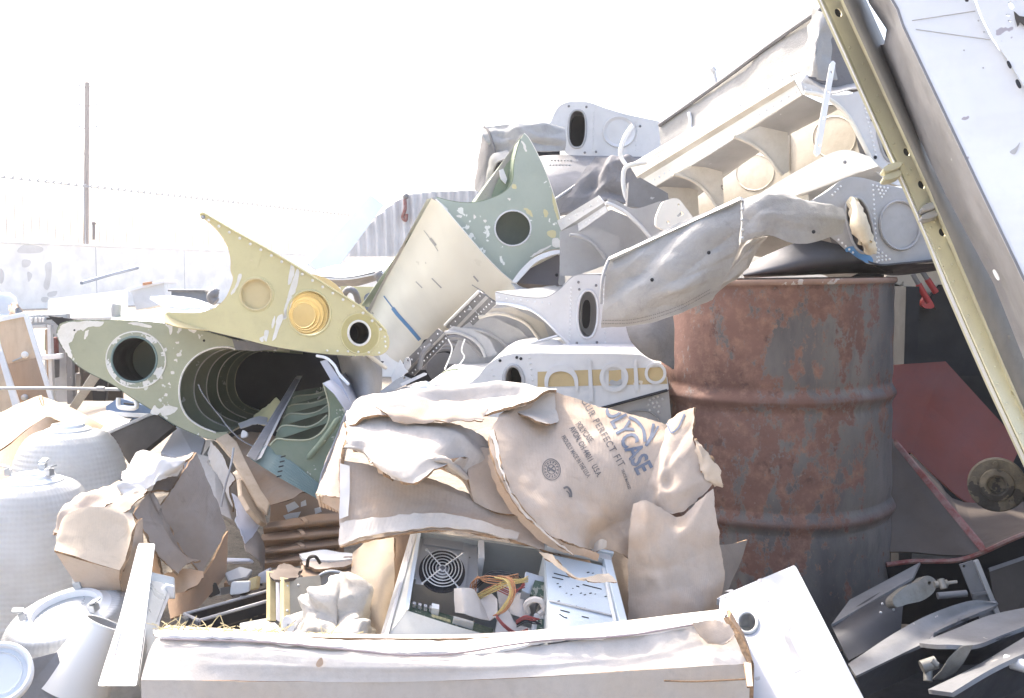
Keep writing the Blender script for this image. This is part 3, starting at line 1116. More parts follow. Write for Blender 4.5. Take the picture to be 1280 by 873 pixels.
# ------------------------------------------------------------------ left clutter
t = thing('wood_cabinet', 'pale wood cabinet front with white edging and a white knob, leaning at the left edge', 'cabinet')
pl = Plane(30, 460, 3.9, 20, 6)
q = [(-6, 401), (32, 393), (66, 505), (24, 520)]
W = [pl.at(*c) for c in q]
hull_bar('door_panel', [W, [x - pl.n * 0.018 for x in W]], M['wood_pale'], t)
lowq = [(10, 455), (49, 447), (62, 496), (26, 508)]
W2 = [pl.at(*c) + pl.n * 0.002 for c in lowq]
hull_bar('lower_panel', [W2, [x + pl.n * 0.004 for x in W2]], M['wood_mid'], t)
for a, b in (((32, 393), (66, 505)), ((-6, 401), (32, 393)), ((-6, 420), (26, 515))):
    a, b = pl.at(*a), pl.at(*b)
    s = (b - a).normalized().cross(pl.n) * 0.009
    hull_bar('edge_strip', [[a - s - pl.n * .02, a + s - pl.n * .02, a + s + pl.n * .008, a - s + pl.n * .008], [b - s - pl.n * .02, b + s - pl.n * .02, b + s + pl.n * .008, b - s + pl.n * .008]], M['white'], t, .002)
c = pl.at(32, 444) + pl.n * .006
tubes('knob', [([c, c + pl.n * .008, c + pl.n * .02, c + pl.n * .028], [.006, .006, .014, .008], False)], M['plastic_w'], t, 12)
tubes('handle', [([pl.at(16, 452) + pl.n * .01, pl.at(30, 446) + pl.n * .01], .003, False)], M['steel'], t)
c = pl.at(31, 497) + pl.n * .006
tubes('lock', [([c, c + pl.n * .006, c + pl.n * .01], [.013, .013, .008], False)], M['steel'], t, 14)

t = thing('wooden_board', 'tan wooden board with a white rail at the left edge, beside the cabinet', 'board')
pl = Plane(8, 480, 3.75, 25, 6)
W = [pl.at(*c) for c in [(-20, 440), (2, 446), (24, 515), (-20, 530)]]
hull_bar('board', [W, [x - pl.n * 0.02 for x in W]], M['wood_pale'], t)
W = [pl.at(*c) + pl.n * .003 for c in [(-4, 440), (3, 438), (26, 512), (18, 517)]]
hull_bar('rail', [W, [x - pl.n * 0.02 for x in W]], M['white'], t, .002)

t = thing('equipment_rack', 'grey metal equipment rack with vertical posts and odd boards, left of the green wing nose', 'rack')
pl = Plane(80, 440, 4.3, 4, 0)
def slab(nm, q, mt, th=0.03, h=0.0, par=None):
    W = [pl.at(*c) + pl.n * h for c in q]
    return hull_bar(nm, [W, [x - pl.n * th for x in W]], mt, par or t, .002)
slab('top_panel', [(34, 394), (84, 392), (84, 404), (37, 406)], M['steel'], .04)
V = []
for i, x in enumerate((40, 46, 51, 55)):
    slab('switch', [(x - 1.7, 397), (x + 1.7, 397), (x + 1.7, 403), (x - 1.7, 403)], M['plastic_w'], .02, .012)
slab('slot', [(58, 397.5), (79, 396.5), (79, 399), (58, 400)], M['dark'], .02, .002)
slab('shelf', [(38, 406), (60, 405.5), (60, 410), (39, 411)], M['alu'], .05, .02)
slab('post', [(62, 406), (66.5, 406), (70, 505), (65, 505)], M['wing'], .03, .03)
slab('post', [(56, 412), (60, 412), (64, 505), (60, 505)], M['wood_mid'], .03, .0)
slab('post', [(83, 404), (90, 404), (93, 505), (85, 505)], M['grey_dk'], .03, .01)
slab('post', [(100, 430), (128, 440), (122, 505), (106, 505)], M['black'], .03, -.1)
slab('crossbar', [(50, 444), (82, 441), (82, 447), (51, 450)], M['white'], .03, .05)
slab('back_board', [(36, 404), (70, 404), (74, 510), (40, 510)], M['wing_grey'], .02, -.2)
slab('back_board', [(70, 404), (130, 404), (130, 510), (74, 510)], M['darkpanel'], .02, -.25)
for i, (x0, x1, y0, y1, mt) in enumerate(((44, 50, 420, 440, 'green_mid'), (50, 56, 424, 447, 'redlip'), (70, 80, 418, 440, 'wood_mid'), (72, 82, 452, 470, 'brownsheet'),
                                      (73, 84, 471, 490, 'wing'), (94, 101, 452, 466, 'orange'), (93, 102, 468, 480, 'brownsheet'), (44, 50, 452, 468, 'wing_grey'), (51, 57, 453, 476, 'grey_dk'))):
    slab('circuit_module', [(x0, y0), (x1, y0), (x1, y1), (x0, y1)], M[mt], .06, -.1)

t = thing('steel_pipe', 'thin grey steel pipe lying level in front of the rack and cabinet door', 'pipe')
tubes('pipe', [([P(-30, 486, 3.55), P(60, 485.5, 3.5), P(150, 487, 3.45)], 0.006, False)], M['wing_grey'], t, 10)
tubes('coupling', [([P(122, 486, 3.465), P(131, 486.2, 3.46)], 0.009, False)], M['wing_grey'], t, 10)
t = quadbox('wood_plank', [(84, 512, 3.7), (95, 514, 3.7), (127, 470, 3.6), (114, 466, 3.6)], 0.03, M['wood_grey'], None, .003)
tag(t, 'short grey weathered plank slanting against the rack under the green wing', 'plank')
t = thing('blue_case', 'blue case with a white carrying handle, under the green wing nose', 'case')
pl = Plane(165, 505, 3.4, -10, 15)
slab('body', [(132, 508), (148, 497), (196, 512), (196, 530), (134, 530)], M['bluecase'], .12, 0, t)
slab('rim', [(136, 515), (194, 518), (194, 523), (136, 521)], M['white'], .10, .012, t)
tubes('handle', [([pl.at(*c) + pl.n * .025 for c in sp([(153, 499), (153, 508), (157, 511), (172, 512), (176, 508), (174, 502)], 4)], .008, False)], M['white'], t)
slab('grip_slot', [(156, 504), (170, 505), (170, 507), (156, 506)], M['dark'], .01, .01, t)

# boat-like white scrap behind the nose
t = thing('white_skin_panel', 'white curved wing skin lying tilted behind the joint of green wing and yellow section', 'wing panel')
sheet('panel', [[(188, 371, 4.6), (216, 370, 5.0), (245, 374, 5.0), (272, 384, 4.6)], [(200, 378, 4.3), (216, 383, 4.2), (240, 385, 4.2), (266, 385, 4.3)]], M['skinwhite'], t, 16, 6, .012)
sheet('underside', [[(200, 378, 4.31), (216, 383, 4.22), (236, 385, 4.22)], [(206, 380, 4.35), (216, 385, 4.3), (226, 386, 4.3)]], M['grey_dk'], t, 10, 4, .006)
t = thing('lower_skin_panel', 'second white skin panel just below the tilted one, lowest behind the green wing nose', 'wing panel')
sheet('panel', [[(205, 387, 4.1), (230, 388, 4.2), (262, 386, 4.1)], [(208, 393, 3.9), (225, 393, 3.9), (250, 393, 3.9)]], M['skinwhite'], t, 12, 4, .012)
sheet('lip', [[(155, 398, 3.9), (180, 392, 4.0), (206, 391, 3.9)], [(160, 403, 3.7), (184, 402, 3.7), (210, 405, 3.7)]], M['skinwhite'], t, 12, 4, .012)
t = thing('blue_trough', 'dark blue-grey trough with a dark fitting at its end, behind the white skin panels', 'trough')
pl = Plane(245, 370, 6.4, 0, 0)
slab('body', [(214, 363.5), (262, 364), (262, 378), (214, 378)], M['navy'], .2, 0, t)
slab('rim', [(211, 362), (263, 362.5), (263, 365), (211, 364.5)], M['grey_dk'], .22, .02, t)
tubes('fitting', [(wpath([(262, 364, 6.2), (268, 366, 6.1), (264, 372, 6.1), (270, 378, 6.1)], 4), .03, False)], M['grey_dk'], t)
t = thing('white_crate', 'white plastic crate with an orange label, by the yard wall', 'crate')
pl = Plane(170, 375, 8.0, 0, 0)
slab('side', [(163, 362), (205, 352), (208, 380), (170, 388)], M['skinwhite'], .3, 0, t)
slab('rim', [(160, 361), (206, 350), (206, 354), (161, 365)], M['white'], .34, .03, t)
slab('orange_label', [(181, 353.5), (192, 352), (192, 355), (181, 357)], M['orange'], .02, .05, t)
t = thing('olive_skin', 'strip of olive wing skin with a grey cap, behind the green wing nose', 'wing panel')
sheet('strip', [[(139, 398, 4.2), (160, 392, 4.3), (195, 387, 4.4)], [(139, 402, 4.1), (165, 400, 4.1), (200, 394, 4.1)]], M['green'], t, 10, 3, .01)
tubes('cap', [([P(145, 396, 4.25), P(145, 386, 4.25), P(146, 380, 4.25)], [.02, .022, .02], False)], M['wing_grey'], t, 12)
t = thing('white_drum', 'white bulging plastic container on its side at the far left, above the cabinet door', 'container')
lathe('body', [(0.0, 0), (.12, 0.0), (.15, .03), (.16, .14), (.15, .25), (.12, .28), (0.0, .28)], M['skinwhite'], t, 28, Matrix.Translation(P(-12, 424, 6.0)))
lathe('rim', [(.155, .13), (.17, .135), (.17, .15), (.155, .155)], M['white'], t, 28, Matrix.Translation(P(-12, 424, 6.0)))
t = thing('tan_sack', 'small brown and blue bundle beside the white container, above the cabinet door', 'bundle')
sheet('bundle', [[(12, 382, 5.2), (18, 380, 5.1), (28, 389, 5.2)], [(12, 394, 5.1), (20, 392, 5.0), (29, 392, 5.1)]], M['wood_mid'], t, 10, 6, .03, wr=((.02, 14),))
sheet('blue_flap', [[(18, 386, 5.0), (23, 385, 5.0), (28, 390, 5.05)], [(18, 394, 5.0), (23, 393, 5.0), (28, 392, 5.05)]], M['navy'], t, 6, 4, .02, wr=((.01, 14),))
for i, (a, b) in enumerate((((92, 356), (160, 338)), ((100, 360), (152, 349)))):
    pass

# long white board / scrap mass between the wall and the nose
t = thing('white_board', 'large blank white board lying tilted before the yard wall, behind the rack', 'board')
quadbox('face', [(62, 374, 7.0), (160, 362, 8.2), (160, 396, 7.5), (62, 398, 6.8)], .03, M['skinwhite'], t, .004)
tubes('rod', [([P(102, 354, 7.4), P(140, 343, 8.0), P(172, 335, 8.4)], .014, False)], M['wire'], t, 6)

# ------------------------------------------------------------------ opened carton under the domes (left)
t = thing('opened_carton', 'large sun bleached opened cardboard carton peaked behind the rear glass dome', 'carton')
sheet('top_flap', [[(-30, 512, 3.3), (0, 515, 3.2), (30, 502, 3.15), (50, 493, 3.1)], [(-30, 565, 2.95), (0, 563, 2.95), (30, 540, 2.95), (58, 521, 2.95)]], M['card_pale'], t, 20, 10, .005, wr=((.006, 6),), edge=M['card_edge'])
sheet('right_flap', [[(50, 493, 3.1), (80, 506, 3.15), (110, 520, 3.2), (130, 532, 3.25)], [(58, 521, 2.95), (76, 528, 2.98), (100, 538, 3.0), (118, 548, 3.1)]], M['card_pale'], t, 20, 8, .005, wr=((.006, 6),), edge=M['card_edge'])
sheet('tan_inside', [[(-30, 575, 2.9), (0, 566, 2.9), (30, 541, 2.9), (58, 521, 2.93), (75, 529, 2.96)], [(-30, 625, 2.75), (0, 604, 2.75), (30, 590, 2.8), (58, 575, 2.85), (75, 570, 2.9)]], M['card_in'], t, 20, 8, .005, wr=((.006, 6),), edge=M['card_edge'])
t = sheet('white_sheet', [[(112, 520, 3.3), (140, 514, 3.4), (166, 522, 3.4)], [(118, 536, 3.2), (135, 545, 3.15), (158, 532, 3.2)]], M['paper'], None, 14, 8, .004, wr=((.01, 9),))
tag(t, 'white plastic sheet between the opened carton and the dark panel', 'sheet')
t = thing('dark_board', 'dark brown flat panel slanting under the green wing, right of the rear dome', 'panel')
pl = Plane(180, 548, 2.95, -12, 32)
q = [(134, 541), (193, 516), (218, 533), (161, 580)]
slab('face', q, M['darkpanel'], .02, 0, t)
slab('pale_edge', [(133, 540), (192, 515), (194, 518), (135, 543.5)], M['wing_grey'], .024, .003, t)
t = thing('lavender_carton', 'pale lavender blue carton below the green wing, right of the dark panel', 'carton')
quadbox('side', [(200, 566, 2.95), (222, 530, 3.1), (257, 549, 3.0), (248, 580, 2.85)], .18, M['lav'], t, .003)
quadbox('end', [(257.5, 549, 2.995), (267, 550, 2.95), (264, 566, 2.9), (250, 575, 2.84)], .10, M['card_white'], t, .003)
tag(quadbox('white_carton', [(244, 566, 2.85), (268, 572, 2.8), (290, 650, 2.6), (270, 640, 2.62)], .1, M['card_white'], None, .003), 'narrow white carton on edge beside the torn grey carton', 'carton')

# ------------------------------------------------------------------ acrylic domes
def dome(name, label, Hh, Rm, rt, loc, rot=(0, 0, 0), clips=True, band=0.3, rib=.014):
    t = thing(name, label, 'lamp shade', 'ribbed acrylic lamp shades heaped at the left')
    LOCAL.add(t.name)
    prof = []
    n = 46
    zb = Hh * band
    for i in range(12):
        z = zb * i / 12
        prof.append((Rm * (0.985 + (0.012 if i % 4 == 0 else 0)), z))
    for i in range(n):
        f = i / (n - 1)
        a = f * math.pi / 2
        r = rt * 1.15 + (Rm - rt * 1.15) * (math.cos(a) ** 0.62)
        z = zb + (Hh * 0.96 - zb) * math.sin(a) ** 1.05
        prof.append((r * (1 + (rib if (i % 2) else 0.0)), z))
    o = lathe('ribbed_shade', prof, M['glass'], t, 150, flute=0.010, auto=70, fl=lambda z: z > zb * 0.6)
    solid(o, 0.004)
    lathe('collar', [(rt * 1.5, Hh - .022), (rt * 1.52, Hh - .014), (rt * 1.15, Hh - .008), (rt * 1.06, Hh), (rt * .93, Hh), (rt * .92, Hh - .02)], M['white'], t, 60)
    lathe('rim_band', [(Rm * 1.0, 0), (Rm * 1.03, .004), (Rm * 1.03, .018), (Rm * 1.0, .022)], M['white'], t, 80)
    # the grey seat of the lamp holder inside
    lathe('socket_plate', [(rt * .92, Hh - .014), (rt * .5, Hh - .016), (.002, Hh - .016)], M['steel'], t, 40)
    if clips:
        for a in (200, 340, 90):
            c, s = math.cos(R(a)), math.sin(R(a))
            u, v = Vector((c, s, 0)), Vector((-s, c, 0))
            b = u * rt * .98 + Vector((0, 0, Hh)) - v * .008
            cl = obox('clip', b, u * .016, v * .016, (0, 0, .016), M['steel'], t, .001)
            obox('clip_ear', b + Vector((0, 0, .0165)) + u * .004, u * .02 + Vector((0, 0, .006)), v * .016, (0, 0, .004), M['steel'], cl, .001)
    t.location = loc
    t.rotation_euler = rot
    return t
p = P(86, 700, 2.75); dome('glass_dome', 'ribbed clear lamp dome standing rearmost, before the opened carton', .475, .168, .040, Vector((P(86, 560, 2.75).x, 2.75, 0.02)), clips=False)
dome('glass_dome', 'tall ribbed clear lamp dome at the left edge with two steel clips on its collar', .43, .152, .046, Vector((P(41, 600, 2.36).x, 2.36, 0.0)))
dome('glass_dome', 'low tilted lamp dome with a wide open collar, in front below the torn carton', .25, .150, .068, P(106, 742, 1.99) - Vector((-.015, 0, .25)), (R(14), R(-7), 0), True, .1, .032)

t = thing('white_cone', 'smooth white cone with its open mouth turned right, behind the white channel', 'cone')
a, b = P(132, 780, 1.80), P(98, 848, 1.77)
ax = (a - b).normalized()
Mx = Matrix.Translation(b) @ ax.to_track_quat('Z', 'Y').to_matrix().to_4x4()
L_ = (a - b).length
solid(lathe('cone_shell', [(.070 - .032 * (f / 14) ** .9, L_ * (f / 14 * 1.25 - .25)) for f in range(15)], M['plastic_w'], t, 56, Mx), .0025)
lathe('mouth_rim', [(.036, L_ * .985), (.0395, L_ * .985), (.0395, L_ * 1.02), (.036, L_ * 1.02)], M['white'], t, 48, Mx)
lathe('grey_liner', [(.0355, L_ * 1.0), (.036, L_ * .6), (.04, L_ * .4), (.002, L_ * .4)], M['wing_grey'], t, 48, Mx)

t = thing('bucket_lid', 'round white plastic lid with a raised rim at the bottom left corner', 'lid')
c = P(-2, 842, 1.62)
nrm = Vector((.30, -.72, .62)).normalized()
Mx = Matrix.Translation(c) @ nrm.to_track_quat('Z', 'Y').to_matrix().to_4x4()
lathe('disc', [(.002, -.002), (.034, -.002), (.036, .001), (.038, -.002), (.044, -.003), (.047, -.008)], M['skinwhite'], t, 56, Mx)
lathe('rim', [(.044, -.003), (.046, .005), (.050, .007), (.054, .003), (.054, -.012), (.050, -.014)], M['white'], t, 56, Mx)
t = tag(quadbox('grey_board', [(14, 830, 1.70), (72, 815, 1.74), (86, 880, 1.70), (10, 890, 1.68)], .012, M['grey_dk'], None, .001), 'plain grey board behind the white bucket lid', 'board')

# ------------------------------------------------------------------ long white channel
t = thing('white_channel', 'long white metal lamp channel leaning up from the lower left with a grey side', 'metal channel')
top, bot = 1.86, 1.40
W0 = [P(174, 679, 1.98), P(194, 680, 1.96)]
hull_bar('front_face', [[P(122, 858, 1.52), P(171, 858, 1.50), P(171, 858, 1.53), P(122, 858, 1.55)],
                        [P(150, 770, 1.74), P(183, 770, 1.72), P(183, 770, 1.75), P(150, 770, 1.77)],
                        [P(173, 679, 1.98), P(194, 680, 1.96), P(194, 680, 1.99), P(173, 679, 2.01)]], M['skinwhite'], t, .003)
hull_bar('groove_strip', [[P(126, 858, 1.512), P(133, 858, 1.512), P(133, 858, 1.52), P(126, 858, 1.52)], [P(172.5, 690, 1.955), P(176, 690, 1.955), P(176, 690, 1.965), P(172.5, 690, 1.965)]], M['cream'], t, .002)
hull_bar('side_face', [[P(172, 858, 1.503), P(186, 858, 1.58), P(186, 858, 1.60), P(172, 858, 1.525)],
                       [P(181, 790, 1.68), P(196, 778, 1.74), P(196, 778, 1.76), P(181, 790, 1.70)],
                       [P(185, 725, 1.84), P(214, 730, 1.90), P(214, 730, 1.92), P(185, 725, 1.86)]], M['steel'], t, .002)
hull_bar('back_edge', [[P(186, 858, 1.581), P(190, 858, 1.60), P(190, 858, 1.61), P(186, 858, 1.60)], [P(196, 778, 1.741), P(200, 776, 1.76), P(200, 776, 1.77), P(196, 778, 1.76)], [P(214, 730, 1.901), P(217, 733, 1.91), P(217, 733, 1.92), P(214, 730, 1.92)]], M['wing'], t)
br = quadbox('end_bracket', [(183, 714, 1.87), (219, 722, 1.90), (220, 749, 1.89), (183, 744, 1.86)], .05, M['steel'], t, .003)
quadbox('bracket_tab', [(181, 727, 1.85), (205, 732, 1.868), (204, 746, 1.868), (181, 740, 1.85)], .01, M['wing'], br, .002)
quadbox('bracket_hook', [(207, 731, 1.862), (219, 733, 1.872), (218, 750, 1.872), (206, 746, 1.862)], .012, M['wing'], br, .004)
tubes('latch', [(wpath([(178, 689, 1.965), (184, 691, 1.955), (190, 689, 1.955)], 4), .003, False)], M['wing_grey'], t)

# ------------------------------------------------------------------ torn grey carton
random.seed(44)
V, F = [], []
for i in range(110):
    c = Vector((random.uniform(-.80, -.34), random.uniform(1.95, 2.75), random.uniform(.012, .05)))
    a = random.uniform(0, 6.28)
    u = Vector((math.cos(a), math.sin(a), random.uniform(-.3, .3))) * random.uniform(.008, .04)
    v = Vector((-math.sin(a), math.cos(a), random.uniform(-.4, .4))) * random.uniform(.006, .025)
    h = Vector((0, 0, random.choice((.002, .003, .012, .02))))
    n0 = len(V)
    q = [c - u - v, c + u - v * .7, c + u * .8 + v, c - u * .9 + v * .8]
    V += q + [p + h for p in q]
    F += [(n0 + 3, n0 + 2, n0 + 1, n0), (n0 + 4, n0 + 5, n0 + 6, n0 + 7)] + [(n0 + j, n0 + (j + 1) % 4, n0 + 4 + (j + 1) % 4, n0 + 4 + j) for j in range(4)]
mi = []
for i in range(110): mi += [random.choice((0, 0, 1, 2, 3, 4, 5))] * 6
tag(obj('debris', V, F, [M['darkpanel'], M['wing_grey'], M['card_brown'], M['grey_dk'], M['lav'], M['card_grey']], None, matidx=mi), 'small broken scraps of board, card and metal littering the ground by the metal trough', 'debris', kind='stuff')

t = thing('torn_carton', 'torn weathered grey cardboard carton, crushed open beside the glass domes', 'carton')
E = M['card_edge']
sheet('right_panel', [[(198, 636, 2.10), (215, 612, 2.14), (245, 566, 2.25)], [(215, 672, 2.12), (238, 650, 2.16), (264, 610, 2.25)], [(252, 718, 2.12), (268, 690, 2.18), (284, 660, 2.24)]], M['card_grey'], t, 40, 40, .005, wr=((.003, 7),), jag=.002, edge=E, seed=2, sv=False, folds=(4, .006))  # darker board stands in for shade on this face
sheet('top_panel', [[(143, 614, 2.22), (170, 600, 2.28), (205, 575, 2.34), (243, 566, 2.28)], [(146, 632, 2.10), (170, 624, 2.10), (190, 617, 2.12), (214, 612, 2.16)]], M['card_grey'], t, 36, 24, .005, wr=((.006, 9),), jag=.003, edge=E, seed=4, folds=(8, .012))
sheet('left_flap', [[(66, 668, 2.06), (82, 640, 2.10), (110, 618, 2.16), (150, 600, 2.22)], [(70, 664, 2.03), (88, 650, 2.04), (112, 640, 2.05), (150, 622, 2.10)]], M['card'], t, 36, 20, .005, wr=((.006, 12),), jag=.004, edge=E, seed=5, folds=(8, .010))
sheet('pale_panel', [[(72, 664, 2.01), (84, 645, 2.02), (112, 634, 2.02), (160, 640, 2.03), (170, 655, 2.0)], [(68, 688, 1.96), (90, 694, 1.96), (115, 703, 1.96), (140, 710, 1.96), (152, 714, 1.955)]], M['card_pale'], t, 30, 24, .005, wr=((.003, 8),), edge=E, seed=6, folds=(4, .006))  # paler board stands in for sun on this face
sheet('lower_panel', [[(70, 690, 1.965), (92, 696, 1.965), (118, 705, 1.965), (150, 715, 1.96)], [(98, 735, 2.0), (115, 742, 2.0), (130, 745, 2.0), (152, 745, 2.0)]], M['card'], t, 14, 8, .005, wr=((.006, 8),), edge=E, seed=7)
sheet('pale_corner', [[(152, 714, 1.955), (163, 690, 1.975), (170, 656, 2.0), (178, 648, 2.02)], [(153, 745, 2.0), (166, 735, 2.01), (175, 720, 2.02), (180, 700, 2.05)]], M['card'], t, 14, 8, .005, wr=((.004, 8),), edge=E, seed=8)
sheet('inner_flap', [[(168, 642, 2.04), (185, 616, 2.10), (196, 628, 2.10)], [(196, 690, 2.03), (206, 668, 2.08), (228, 690, 2.10)], [(222, 718, 2.02), (234, 705, 2.06), (250, 700, 2.10)]], M['card_grey'], t, 36, 36, .005, wr=((.004, 8),), jag=.003, edge=E, seed=9, folds=(5, .008))
sheet('tan_lining', [[(178, 648, 2.06), (186, 664, 2.06), (194, 690, 2.06)], [(190, 700, 2.10), (196, 715, 2.07), (210, 722, 2.05)]], M['card_in'], t, 12, 10, .004, wr=((.012, 10),), jag=.006, edge=E, seed=10)
sheet('bottom_flap', [[(204, 718, 2.10), (230, 712, 2.08), (252, 716, 2.10)], [(214, 742, 2.08), (236, 738, 2.05), (255, 722, 2.09)]], M['card_in'], t, 12, 8, .004, wr=((.01, 10),), jag=.004, edge=E, seed=11)
sheet('base_panel', [[(205, 735, 2.2), (250, 722, 2.14), (284, 664, 2.26)], [(215, 775, 2.12), (250, 758, 2.12), (282, 720, 2.22)]], M['card_brown'], t, 14, 8, .005, wr=((.008, 8),), edge=E, seed=12)
sheet('crumpled_liner', [[(152, 590, 2.22), (175, 576, 2.24), (205, 570, 2.26), (226, 578, 2.24)], [(150, 605, 2.12), (178, 596, 2.12), (204, 588, 2.14), (222, 590, 2.18)], [(152, 620, 2.10), (176, 612, 2.07), (200, 600, 2.10), (221, 594, 2.16)]], M['paper'], t, 50, 40, .002, wr=((.006, 11), (.003, 30)), jag=.003, seed=13, crease=(.006, 12), folds=(16, .014))
sheet('torn_strip', [[(134, 636, 2.05), (160, 622, 2.06), (184, 612, 2.07)], [(150, 644, 2.02), (165, 636, 2.03), (182, 622, 2.05)]], M['card_pale'], t, 14, 6, .003, wr=((.01, 14),), jag=.006, edge=E, seed=14)
def tr(loop, v): return [(a + v[0], b + v[1]) for a, b in loop]
def scl(loop, c, s): return [(c[0] + (a - c[0]) * s, c[1] + (b - c[1]) * s) for a, b in loop]
def edge3(loop, pl, off=None): return [pl.at(*q) + (off or Vector()) for q in loop]

# ================================================================== green wing nose (lower left)
t = thing('green_wing_section', 'olive green wing section with a black round hole in its nose and hollow ribbed inside', 'wing section')
pl = Plane(170, 450, 2.75, 6, -4)
dE = ray(452, 452)
top = sp([(71, 417), (73, 409), (79, 404), (95, 401), (118, 401), (145, 401), (200, 404.5), (250, 413), (290, 424), (300, 426)], 5)
cut = sp([(294, 437), (285, 434), (268, 435), (250, 442), (236, 454), (227, 470), (224, 490), (227, 508), (236, 523), (252, 534), (270, 541)], 5)
bot = sp([(285, 540), (277, 547), (265, 549), (250, 545), (233, 538), (215, 529), (196, 516), (165, 497), (140, 480), (110, 465), (92, 452), (78, 434), (72, 422)], 5)
outline = top + cut + bot
hole = ell(168, 449.5, 28, 28, 0, 40)
plate('nose_rib', outline, pl, .003, M['green'], t, [hole])
# peeled white paint along the leading edge: real flakes, slightly proud
fl = sp([(72, 416), (79, 405), (100, 402), (128, 402), (126, 408), (112, 409), (104, 413), (97, 414), (92, 421), (90, 427), (86, 430), (89, 440), (90, 449), (82, 440), (74, 424)], 3, True)
fl = jg(fl, 2, 1.4)
plate('peeled_paint', fl, pl.shift(pl.n * .0015), .0008, M['chip'], t)
for q in ([(233, 408), (243, 409), (246, 414), (241, 416), (236, 413)], [(206, 405), (216, 407), (213, 419), (211, 410)], [(188, 516), (193, 507), (199, 511), (208, 507), (222, 510), (216, 517), (204, 520), (200, 516), (196, 519)],
          [(160, 404), (176, 404), (190, 408), (184, 410), (170, 407)], [(107, 415), (111, 413), (108, 422), (105, 424)], [(200, 470), (203, 470), (203, 474), (200, 473)], [(205, 436), (208, 435), (209, 439), (205, 439)],
          [(214, 464), (218, 465), (217, 468), (213, 467)], [(218, 450), (221, 449), (222, 453)], [(206, 492), (209, 493), (208, 496), (205, 495)], [(221, 443), (226, 441), (227, 445), (222, 446)], [(219, 428), (223, 427), (223, 431)], [(210, 480), (212, 478), (213, 482)]):
    plate('paint_flake', jg(q), pl.shift(pl.n * .0012), .0006, M['chip'], t)
# flange round the hole
rg = plate('hole_flange', ell(170, 450, 37, 35, 10, 44), pl.shift(pl.n * .002), .002, worn('flaked_flange', (0.35, 0.37, 0.28), (0.24, 0.25, 0.18), 0.5, 9, (0.75, 0.74, 0.70), 34, 0.55, rough=.5), t, [ell(168, 449.5, 28.3, 28.3, 0, 40)])
ring_lip('hole_lip', ell(168, 449.5, 28.3, 28.3, 0, 40), pl, .0035, M['teal'], t, .001)
ring_lip('flange_bead', ell(170, 450, 37.2, 35.2, 10, 44), pl, .002, M['chip'], t, .001)
# the tube behind the hole
nb = edge3(hole + hole[:1], pl, -pl.n * .002)
skin('hole_tube', nb, [p + dE * 1.1 for p in nb], M['darkpanel'], t, .002)  # tube and its end coloured dark for the shade of the depth
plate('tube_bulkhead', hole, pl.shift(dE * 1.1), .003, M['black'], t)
# skins and inner ribs running back along the span
e = edge3(top + [(330, 431), (352, 434)], pl)
skin('upper_skin', e, [p + dE * 1.6 for p in e], M['green_dk'], t, .002)
e2 = edge3(list(reversed(bot)), pl)
skin('nose_skin', e2, [p + dE * 1.6 for p in e2], M['green_dk'], t, .002)
plate('upper_lip', [(290, 423.5), (300, 425.5), (346, 431.5), (347, 437), (318, 439), (294, 437.5)], pl.shift(pl.n * .001), .002, M['grey_dk'], t)  # dark grey lip stands in for the yellow section's shadow
e = edge3(sp([(300, 427), (346, 433), (420, 444), (470, 452)], 4), pl, dE * .06)
skin('deck_skin', e, [p + dE * 1.4 for p in e], M['black'], t, .002)
full = top + [(352, 434), (420, 444), (440, 460), (430, 520), (380, 560), (300, 556)] + bot
for k in range(1, 6):
    s = 1.0 - .012 * k
    of = dE * (.25 * k)
    c = scl(cut, (262, 490), 1.0 + .006 * k)
    rib = top[4:] + [(300, 427), (346, 433)] + [(346, 439), (318, 437)] + c + bot
    plate('inner_rib', rib, pl, .003, M['green'] if k < 3 else M['green_mid'], t, off=of)
    ring = [pl.at(*q) + of + pl.n * .001 for q in c]
    tubes('rib_lip', [(ring, .0022, False)], M['chip'] if k < 4 else M['green'], t, 6)
tubes('cut_lip', [(edge3(cut, pl, pl.n * .001), .0028, False)], M['chip'], t, 6)
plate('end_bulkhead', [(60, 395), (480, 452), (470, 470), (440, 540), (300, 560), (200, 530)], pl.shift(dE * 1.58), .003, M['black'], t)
rivets('rivet', along(top[8:], 9, pl.shift(-pl.e2 * .006), .001), pl.n, .0022, M['green'], t)
tubes('bent_wire', [(wpath([(248, 481, 2.72), (252, 490, 2.70), (262, 505, 2.70), (276, 522, 2.69), (284, 533, 2.66), (300, 549, 2.62), (320, 560, 2.6)], 5), .002, False)], M['grey_dk'], t, 6)
plate('rivet_hole', ell(255, 426, 1.6, 1.6, 0, 10), pl.shift(pl.n * .001), .0005, M['dark'], t)
plate('rivet_hole', ell(93, 413, 1.3, 1.3, 0, 10), pl.shift(pl.n * .002), .0005, M['dark'], t)

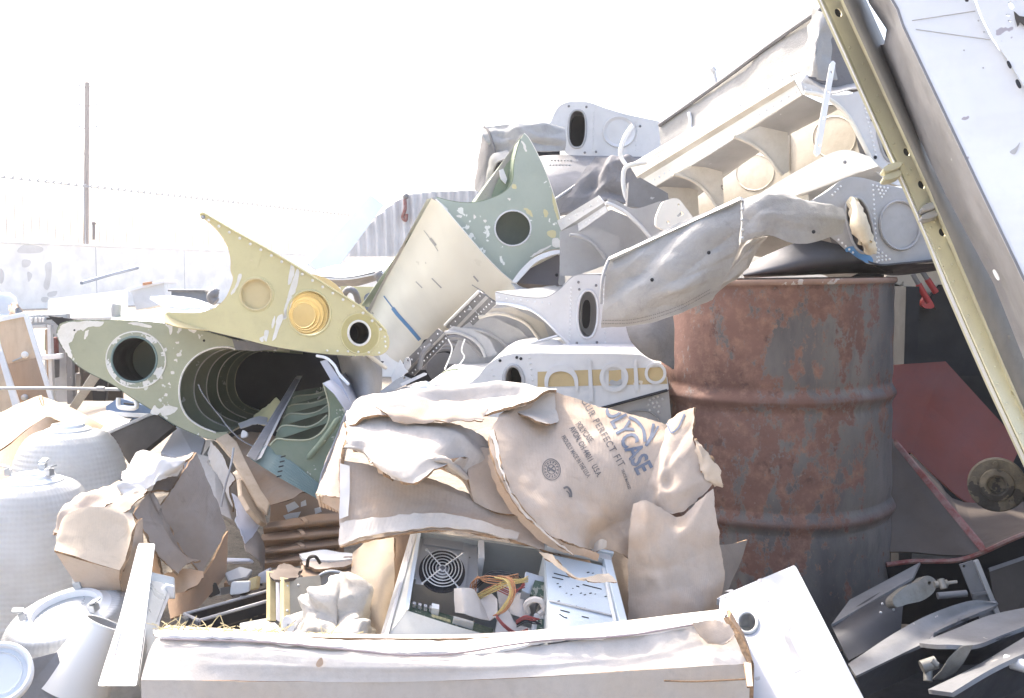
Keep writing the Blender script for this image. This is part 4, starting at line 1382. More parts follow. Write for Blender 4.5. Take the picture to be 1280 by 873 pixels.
# ================================================================== green flap with ribs
t = thing('green_flap_section', 'green flap section standing on edge with open curved ribs and a teal corrugated skin', 'flap section')
pf = Plane(370, 560, 2.45, 8, 12)
front = sp([(337, 557), (346, 549), (360, 550), (382, 550.5), (395, 546), (404, 538), (411, 525), (411, 505), (404, 479)], 5) + [(409, 480)] + sp([(418, 492), (433, 514), (421, 545), (408, 572), (402, 592), (398, 612)], 4) + [(372, 594), (350, 576)]
plate('front_rib', front, pf, .003, M['green_mid'], t)
tubes('rib_lip', [(edge3(front[:41], pf, pf.n * .001), .0024, False)], M['green'], t, 6)
tubes('rib_bead', [(wpath([(384, 574, 2.44), (398, 558, 2.44), (412, 540, 2.44), (424, 522, 2.44)], 5), [.003] + [.008] * 14 + [.003] , False)], M['green_mid'], t, 8)
for k, (pts, Y, bt) in enumerate((([(346, 540), (352, 533), (362, 532), (382, 534), (397, 529), (409, 519)], 2.58, 9),
                                  ([(354, 523), (360, 518), (370, 517), (384, 517.5), (398, 514), (410, 506)], 2.70, 8),
                                  ([(360, 509), (366, 506), (376, 505), (388, 504), (400, 501), (409, 497)], 2.82, 7),
                                  ([(366, 498), (372, 495), (382, 494), (392, 493), (402, 490), (408, 487)], 2.94, 6))):
    a = sp(pts, 5)
    pk = Plane(380, pts[2][1], Y, 8, 12)
    o = a + [(a[-1][0] + 2, a[-1][1] + bt), (a[0][0] - 3, a[0][1] + bt + 2)]
    plate('inner_rib', o, pk, .003, M['green_mid'], t)
    tubes('rib_lip', [(edge3(a, pk, pk.n * .001), .0022, False)], M['green'], t, 6)
plate('back_web', [(340, 562), (350, 530), (366, 490), (412, 482), (416, 540), (390, 562)], Plane(380, 525, 3.02, 8, 30), .003, M['green_dk'], t)  # added dark backing plate, shade between the ribs is in its colour
hull_bar('spar', [[P(308, 570, 2.40), P(319, 577, 2.38), P(327, 572, 2.38), P(324, 573, 2.43), P(312, 569, 2.45)],
                  [P(340, 519, 2.68), P(348, 521, 2.66), P(354, 516, 2.66), P(351, 516, 2.71), P(343, 516, 2.73)],
                  [P(369, 472, 3.0), P(374, 474, 2.98), P(378, 470, 2.98), P(376, 470, 3.03), P(371, 470, 3.05)]], M['wing_grey'], t, .001)
hull_bar('spar_face', [[P(309, 569, 2.39), P(319, 576, 2.372), P(319, 576, 2.377), P(309, 569, 2.395)], [P(369, 473, 2.97), P(374, 475, 2.95), P(374, 475, 2.955), P(369, 473, 2.975)]], M['grey_dk'], t)
# corrugated lower skin
rows = []
A0, A1 = [(313, 573, 2.40), (352, 599, 2.37), (401, 626, 2.38)], [(333, 556, 2.46), (365, 577, 2.44), (400, 606, 2.43)]
Rw = surf([A0, A1], 60, 6)
nn = (Rw[0][10] - Rw[0][0]).cross(Rw[-1][0] - Rw[0][0]).normalized()
if nn.dot(CAM - Rw[0][0]) < 0: nn = -nn
for j, r in enumerate(Rw):
    for i in range(len(r)):
        if i > 18: r[i] = r[i]
for j in range(len(Rw)):
    pass
Rd = surf([A0, A1], 40, 48)
for j, r in enumerate(Rd):
    for i in range(len(r)):
        if i >= 12: r[i] = r[i] + nn * .0022 * math.sin(j / 48 * 2 * math.pi * 8)
V, F, uv = grid(Rd); F = orient(V, F)
solid(obj('corrugated_skin', V, F, M['teal'], t, smooth=True), .002)
V, F = [], []
for k in range(5):
    q = P(354 - k * 1.3, 573 + k * 6.2, 2.36)
    n0 = len(V)
    V += [q + Vector((-.006, 0, .001)), q + Vector((.006, 0, .004)), q + Vector((.006, 0, .0075)), q + Vector((-.006, 0, .0045))]
    F.append((n0, n0 + 1, n0 + 2, n0 + 3))
obj('slot', V, F, M['dark'], t)
e = [P(*q) for q in ((404, 479, 2.452), (418, 492, 2.45), (433, 514, 2.45), (421, 545, 2.45), (402, 592, 2.42), (398, 612, 2.40))]
skin('outer_skin', e, [p + ray(470, 440) * .5 + Vector((.05, 0, .02)) for p in e], M['lav'], t, .002)

# pale blue curved skins between the yellow nose and the cardboard
t = thing('curved_fairing', 'smooth blue-grey curved fairing under the nose of the yellow section', 'fairing')
sheet('shell', [[(420, 440, 2.95), (436, 438, 2.80), (456, 438, 2.78), (472, 438, 2.90)], [(428, 470, 2.90), (446, 466, 2.74), (464, 464, 2.74), (478, 462, 2.88)], [(436, 515, 2.8), (452, 512, 2.68), (468, 505, 2.70), (476, 500, 2.82)]], M['wing_grey'], t, 22, 14, .004)
sheet('edge_strip', [[(400, 452, 2.62), (407, 450, 2.61)], [(416, 480, 2.60), (424, 474, 2.6)], [(434, 514, 2.58), (441, 508, 2.58)]], M['lav'], t, 4, 14, .004)
tubes('loose_trim', [(wpath([(396, 445, 2.62), (408, 448, 2.6), (418, 457, 2.58), (424, 468, 2.57), (436, 481, 2.56)], 5), .004, False)], M['white'], t, 6)

t = thing('yellow_scrap', 'torn yellow scrap of metal showing inside the green sections beside the spar', 'scrap')
sheet('plate', [[(318, 520, 2.9), (334, 508, 2.9), (346, 497, 2.9)], [(320, 527, 2.85), (336, 522, 2.85), (350, 505, 2.85)], [(330, 530, 2.8), (340, 528, 2.8), (346, 518, 2.8)]], M['yellow'], t, 12, 8, .004, wr=((.01, 14),), jag=.004)
sheet('torn_lip', [[(298, 530, 2.8), (316, 522, 2.8), (334, 521, 2.8)], [(300, 536, 2.76), (318, 530, 2.76), (334, 530, 2.76)]], M['wing_grey'], t, 10, 4, .003, jag=.003)

# ================================================================== yellow section
t = thing('yellow_wing_section', 'yellow primed wing section end with three round holes and a long curved horn', 'wing section')
pl = Plane(350, 390, 2.62, 4, -3)
dY = ray(314, 424)
o1 = sp([(249, 268), (255, 267), (262, 271), (300, 293), (340, 315), (380, 339), (420, 364), (450, 383), (470, 400), (483, 414)], 4)
o2 = sp([(485, 420), (486, 430), (483, 438), (476, 443), (466, 444.5)], 4)
o3 = sp([(440, 445), (410, 443), (380, 439.5), (340, 433), (300, 423), (250, 411), (225, 403), (206, 394)], 4)
o4 = sp([(208, 391), (228, 392), (250, 391.5), (268, 386), (282, 374), (290, 357), (292, 347), (289, 338), (289, 325), (285, 308), (276, 292), (264, 279), (255, 272)], 5)
outline = o1 + o2 + o3 + o4
h2 = ell(386.5, 391.5, 26.5, 28, 0, 44)
h3 = ell(449, 416.5, 12.2, 13.8, -10, 36)
h1 = ell(320, 368, 20, 20, 0, 36)
plate('end_rib', outline, pl, .004, M['yellow'], t, [h1, h2, h3])
dish('blanking_dish', 320, 368, 20.5, 20.5, pl, .010, M['yellow_in'], t, bead=.003, scale=.93)
ring_lip('dish_rim', ell(320, 368, 21, 21), pl, .0025, M['yellow'], t, .001)
ring_lip('hole_lip', ell(386.5, 391.5, 27, 28.5), pl, .003, M['yellow'], t, .001)
plate('nose_flange', ell(450, 417, 24, 25.5, -10, 44), pl.shift(pl.n * .0025), .0025, worn('olive_flange', (0.50, 0.44, 0.20), (0.36, 0.31, 0.14), 0.6, 12, rough=.45), t, [ell(449, 416.5, 12.4, 14, -10, 36)])
ring_lip('flange_bead', ell(450, 417, 24, 25.5, -10), pl, .0022, M['yellow'], t, .001)
ring_lip('bore_lip', ell(449, 416.5, 13.6, 15.2, -10), pl, .0032, M['chip'], t, .002)
b = edge3(h3 + h3[:1], pl)
skin('bore_tube', b, [p + dY * .3 for p in b], M['black'], t, .002)
plate('bore_end', h3, pl.shift(dY * .29), .002, M['black'], t)
# rib stack seen through the big hole
b = edge3(h2 + h2[:1], pl)
for k, (s, cc) in enumerate(((0.98, (383, 394)), (.86, (380, 398)), (.74, (376, 400)), (.62, (373, 402)))):
    of = dY * (.07 * (k + 1))
    inner = ell(386.5, 391.5, 26.5 * s, 28 * s, 0, 40)
    outer = ell(386.5, 391.5, 46, 44, 0, 40)
    plate('inner_rib', outer, pl, .003, M['yellow_in'], t, [inner], off=of)
    ring_lip('rib_lip', inner, pl, .0022, M['yellow_in'], t, 0, of)
plate('inner_web', ell(386, 391, 50, 48, 0, 30), pl.shift(dY * .42), .003, M['yellow_in'], t)
sk = edge3(o1, pl); skin('upper_skin', sk, [p + dY * .10 for p in sk], M['yellow'], t, .002)
sk = edge3(o2, pl); skin('nose_skin', sk, [p + dY * .55 for p in sk], M['yellow_in'], t, .002)
sk = edge3(o3, pl); skin('lower_skin', sk, [p + dY * .55 for p in sk], M['brownsheet'], t, .002)
sk = edge3(o4, pl); skin('trailing_web', sk, [p + dY * .04 for p in sk], M['yellow_in'], t, .002)
sheet('curled_lip', [[(205, 391, 2.60), (220, 400, 2.60), (240, 406, 2.61), (265, 411, 2.62)], [(206, 403, 2.57), (220, 408, 2.575), (240, 411, 2.59), (262, 413, 2.61)]], M['yellow_in'], t, 14, 5, .003)
tubes('edge_flange', [(edge3(o1[2:], pl, pl.n * .003), .003, False)], M['yellow'], t, 6)
rv = along(tr(o1, (-1.5, 4.2)), 15.0, pl, .004)
rivets('rivet', rv[1:], pl.n, .0042, M['chip'], t)
rivets('nose_rivet', along([(481, 421), (482, 434)], 6, pl, .004) + along([(474, 441), (400, 438)], 13, pl, .003), pl.n, .0034, M['chip'], t)
rivets('ring_rivet', [pl.at(*q) + pl.n * .004 for q in ell(450, 417, 27.5, 28.5, -10, 16)], pl.n, .002, M['yellow'], t)
# white scratches down the plate
for q in ([(364, 331), (368, 335), (366, 348), (360, 356)], [(370, 338), (374, 341), (370, 362), (366, 369), (359, 372)], [(360, 372), (366, 373), (360, 393), (355, 400), (356, 384)], [(347, 396), (354, 395), (347, 418), (340, 427), (344, 410)],
          [(331, 413), (336, 415), (332, 428), (330, 420)], [(297, 344), (302, 343), (299, 354), (291, 368), (289, 366), (296, 352)], [(324, 424), (330, 420), (328, 428)], [(357, 388), (360, 386), (358, 396), (354, 398)], [(341, 400), (344, 395), (343, 406), (339, 411)]):
    plate('scratch', jg(q), pl.shift(pl.n * .0012), .0006, M['chip'], t)
plate('faint_patch', [(300, 310), (327, 317), (322, 338), (296, 332)], pl.shift(pl.n * .0008), .0005, M['yellow'], t)
rivets('tip_bolt', [pl.at(254, 272) + pl.n * .002], pl.n, .006, M['wing_grey'], t)

# ================================================================== cream wing with green end
t = thing('cream_wing_section', 'big cream wing section with a blue stripe and a grey-green end rib pointing up', 'wing section')
pl = Plane(630, 280, 3.25, 12, 2)
g1 = sp([(655, 167), (662, 175), (676, 202), (688, 232), (697, 262), (703, 288), (706, 311)], 5)
g2 = sp([(704, 311), (690, 312), (674, 317), (662, 326), (652, 338), (645, 347), (640, 353)], 5)
g3 = sp([(637, 350), (620, 336), (600, 316), (578, 290), (560, 268), (548, 253), (540, 247)], 5)
g4 = sp([(546, 247), (560, 251), (580, 254), (597, 253), (612, 249), (628, 242), (638, 233), (642, 222), (643, 205), (646, 190), (651, 174)], 4)
gh = ell(641, 285.5, 22.5, 22, -15, 40)
plate('end_rib', g1 + g2 + g3 + g4, pl, .004, M['green_grey'], t, [gh])
ring_lip('hole_lip', gh, pl, .003, M['wing'], t, .001)
dG = (P(455, 400, 3.9) - P(560, 262, 3.25)).normalized()
b = edge3(ell(641, 285.5, 34, 33, -15, 40), pl)
plate('inner_web', ell(641, 285.5, 36, 34, -15, 30), pl.shift(-pl.n * .10), .003, worn('shaded_teal_web', (.13, .16, .15), (.2, .23, .2), .5, 6), t)
pf2 = Plane(630, 215, 3.30, 12, 2)
plate('back_rib', [(594, 252), (652, 168), (648, 190), (640, 232), (622, 246), (612, 250)], pf2, .004, M['olivegrey'], t)
plate('notch_web', sp([(614, 250), (622, 226), (638, 200), (641, 222), (637, 233), (626, 243)], 3, True), pf2.shift(pf2.n * .01), .003, M['green_mid'], t)
plate('clip', [(624, 213), (629, 211), (634, 224), (632, 230), (626, 224)], pf2.shift(pf2.n * .02), .006, M['wing'], t)
# cream skin: from the rib's lower edge away down to the left
ea = [pl.at(*q) for q in list(reversed(g3))] + [P(648, 358, 3.22), P(662, 364, 3.22)]
far = [(456, 398, 3.95), (462, 410, 3.95), (470, 425, 3.92), (480, 440, 3.9), (495, 452, 3.85), (515, 458, 3.8), (540, 462, 3.75)]
fb = spline([P(*q) for q in far], 6)
def resample(L, n):
    d = [0.0]
    for a, c in zip(L[:-1], L[1:]): d.append(d[-1] + (c - a).length)
    out = []
    for i in range(n):
        s = d[-1] * i / (n - 1)
        j = max(k for k in range(len(d)) if d[k] <= s + 1e-9); j = min(j, len(L) - 2)
        f = (s - d[j]) / max(1e-9, d[j + 1] - d[j])
        out.append(L[j].lerp(L[j + 1], min(1, f)))
    return out
ra, rb = resample(ea, 34), resample(fb, 34)
rows = []
for k in range(21):
    f = k / 20
    r = []
    for i in range(34):
        g = i / 33
        p = ra[i].lerp(rb[i], f)
        p = p + Vector((0.03, -0.10, -.02)) * math.sin(math.pi * g) * math.sin(math.pi * min(1, f + .25)) * .8
        p += Vector((0, -1, 0)) * .004 * fbm(p * 3)
        r.append(p)
    rows.append(r)
V, F, uv = grid(rows); F = orient(V, F)
cs_ = obj('cream_skin', V, F, M['cream'], t, smooth=True, uvs=uv); 
ink_line('blue_stripe', [(491, 385), (497, 393), (505, 402), (514, 412), (525, 425)], 4.5, cs_, M['blue_stain'], t)
ink_line('blue_stripe_tail', [(480, 370), (486, 378), (492, 386)], 1.5, cs_, M['blue_stain'], t)
for q, w_ in (([(538, 298), (545, 307)], 3.2), ([(530, 288), (536, 296), (548, 314)], 0.8), ([(592, 345), (598, 352)], 2), ([(540, 348), (552, 360)], 1.5), ([(520, 352), (528, 360)], 1.2), ([(590, 356), (606, 366)], 1.2)):
    ink_line('scuff', q, w_, cs_, M['wing_grey'], t)
solid(cs_, .004)
hull_bar('edge_trim', [[P(533, 249, 3.24), P(541, 247, 3.24), P(543, 250, 3.26), P(536, 252, 3.27)], [P(453, 398, 3.93), P(459, 394, 3.93), P(463, 398, 3.95), P(458, 402, 3.96)]], M['wing'], t, .003)
tubes('skin_edge', [(edge3(g3, pl, pl.n * .002), .004, False)], M['wing_grey'], t, 6)
# other side skin
es = edge3(list(reversed(g1)), pl)
skin('far_skin', es, [p + dG * .6 + Vector((0, .15, 0)) for p in es], M['cream'], t, .003)
es = edge3(g4, pl)
skin('top_skin', es, [p + dG * .8 + Vector((0, .1, 0)) for p in es], M['green_mid'], t, .003)
for q in ([(690, 240), (697, 262), (700, 280), (696, 272), (692, 258)], [(684, 290), (694, 288), (694, 297), (686, 296)], [(655, 260), (664, 264), (666, 272), (660, 268)], [(641, 230), (646, 232), (645, 237), (640, 235)], [(680, 262), (685, 265), (683, 272), (680, 270)]):
    plate('yellow_chip', jg(q), pl.shift(pl.n * .0012), .0006, M['yellow'], t)
for q in ([(652, 177), (655, 178), (659, 189), (656, 188)], [(690, 300), (698, 298), (701, 308), (692, 309)], [(592, 268), (595, 272), (592, 274)], [(570, 270), (578, 269), (576, 273)], [(548, 252), (556, 258), (565, 270), (560, 268)], [(604, 276), (608, 275), (607, 279)], [(634, 248), (638, 248), (637, 251)], [(663, 322), (670, 315), (690, 306), (680, 314)]):
    plate('white_chip', jg(q), pl.shift(pl.n * .0012), .0006, M['chip'], t)
# boxed tail at the lower right
sheet('tail_lip', [[(640, 352, 3.20), (652, 336, 3.20), (668, 322, 3.20), (688, 314, 3.2), (706, 312, 3.2)], [(645, 354, 3.19), (656, 342, 3.19), (670, 328, 3.19), (690, 319, 3.19), (706, 316, 3.19)]], M['wing'], t, 16, 4, .004)
quadbox('tail_cavity', [(646, 354, 3.3), (658, 338, 3.32), (704, 315, 3.34), (706, 358, 3.3)], .1, worn('dusky_cavity', (.16, .145, .15), (.10, .09, .09), .5, 5), t)
quadbox('tail_edge', [(703, 312, 3.19), (707, 312, 3.19), (706, 357, 3.2), (699, 357, 3.2)], .08, M['wing_grey'], t)
sheet('torn_floor', [[(640, 353, 3.2), (660, 359, 3.22), (690, 356, 3.2), (699, 358, 3.2)], [(650, 368, 3.1), (668, 374, 3.08), (684, 372, 3.08), (698, 362, 3.12)]], M['wing_grey'], t, 12, 6, .003, wr=((.01, 12),), jag=.004)
rivets('bolt', [P(696, 344, 3.28)], Vector((0, -1, 0)), .006, M['dark'], t)

# ================================================================== grey / white flap sections on the right
def channel(name, L, Rr, mats, parent, rv=9, rvr=.0035):
    """open riveted leading-edge channel: four cross-section points at each end"""
    a = [P(*q) for q in L]; b = [P(*q) for q in Rr]
    V = a + b
    k = len(a)
    F = [(i, i + 1, k + i + 1, k + i) for i in range(k - 1)]
    F = [orient(V, [f])[0] for f in F]
    o = obj(name, V, F, mats[0], parent)
    if len(mats) > 1:
        o.data.materials.append(mats[1])
        for i, p in enumerate(o.data.polygons): p.material_index = 1 if i % 2 else 0
    solid(o, .004, offset=0)
    pts = []
    for (i, n, off) in ((0, rv, .5), (k - 2, rv * 2, .5)):
        for j in range(n):
            f = (j + .5) / n
            c1 = a[i].lerp(a[i + 1], off); c2 = b[i].lerp(b[i + 1], off)
            p = c1.lerp(c2, f); pts.append(p + (CAM - p).normalized() * .004)
    rivets('channel_rivet', pts, (CAM - a[0]), rvr, M['white'], parent)
    return o

# ---- topmost section
t = thing('top_flap_section', 'white ended wing flap topmost on the heap, with a canvas sleeve on its front', 'flap section')
pl = Plane(760, 160, 3.7, -6, 0)
o = sp([(690, 150), (698, 135), (709, 129), (722, 128), (736, 129), (756, 136), (783, 144), (825, 153)], 4) + sp([(824, 186), (808, 195), (790, 196), (756, 196), (717, 196), (706, 191)], 3) + sp([(706, 175), (704, 160), (684, 157)], 3)
ho = slot(721.5, 161.5, 11, 23.5, 2)
plate('end_plate', o, pl, .004, M['wing'], t, [ho])
ring_lip('oval_lip', ho, pl, .004, M['wing_grey'], t, .001)
b = edge3(ho + ho[:1], pl); skin('oval_tube', b, [p - pl.n * .12 for p in b], M['grey_dk'], t, .002)
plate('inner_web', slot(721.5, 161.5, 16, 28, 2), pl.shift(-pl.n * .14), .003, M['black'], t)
dish('pressed_dish', 774, 165, 21, 20, pl, .005, M['wing'], t, bead=.004, scale=.7)
rivets('bolt', [pl.at(*q) + pl.n * .001 for q in ((711, 133), (733, 134), (731, 191), (745, 190), (800, 158))], pl.n, .005, M['grey_dk'], t)
rivets('rivet', along([(742, 140), (741, 190)], 5, pl, .001) + along([(795, 152), (795, 190)], 6, pl, .001), pl.n, .003, M['wing'], t)
sk = edge3(o[:32], pl); skin('upper_skin', sk, [p + Vector((0.2, 1.2, 0.05)) for p in sk], M['wing'], t, .003)
sheet('under_skin', [[(640, 200, 3.75), (690, 194, 3.7), (740, 195, 3.7), (808, 195, 3.7)], [(640, 222, 3.5), (690, 226, 3.45), (740, 228, 3.45), (800, 226, 3.5)], [(660, 262, 3.4), (695, 270, 3.36), (730, 262, 3.36), (780, 255, 3.4)]], M['grey_dk'], t, 24, 12, .004)  # dark grey colour carries the shading beneath the flap
pts = []
for i in range(7):
    for j in range(7):
        pts.append(P(690 + 4 * i - j * 2.2, 201 + j * 6.0, 3.60 - .02 * j))
rivets('skin_rivet', pts, Vector((0, -1, -.3)), .004, M['wing_grey'], t)
tubes('skin_seam', [(wpath([(694, 250, 3.34), (735, 222, 3.44), (772, 198, 3.60)], 5), .006, False)], M['wing_grey'], t, 6)
sheet('canvas_sleeve', [[(602, 157, 3.62), (640, 155, 3.58), (675, 156, 3.58), (706, 158, 3.62)], [(604, 172, 3.56), (640, 170, 3.54), (676, 172, 3.54), (708, 174, 3.58)], [(620, 192, 3.56), (646, 190, 3.54), (680, 189, 3.54), (706, 189, 3.58)]], M['canvas'], t, 44, 26, .004, wr=((.006, 7), (.003, 24)), folds=(10, .02))
sheet('canvas_end', [[(604, 157, 3.62), (612, 165, 3.56), (620, 190, 3.54)], [(598, 195, 3.66), (606, 200, 3.58), (612, 205, 3.56)], [(594, 236, 3.7), (600, 240, 3.62), (606, 236, 3.58)]], M['canvas_dk'], t, 12, 18, .004, wr=((.01, 7),))
sheet('rolled_cuff', [[(607, 232, 3.58), (609, 208, 3.55), (616, 194, 3.52), (634, 188, 3.53)], [(614, 224, 3.54), (616, 210, 3.5), (624, 200, 3.48), (640, 196, 3.5)]], M['canvas'], t, 18, 8, .006, wr=((.008, 9),))
plate('inner_face', [(606, 238), (600, 240), (610, 200), (640, 190), (700, 188), (700, 240), (650, 260)], Plane(650, 215, 3.78, -6, 0), .003, M['black'], t)
t = sheet('canvas_drape', [[(742, 192, 3.40), (772, 196, 3.36), (800, 200, 3.36)], [(715, 235, 3.34), (760, 228, 3.30), (800, 232, 3.32)], [(696, 268, 3.32), (750, 250, 3.28), (800, 258, 3.3)]], M['canvas_dk'], None, 44, 36, .004, wr=((.012, 5), (.003, 16)), folds=(10, .03))
tag(t, 'dark grey canvas drape hanging under the topmost flap, behind the loose white cable', 'canvas')
t = tag(tubes('loose_cable', [(wpath([(790, 158, 3.2), (782, 170, 3.15), (776, 186, 3.12), (776, 196, 3.12), (782, 206, 3.11)], 6), .007, False), (wpath([(808, 203, 3.1), (795, 205, 3.1), (782, 210, 3.1), (779, 225, 3.1), (782, 245, 3.1), (788, 254, 3.1), (797, 257, 3.1)], 6), .007, False)], M['plastic_w'], None, 8), 'loose white cable looping down between the upper flaps', 'cable')

# ---- big upper right section
t = thing('upper_flap_section', 'large cream wing flap high on the right, long riveted channel and scooped ribs inside', 'flap section')
LE, RE = [(788, 208, 3.25), (796, 221, 3.22), (799, 227, 3.23), (806, 242, 3.21)], [(982, 88, 2.62), (993, 100, 2.59), (996, 106, 2.60), (1003, 119, 2.58)]
channel('front_channel', LE, RE, [M['cream'], M['cream_in'], M['cream']], t, 13)
hull_bar('channel_lip', [[P(787, 206, 3.25), P(789, 210, 3.24), P(791, 209, 3.25)], [P(998, 82, 2.58), P(1000, 86, 2.57), P(1001, 85, 2.58)]], M['white'], t)
sheet('top_inner_skin', [[(806, 242, 3.21), (870, 204, 2.99), (940, 160, 2.78), (1003, 119, 2.58)], [(826, 255, 3.32), (890, 222, 3.1), (958, 182, 2.9), (1035, 132, 2.68)], [(850, 262, 3.42), (905, 222, 3.22), (970, 178, 3.0), (1066, 128, 2.78)]], M['wing_grey'], t, 24, 10, .003)  # grey colour carries the shade inside the cream flap
web = Plane.three((860, 262, 3.42), (1075, 140, 2.8), (1085, 200, 2.76))
plate('back_web', [(835, 262), (890, 222), (985, 162), (1075, 118), (1092, 205), (985, 250), (880, 290), (830, 290)], web, .004, M['cream_in'], t)
ring_lip('web_dish', ell(1043, 172, 27, 26, -20), web, .003, M['cream_in'], t, -.001)
ring_lip('web_dish', ell(944, 216, 24, 22, -20), web, .003, M['cream_in'], t, -.001)
rivets('web_rivet', along([(984, 172), (984, 214)], 6, web, .001) + along([(901, 222), (902, 250)], 6, web, .001), web.n, .0035, M['cream_in'], t)
tubes('web_seam', [([web.at(987, 168) + web.n * .003, web.at(987, 214) + web.n * .003], .004, False)], M['cream_in'], t, 6)
def scoop(nm, curve, back, Y, yaw, mt, par):
    pk = Plane(curve[0][0], curve[0][1], Y, yaw, 0)
    c = sp(curve, 5)
    plate(nm, c + back, pk, .004, mt, par)
    tubes('rib_lip', [(edge3(c, pk, pk.n * .002), .0055, False)], mt, par, 8)
    return pk
scoop('scooped_rib', [(916, 171), (930, 176), (948, 186), (962, 200), (972, 214), (978, 219)], [(986, 215), (985, 166), (950, 158)], 2.72, 10, M['cream_in'], t)
scoop('scooped_rib', [(841, 218), (856, 222), (872, 230), (886, 244), (896, 260)], [(905, 256), (903, 215), (870, 206)], 3.0, 10, M['cream_in'], t)
scoop('scooped_rib', [(806, 240), (822, 242), (842, 250), (856, 262), (866, 276)], [(874, 272), (872, 238), (840, 230)], 3.15, 10, M['cream_in'], t)
pe = Plane(1080, 170, 2.52, 10, 0)
he = slot(1110, 176, 11, 26, -14)
oe = sp([(1001, 103), (1020, 108), (1036, 118), (1060, 118), (1085, 112), (1140, 118), (1205, 140)], 4) + [(1215, 245), (1150, 240), (1110, 228)] + sp([(1095, 214), (1086, 196), (1074, 172), (1062, 150), (1046, 132), (1026, 120), (1004, 116)], 4)
plate('end_rib', oe, pe, .004, M['wing'], t, [he])
tubes('end_rib_lip', [(edge3(sp([(1095, 214), (1086, 196), (1074, 172), (1062, 150), (1046, 132), (1026, 120), (1004, 116)], 4), pe, pe.n * .003), .006, False)], M['cream'], t, 8)
ring_lip('oval_lip', he, pe, .004, M['wing_grey'], t, .001)
b = edge3(he + he[:1], pe); skin('oval_tube', b, [p - pe.n * .1 for p in b], M['grey_dk'], t, .002)
plate('oval_web', slot(1110, 176, 15, 30, -14), pe.shift(-pe.n * .11), .002, M['grey_dk'], t)
dish('end_dish', 1185, 160, 16, 30, pe, .006, M['wing_grey'], t, rot=-15, bead=.006, scale=.8)
rivets('end_rivet', along([(1080, 130), (1096, 200)], 6, pe, .001) + along([(1006, 110), (1032, 121)], 8, pe, .002), pe.n, .0035, M['white'], t)
rivets('end_bolt', [pe.at(*q) + pe.n * .001 for q in ((1094, 197), (1120, 215), (1090, 150))], pe.n, .005, M['dark'], t)
sheet('lower_lip', [[(946, 244, 2.76), (1000, 212, 2.64), (1050, 188, 2.56), (1087, 196, 2.49)], [(950, 256, 2.755), (1010, 240, 2.62), (1062, 220, 2.535), (1098, 208, 2.47)]], M['cream'], t, 20, 10, .004)
sheet('underside', [[(950, 256, 2.755), (1010, 240, 2.62), (1062, 220, 2.535), (1098, 208, 2.47)], [(960, 270, 2.95), (1020, 256, 2.85), (1075, 238, 2.75), (1130, 232, 2.7)]], M['cream_in'], t, 20, 6, .004)
sheet('lower_skin', [[(860, 282, 3.05), (900, 264, 2.95), (950, 246, 2.80), (1010, 236, 2.66)], [(840, 300, 3.05), (890, 285, 2.95), (940, 272, 2.80), (1010, 256, 2.66)]], M['cream'], t, 16, 6, .004)
rivets('lip_bolt', [P(1056, 203, 2.47)], Vector((0, -1, .3)), .005, M['grey_dk'], t)
sheet('outer_skin', [[(1001, 103, 2.53), (1036, 117, 2.53), (1085, 111, 2.52), (1205, 140, 2.5)], [(1030, 60, 3.3), (1060, 70, 3.3), (1100, 70, 3.3), (1205, 90, 3.3)]], M['wing_grey'], t, 14, 4, .003)
# canvas shroud standing behind the channel
sheet('canvas_shroud', [[(824, 158, 3.24), (900, 104, 3.0), (970, 52, 2.78), (1026, 13, 2.62)], [(826, 178, 3.22), (900, 126, 2.98), (970, 78, 2.76), (1022, 50, 2.62)], [(829, 196, 3.2), (900, 150, 2.96), (970, 105, 2.74), (1010, 84, 2.62)]], M['canvas'], t, 30, 14, .004, wr=((.008, 6),))
tubes('shroud_bead', [(wpath([(824, 157, 3.23), (900, 103, 2.99), (970, 51, 2.77), (1026, 12, 2.61)], 5), .006, False)], M['canvas_dk'], t, 6)
sheet('shroud_end', [[(1020, 14, 2.6), (1030, 20, 2.56), (1044, 34, 2.58)], [(1006, 50, 2.58), (1022, 58, 2.50), (1042, 66, 2.56)], [(1004, 92, 2.57), (1022, 98, 2.50), (1046, 100, 2.54)]], M['canvas'], t, 18, 18, .004, wr=((.018, 9),), crease=(.008, 12))
sheet('shroud_back', [[(1030, 10, 2.66), (1060, 40, 2.64)], [(1010, 100, 2.64), (1076, 118, 2.62)]], M['canvas_dk'], t, 8, 8, .004)
tubes('repair_stitch', [(wpath([(861, 141, 3.10), (863, 150, 3.09), (863, 158, 3.09), (866, 163, 3.08)], 3), .006, False)], M['white'], t, 6)
ps = Plane.three((1041, 77, 2.46), (1021, 194, 2.42), (1030, 194, 2.42))
strap = plate('perforated_strap', sp([(1037.5, 80), (1041, 76), (1044.5, 79)], 3) + sp([(1025.5, 192), (1021, 195.5), (1017.5, 191)], 3), ps, .004, M['white'], None, [ell(1039.5, 90, 1.5, 2, 0, 10), ell(1035, 115, 1.7, 2.4, 0, 10), ell(1030, 148, 1.4, 2, 0, 10), ell(1024, 182, 1.4, 2, 0, 10)])
tag(strap, 'narrow white perforated metal strap dangling before the upper right flap', 'strap')
tag(tubes('aerial_stub', [([P(897, 110, 3.2), P(892, 88, 3.2)], .006, False), ([P(893, 90, 3.2), P(890, 85, 3.2)], .010, False)], M['wing'], None, 8), 'small pale rod poking up behind the upper canvas shroud', 'rod')

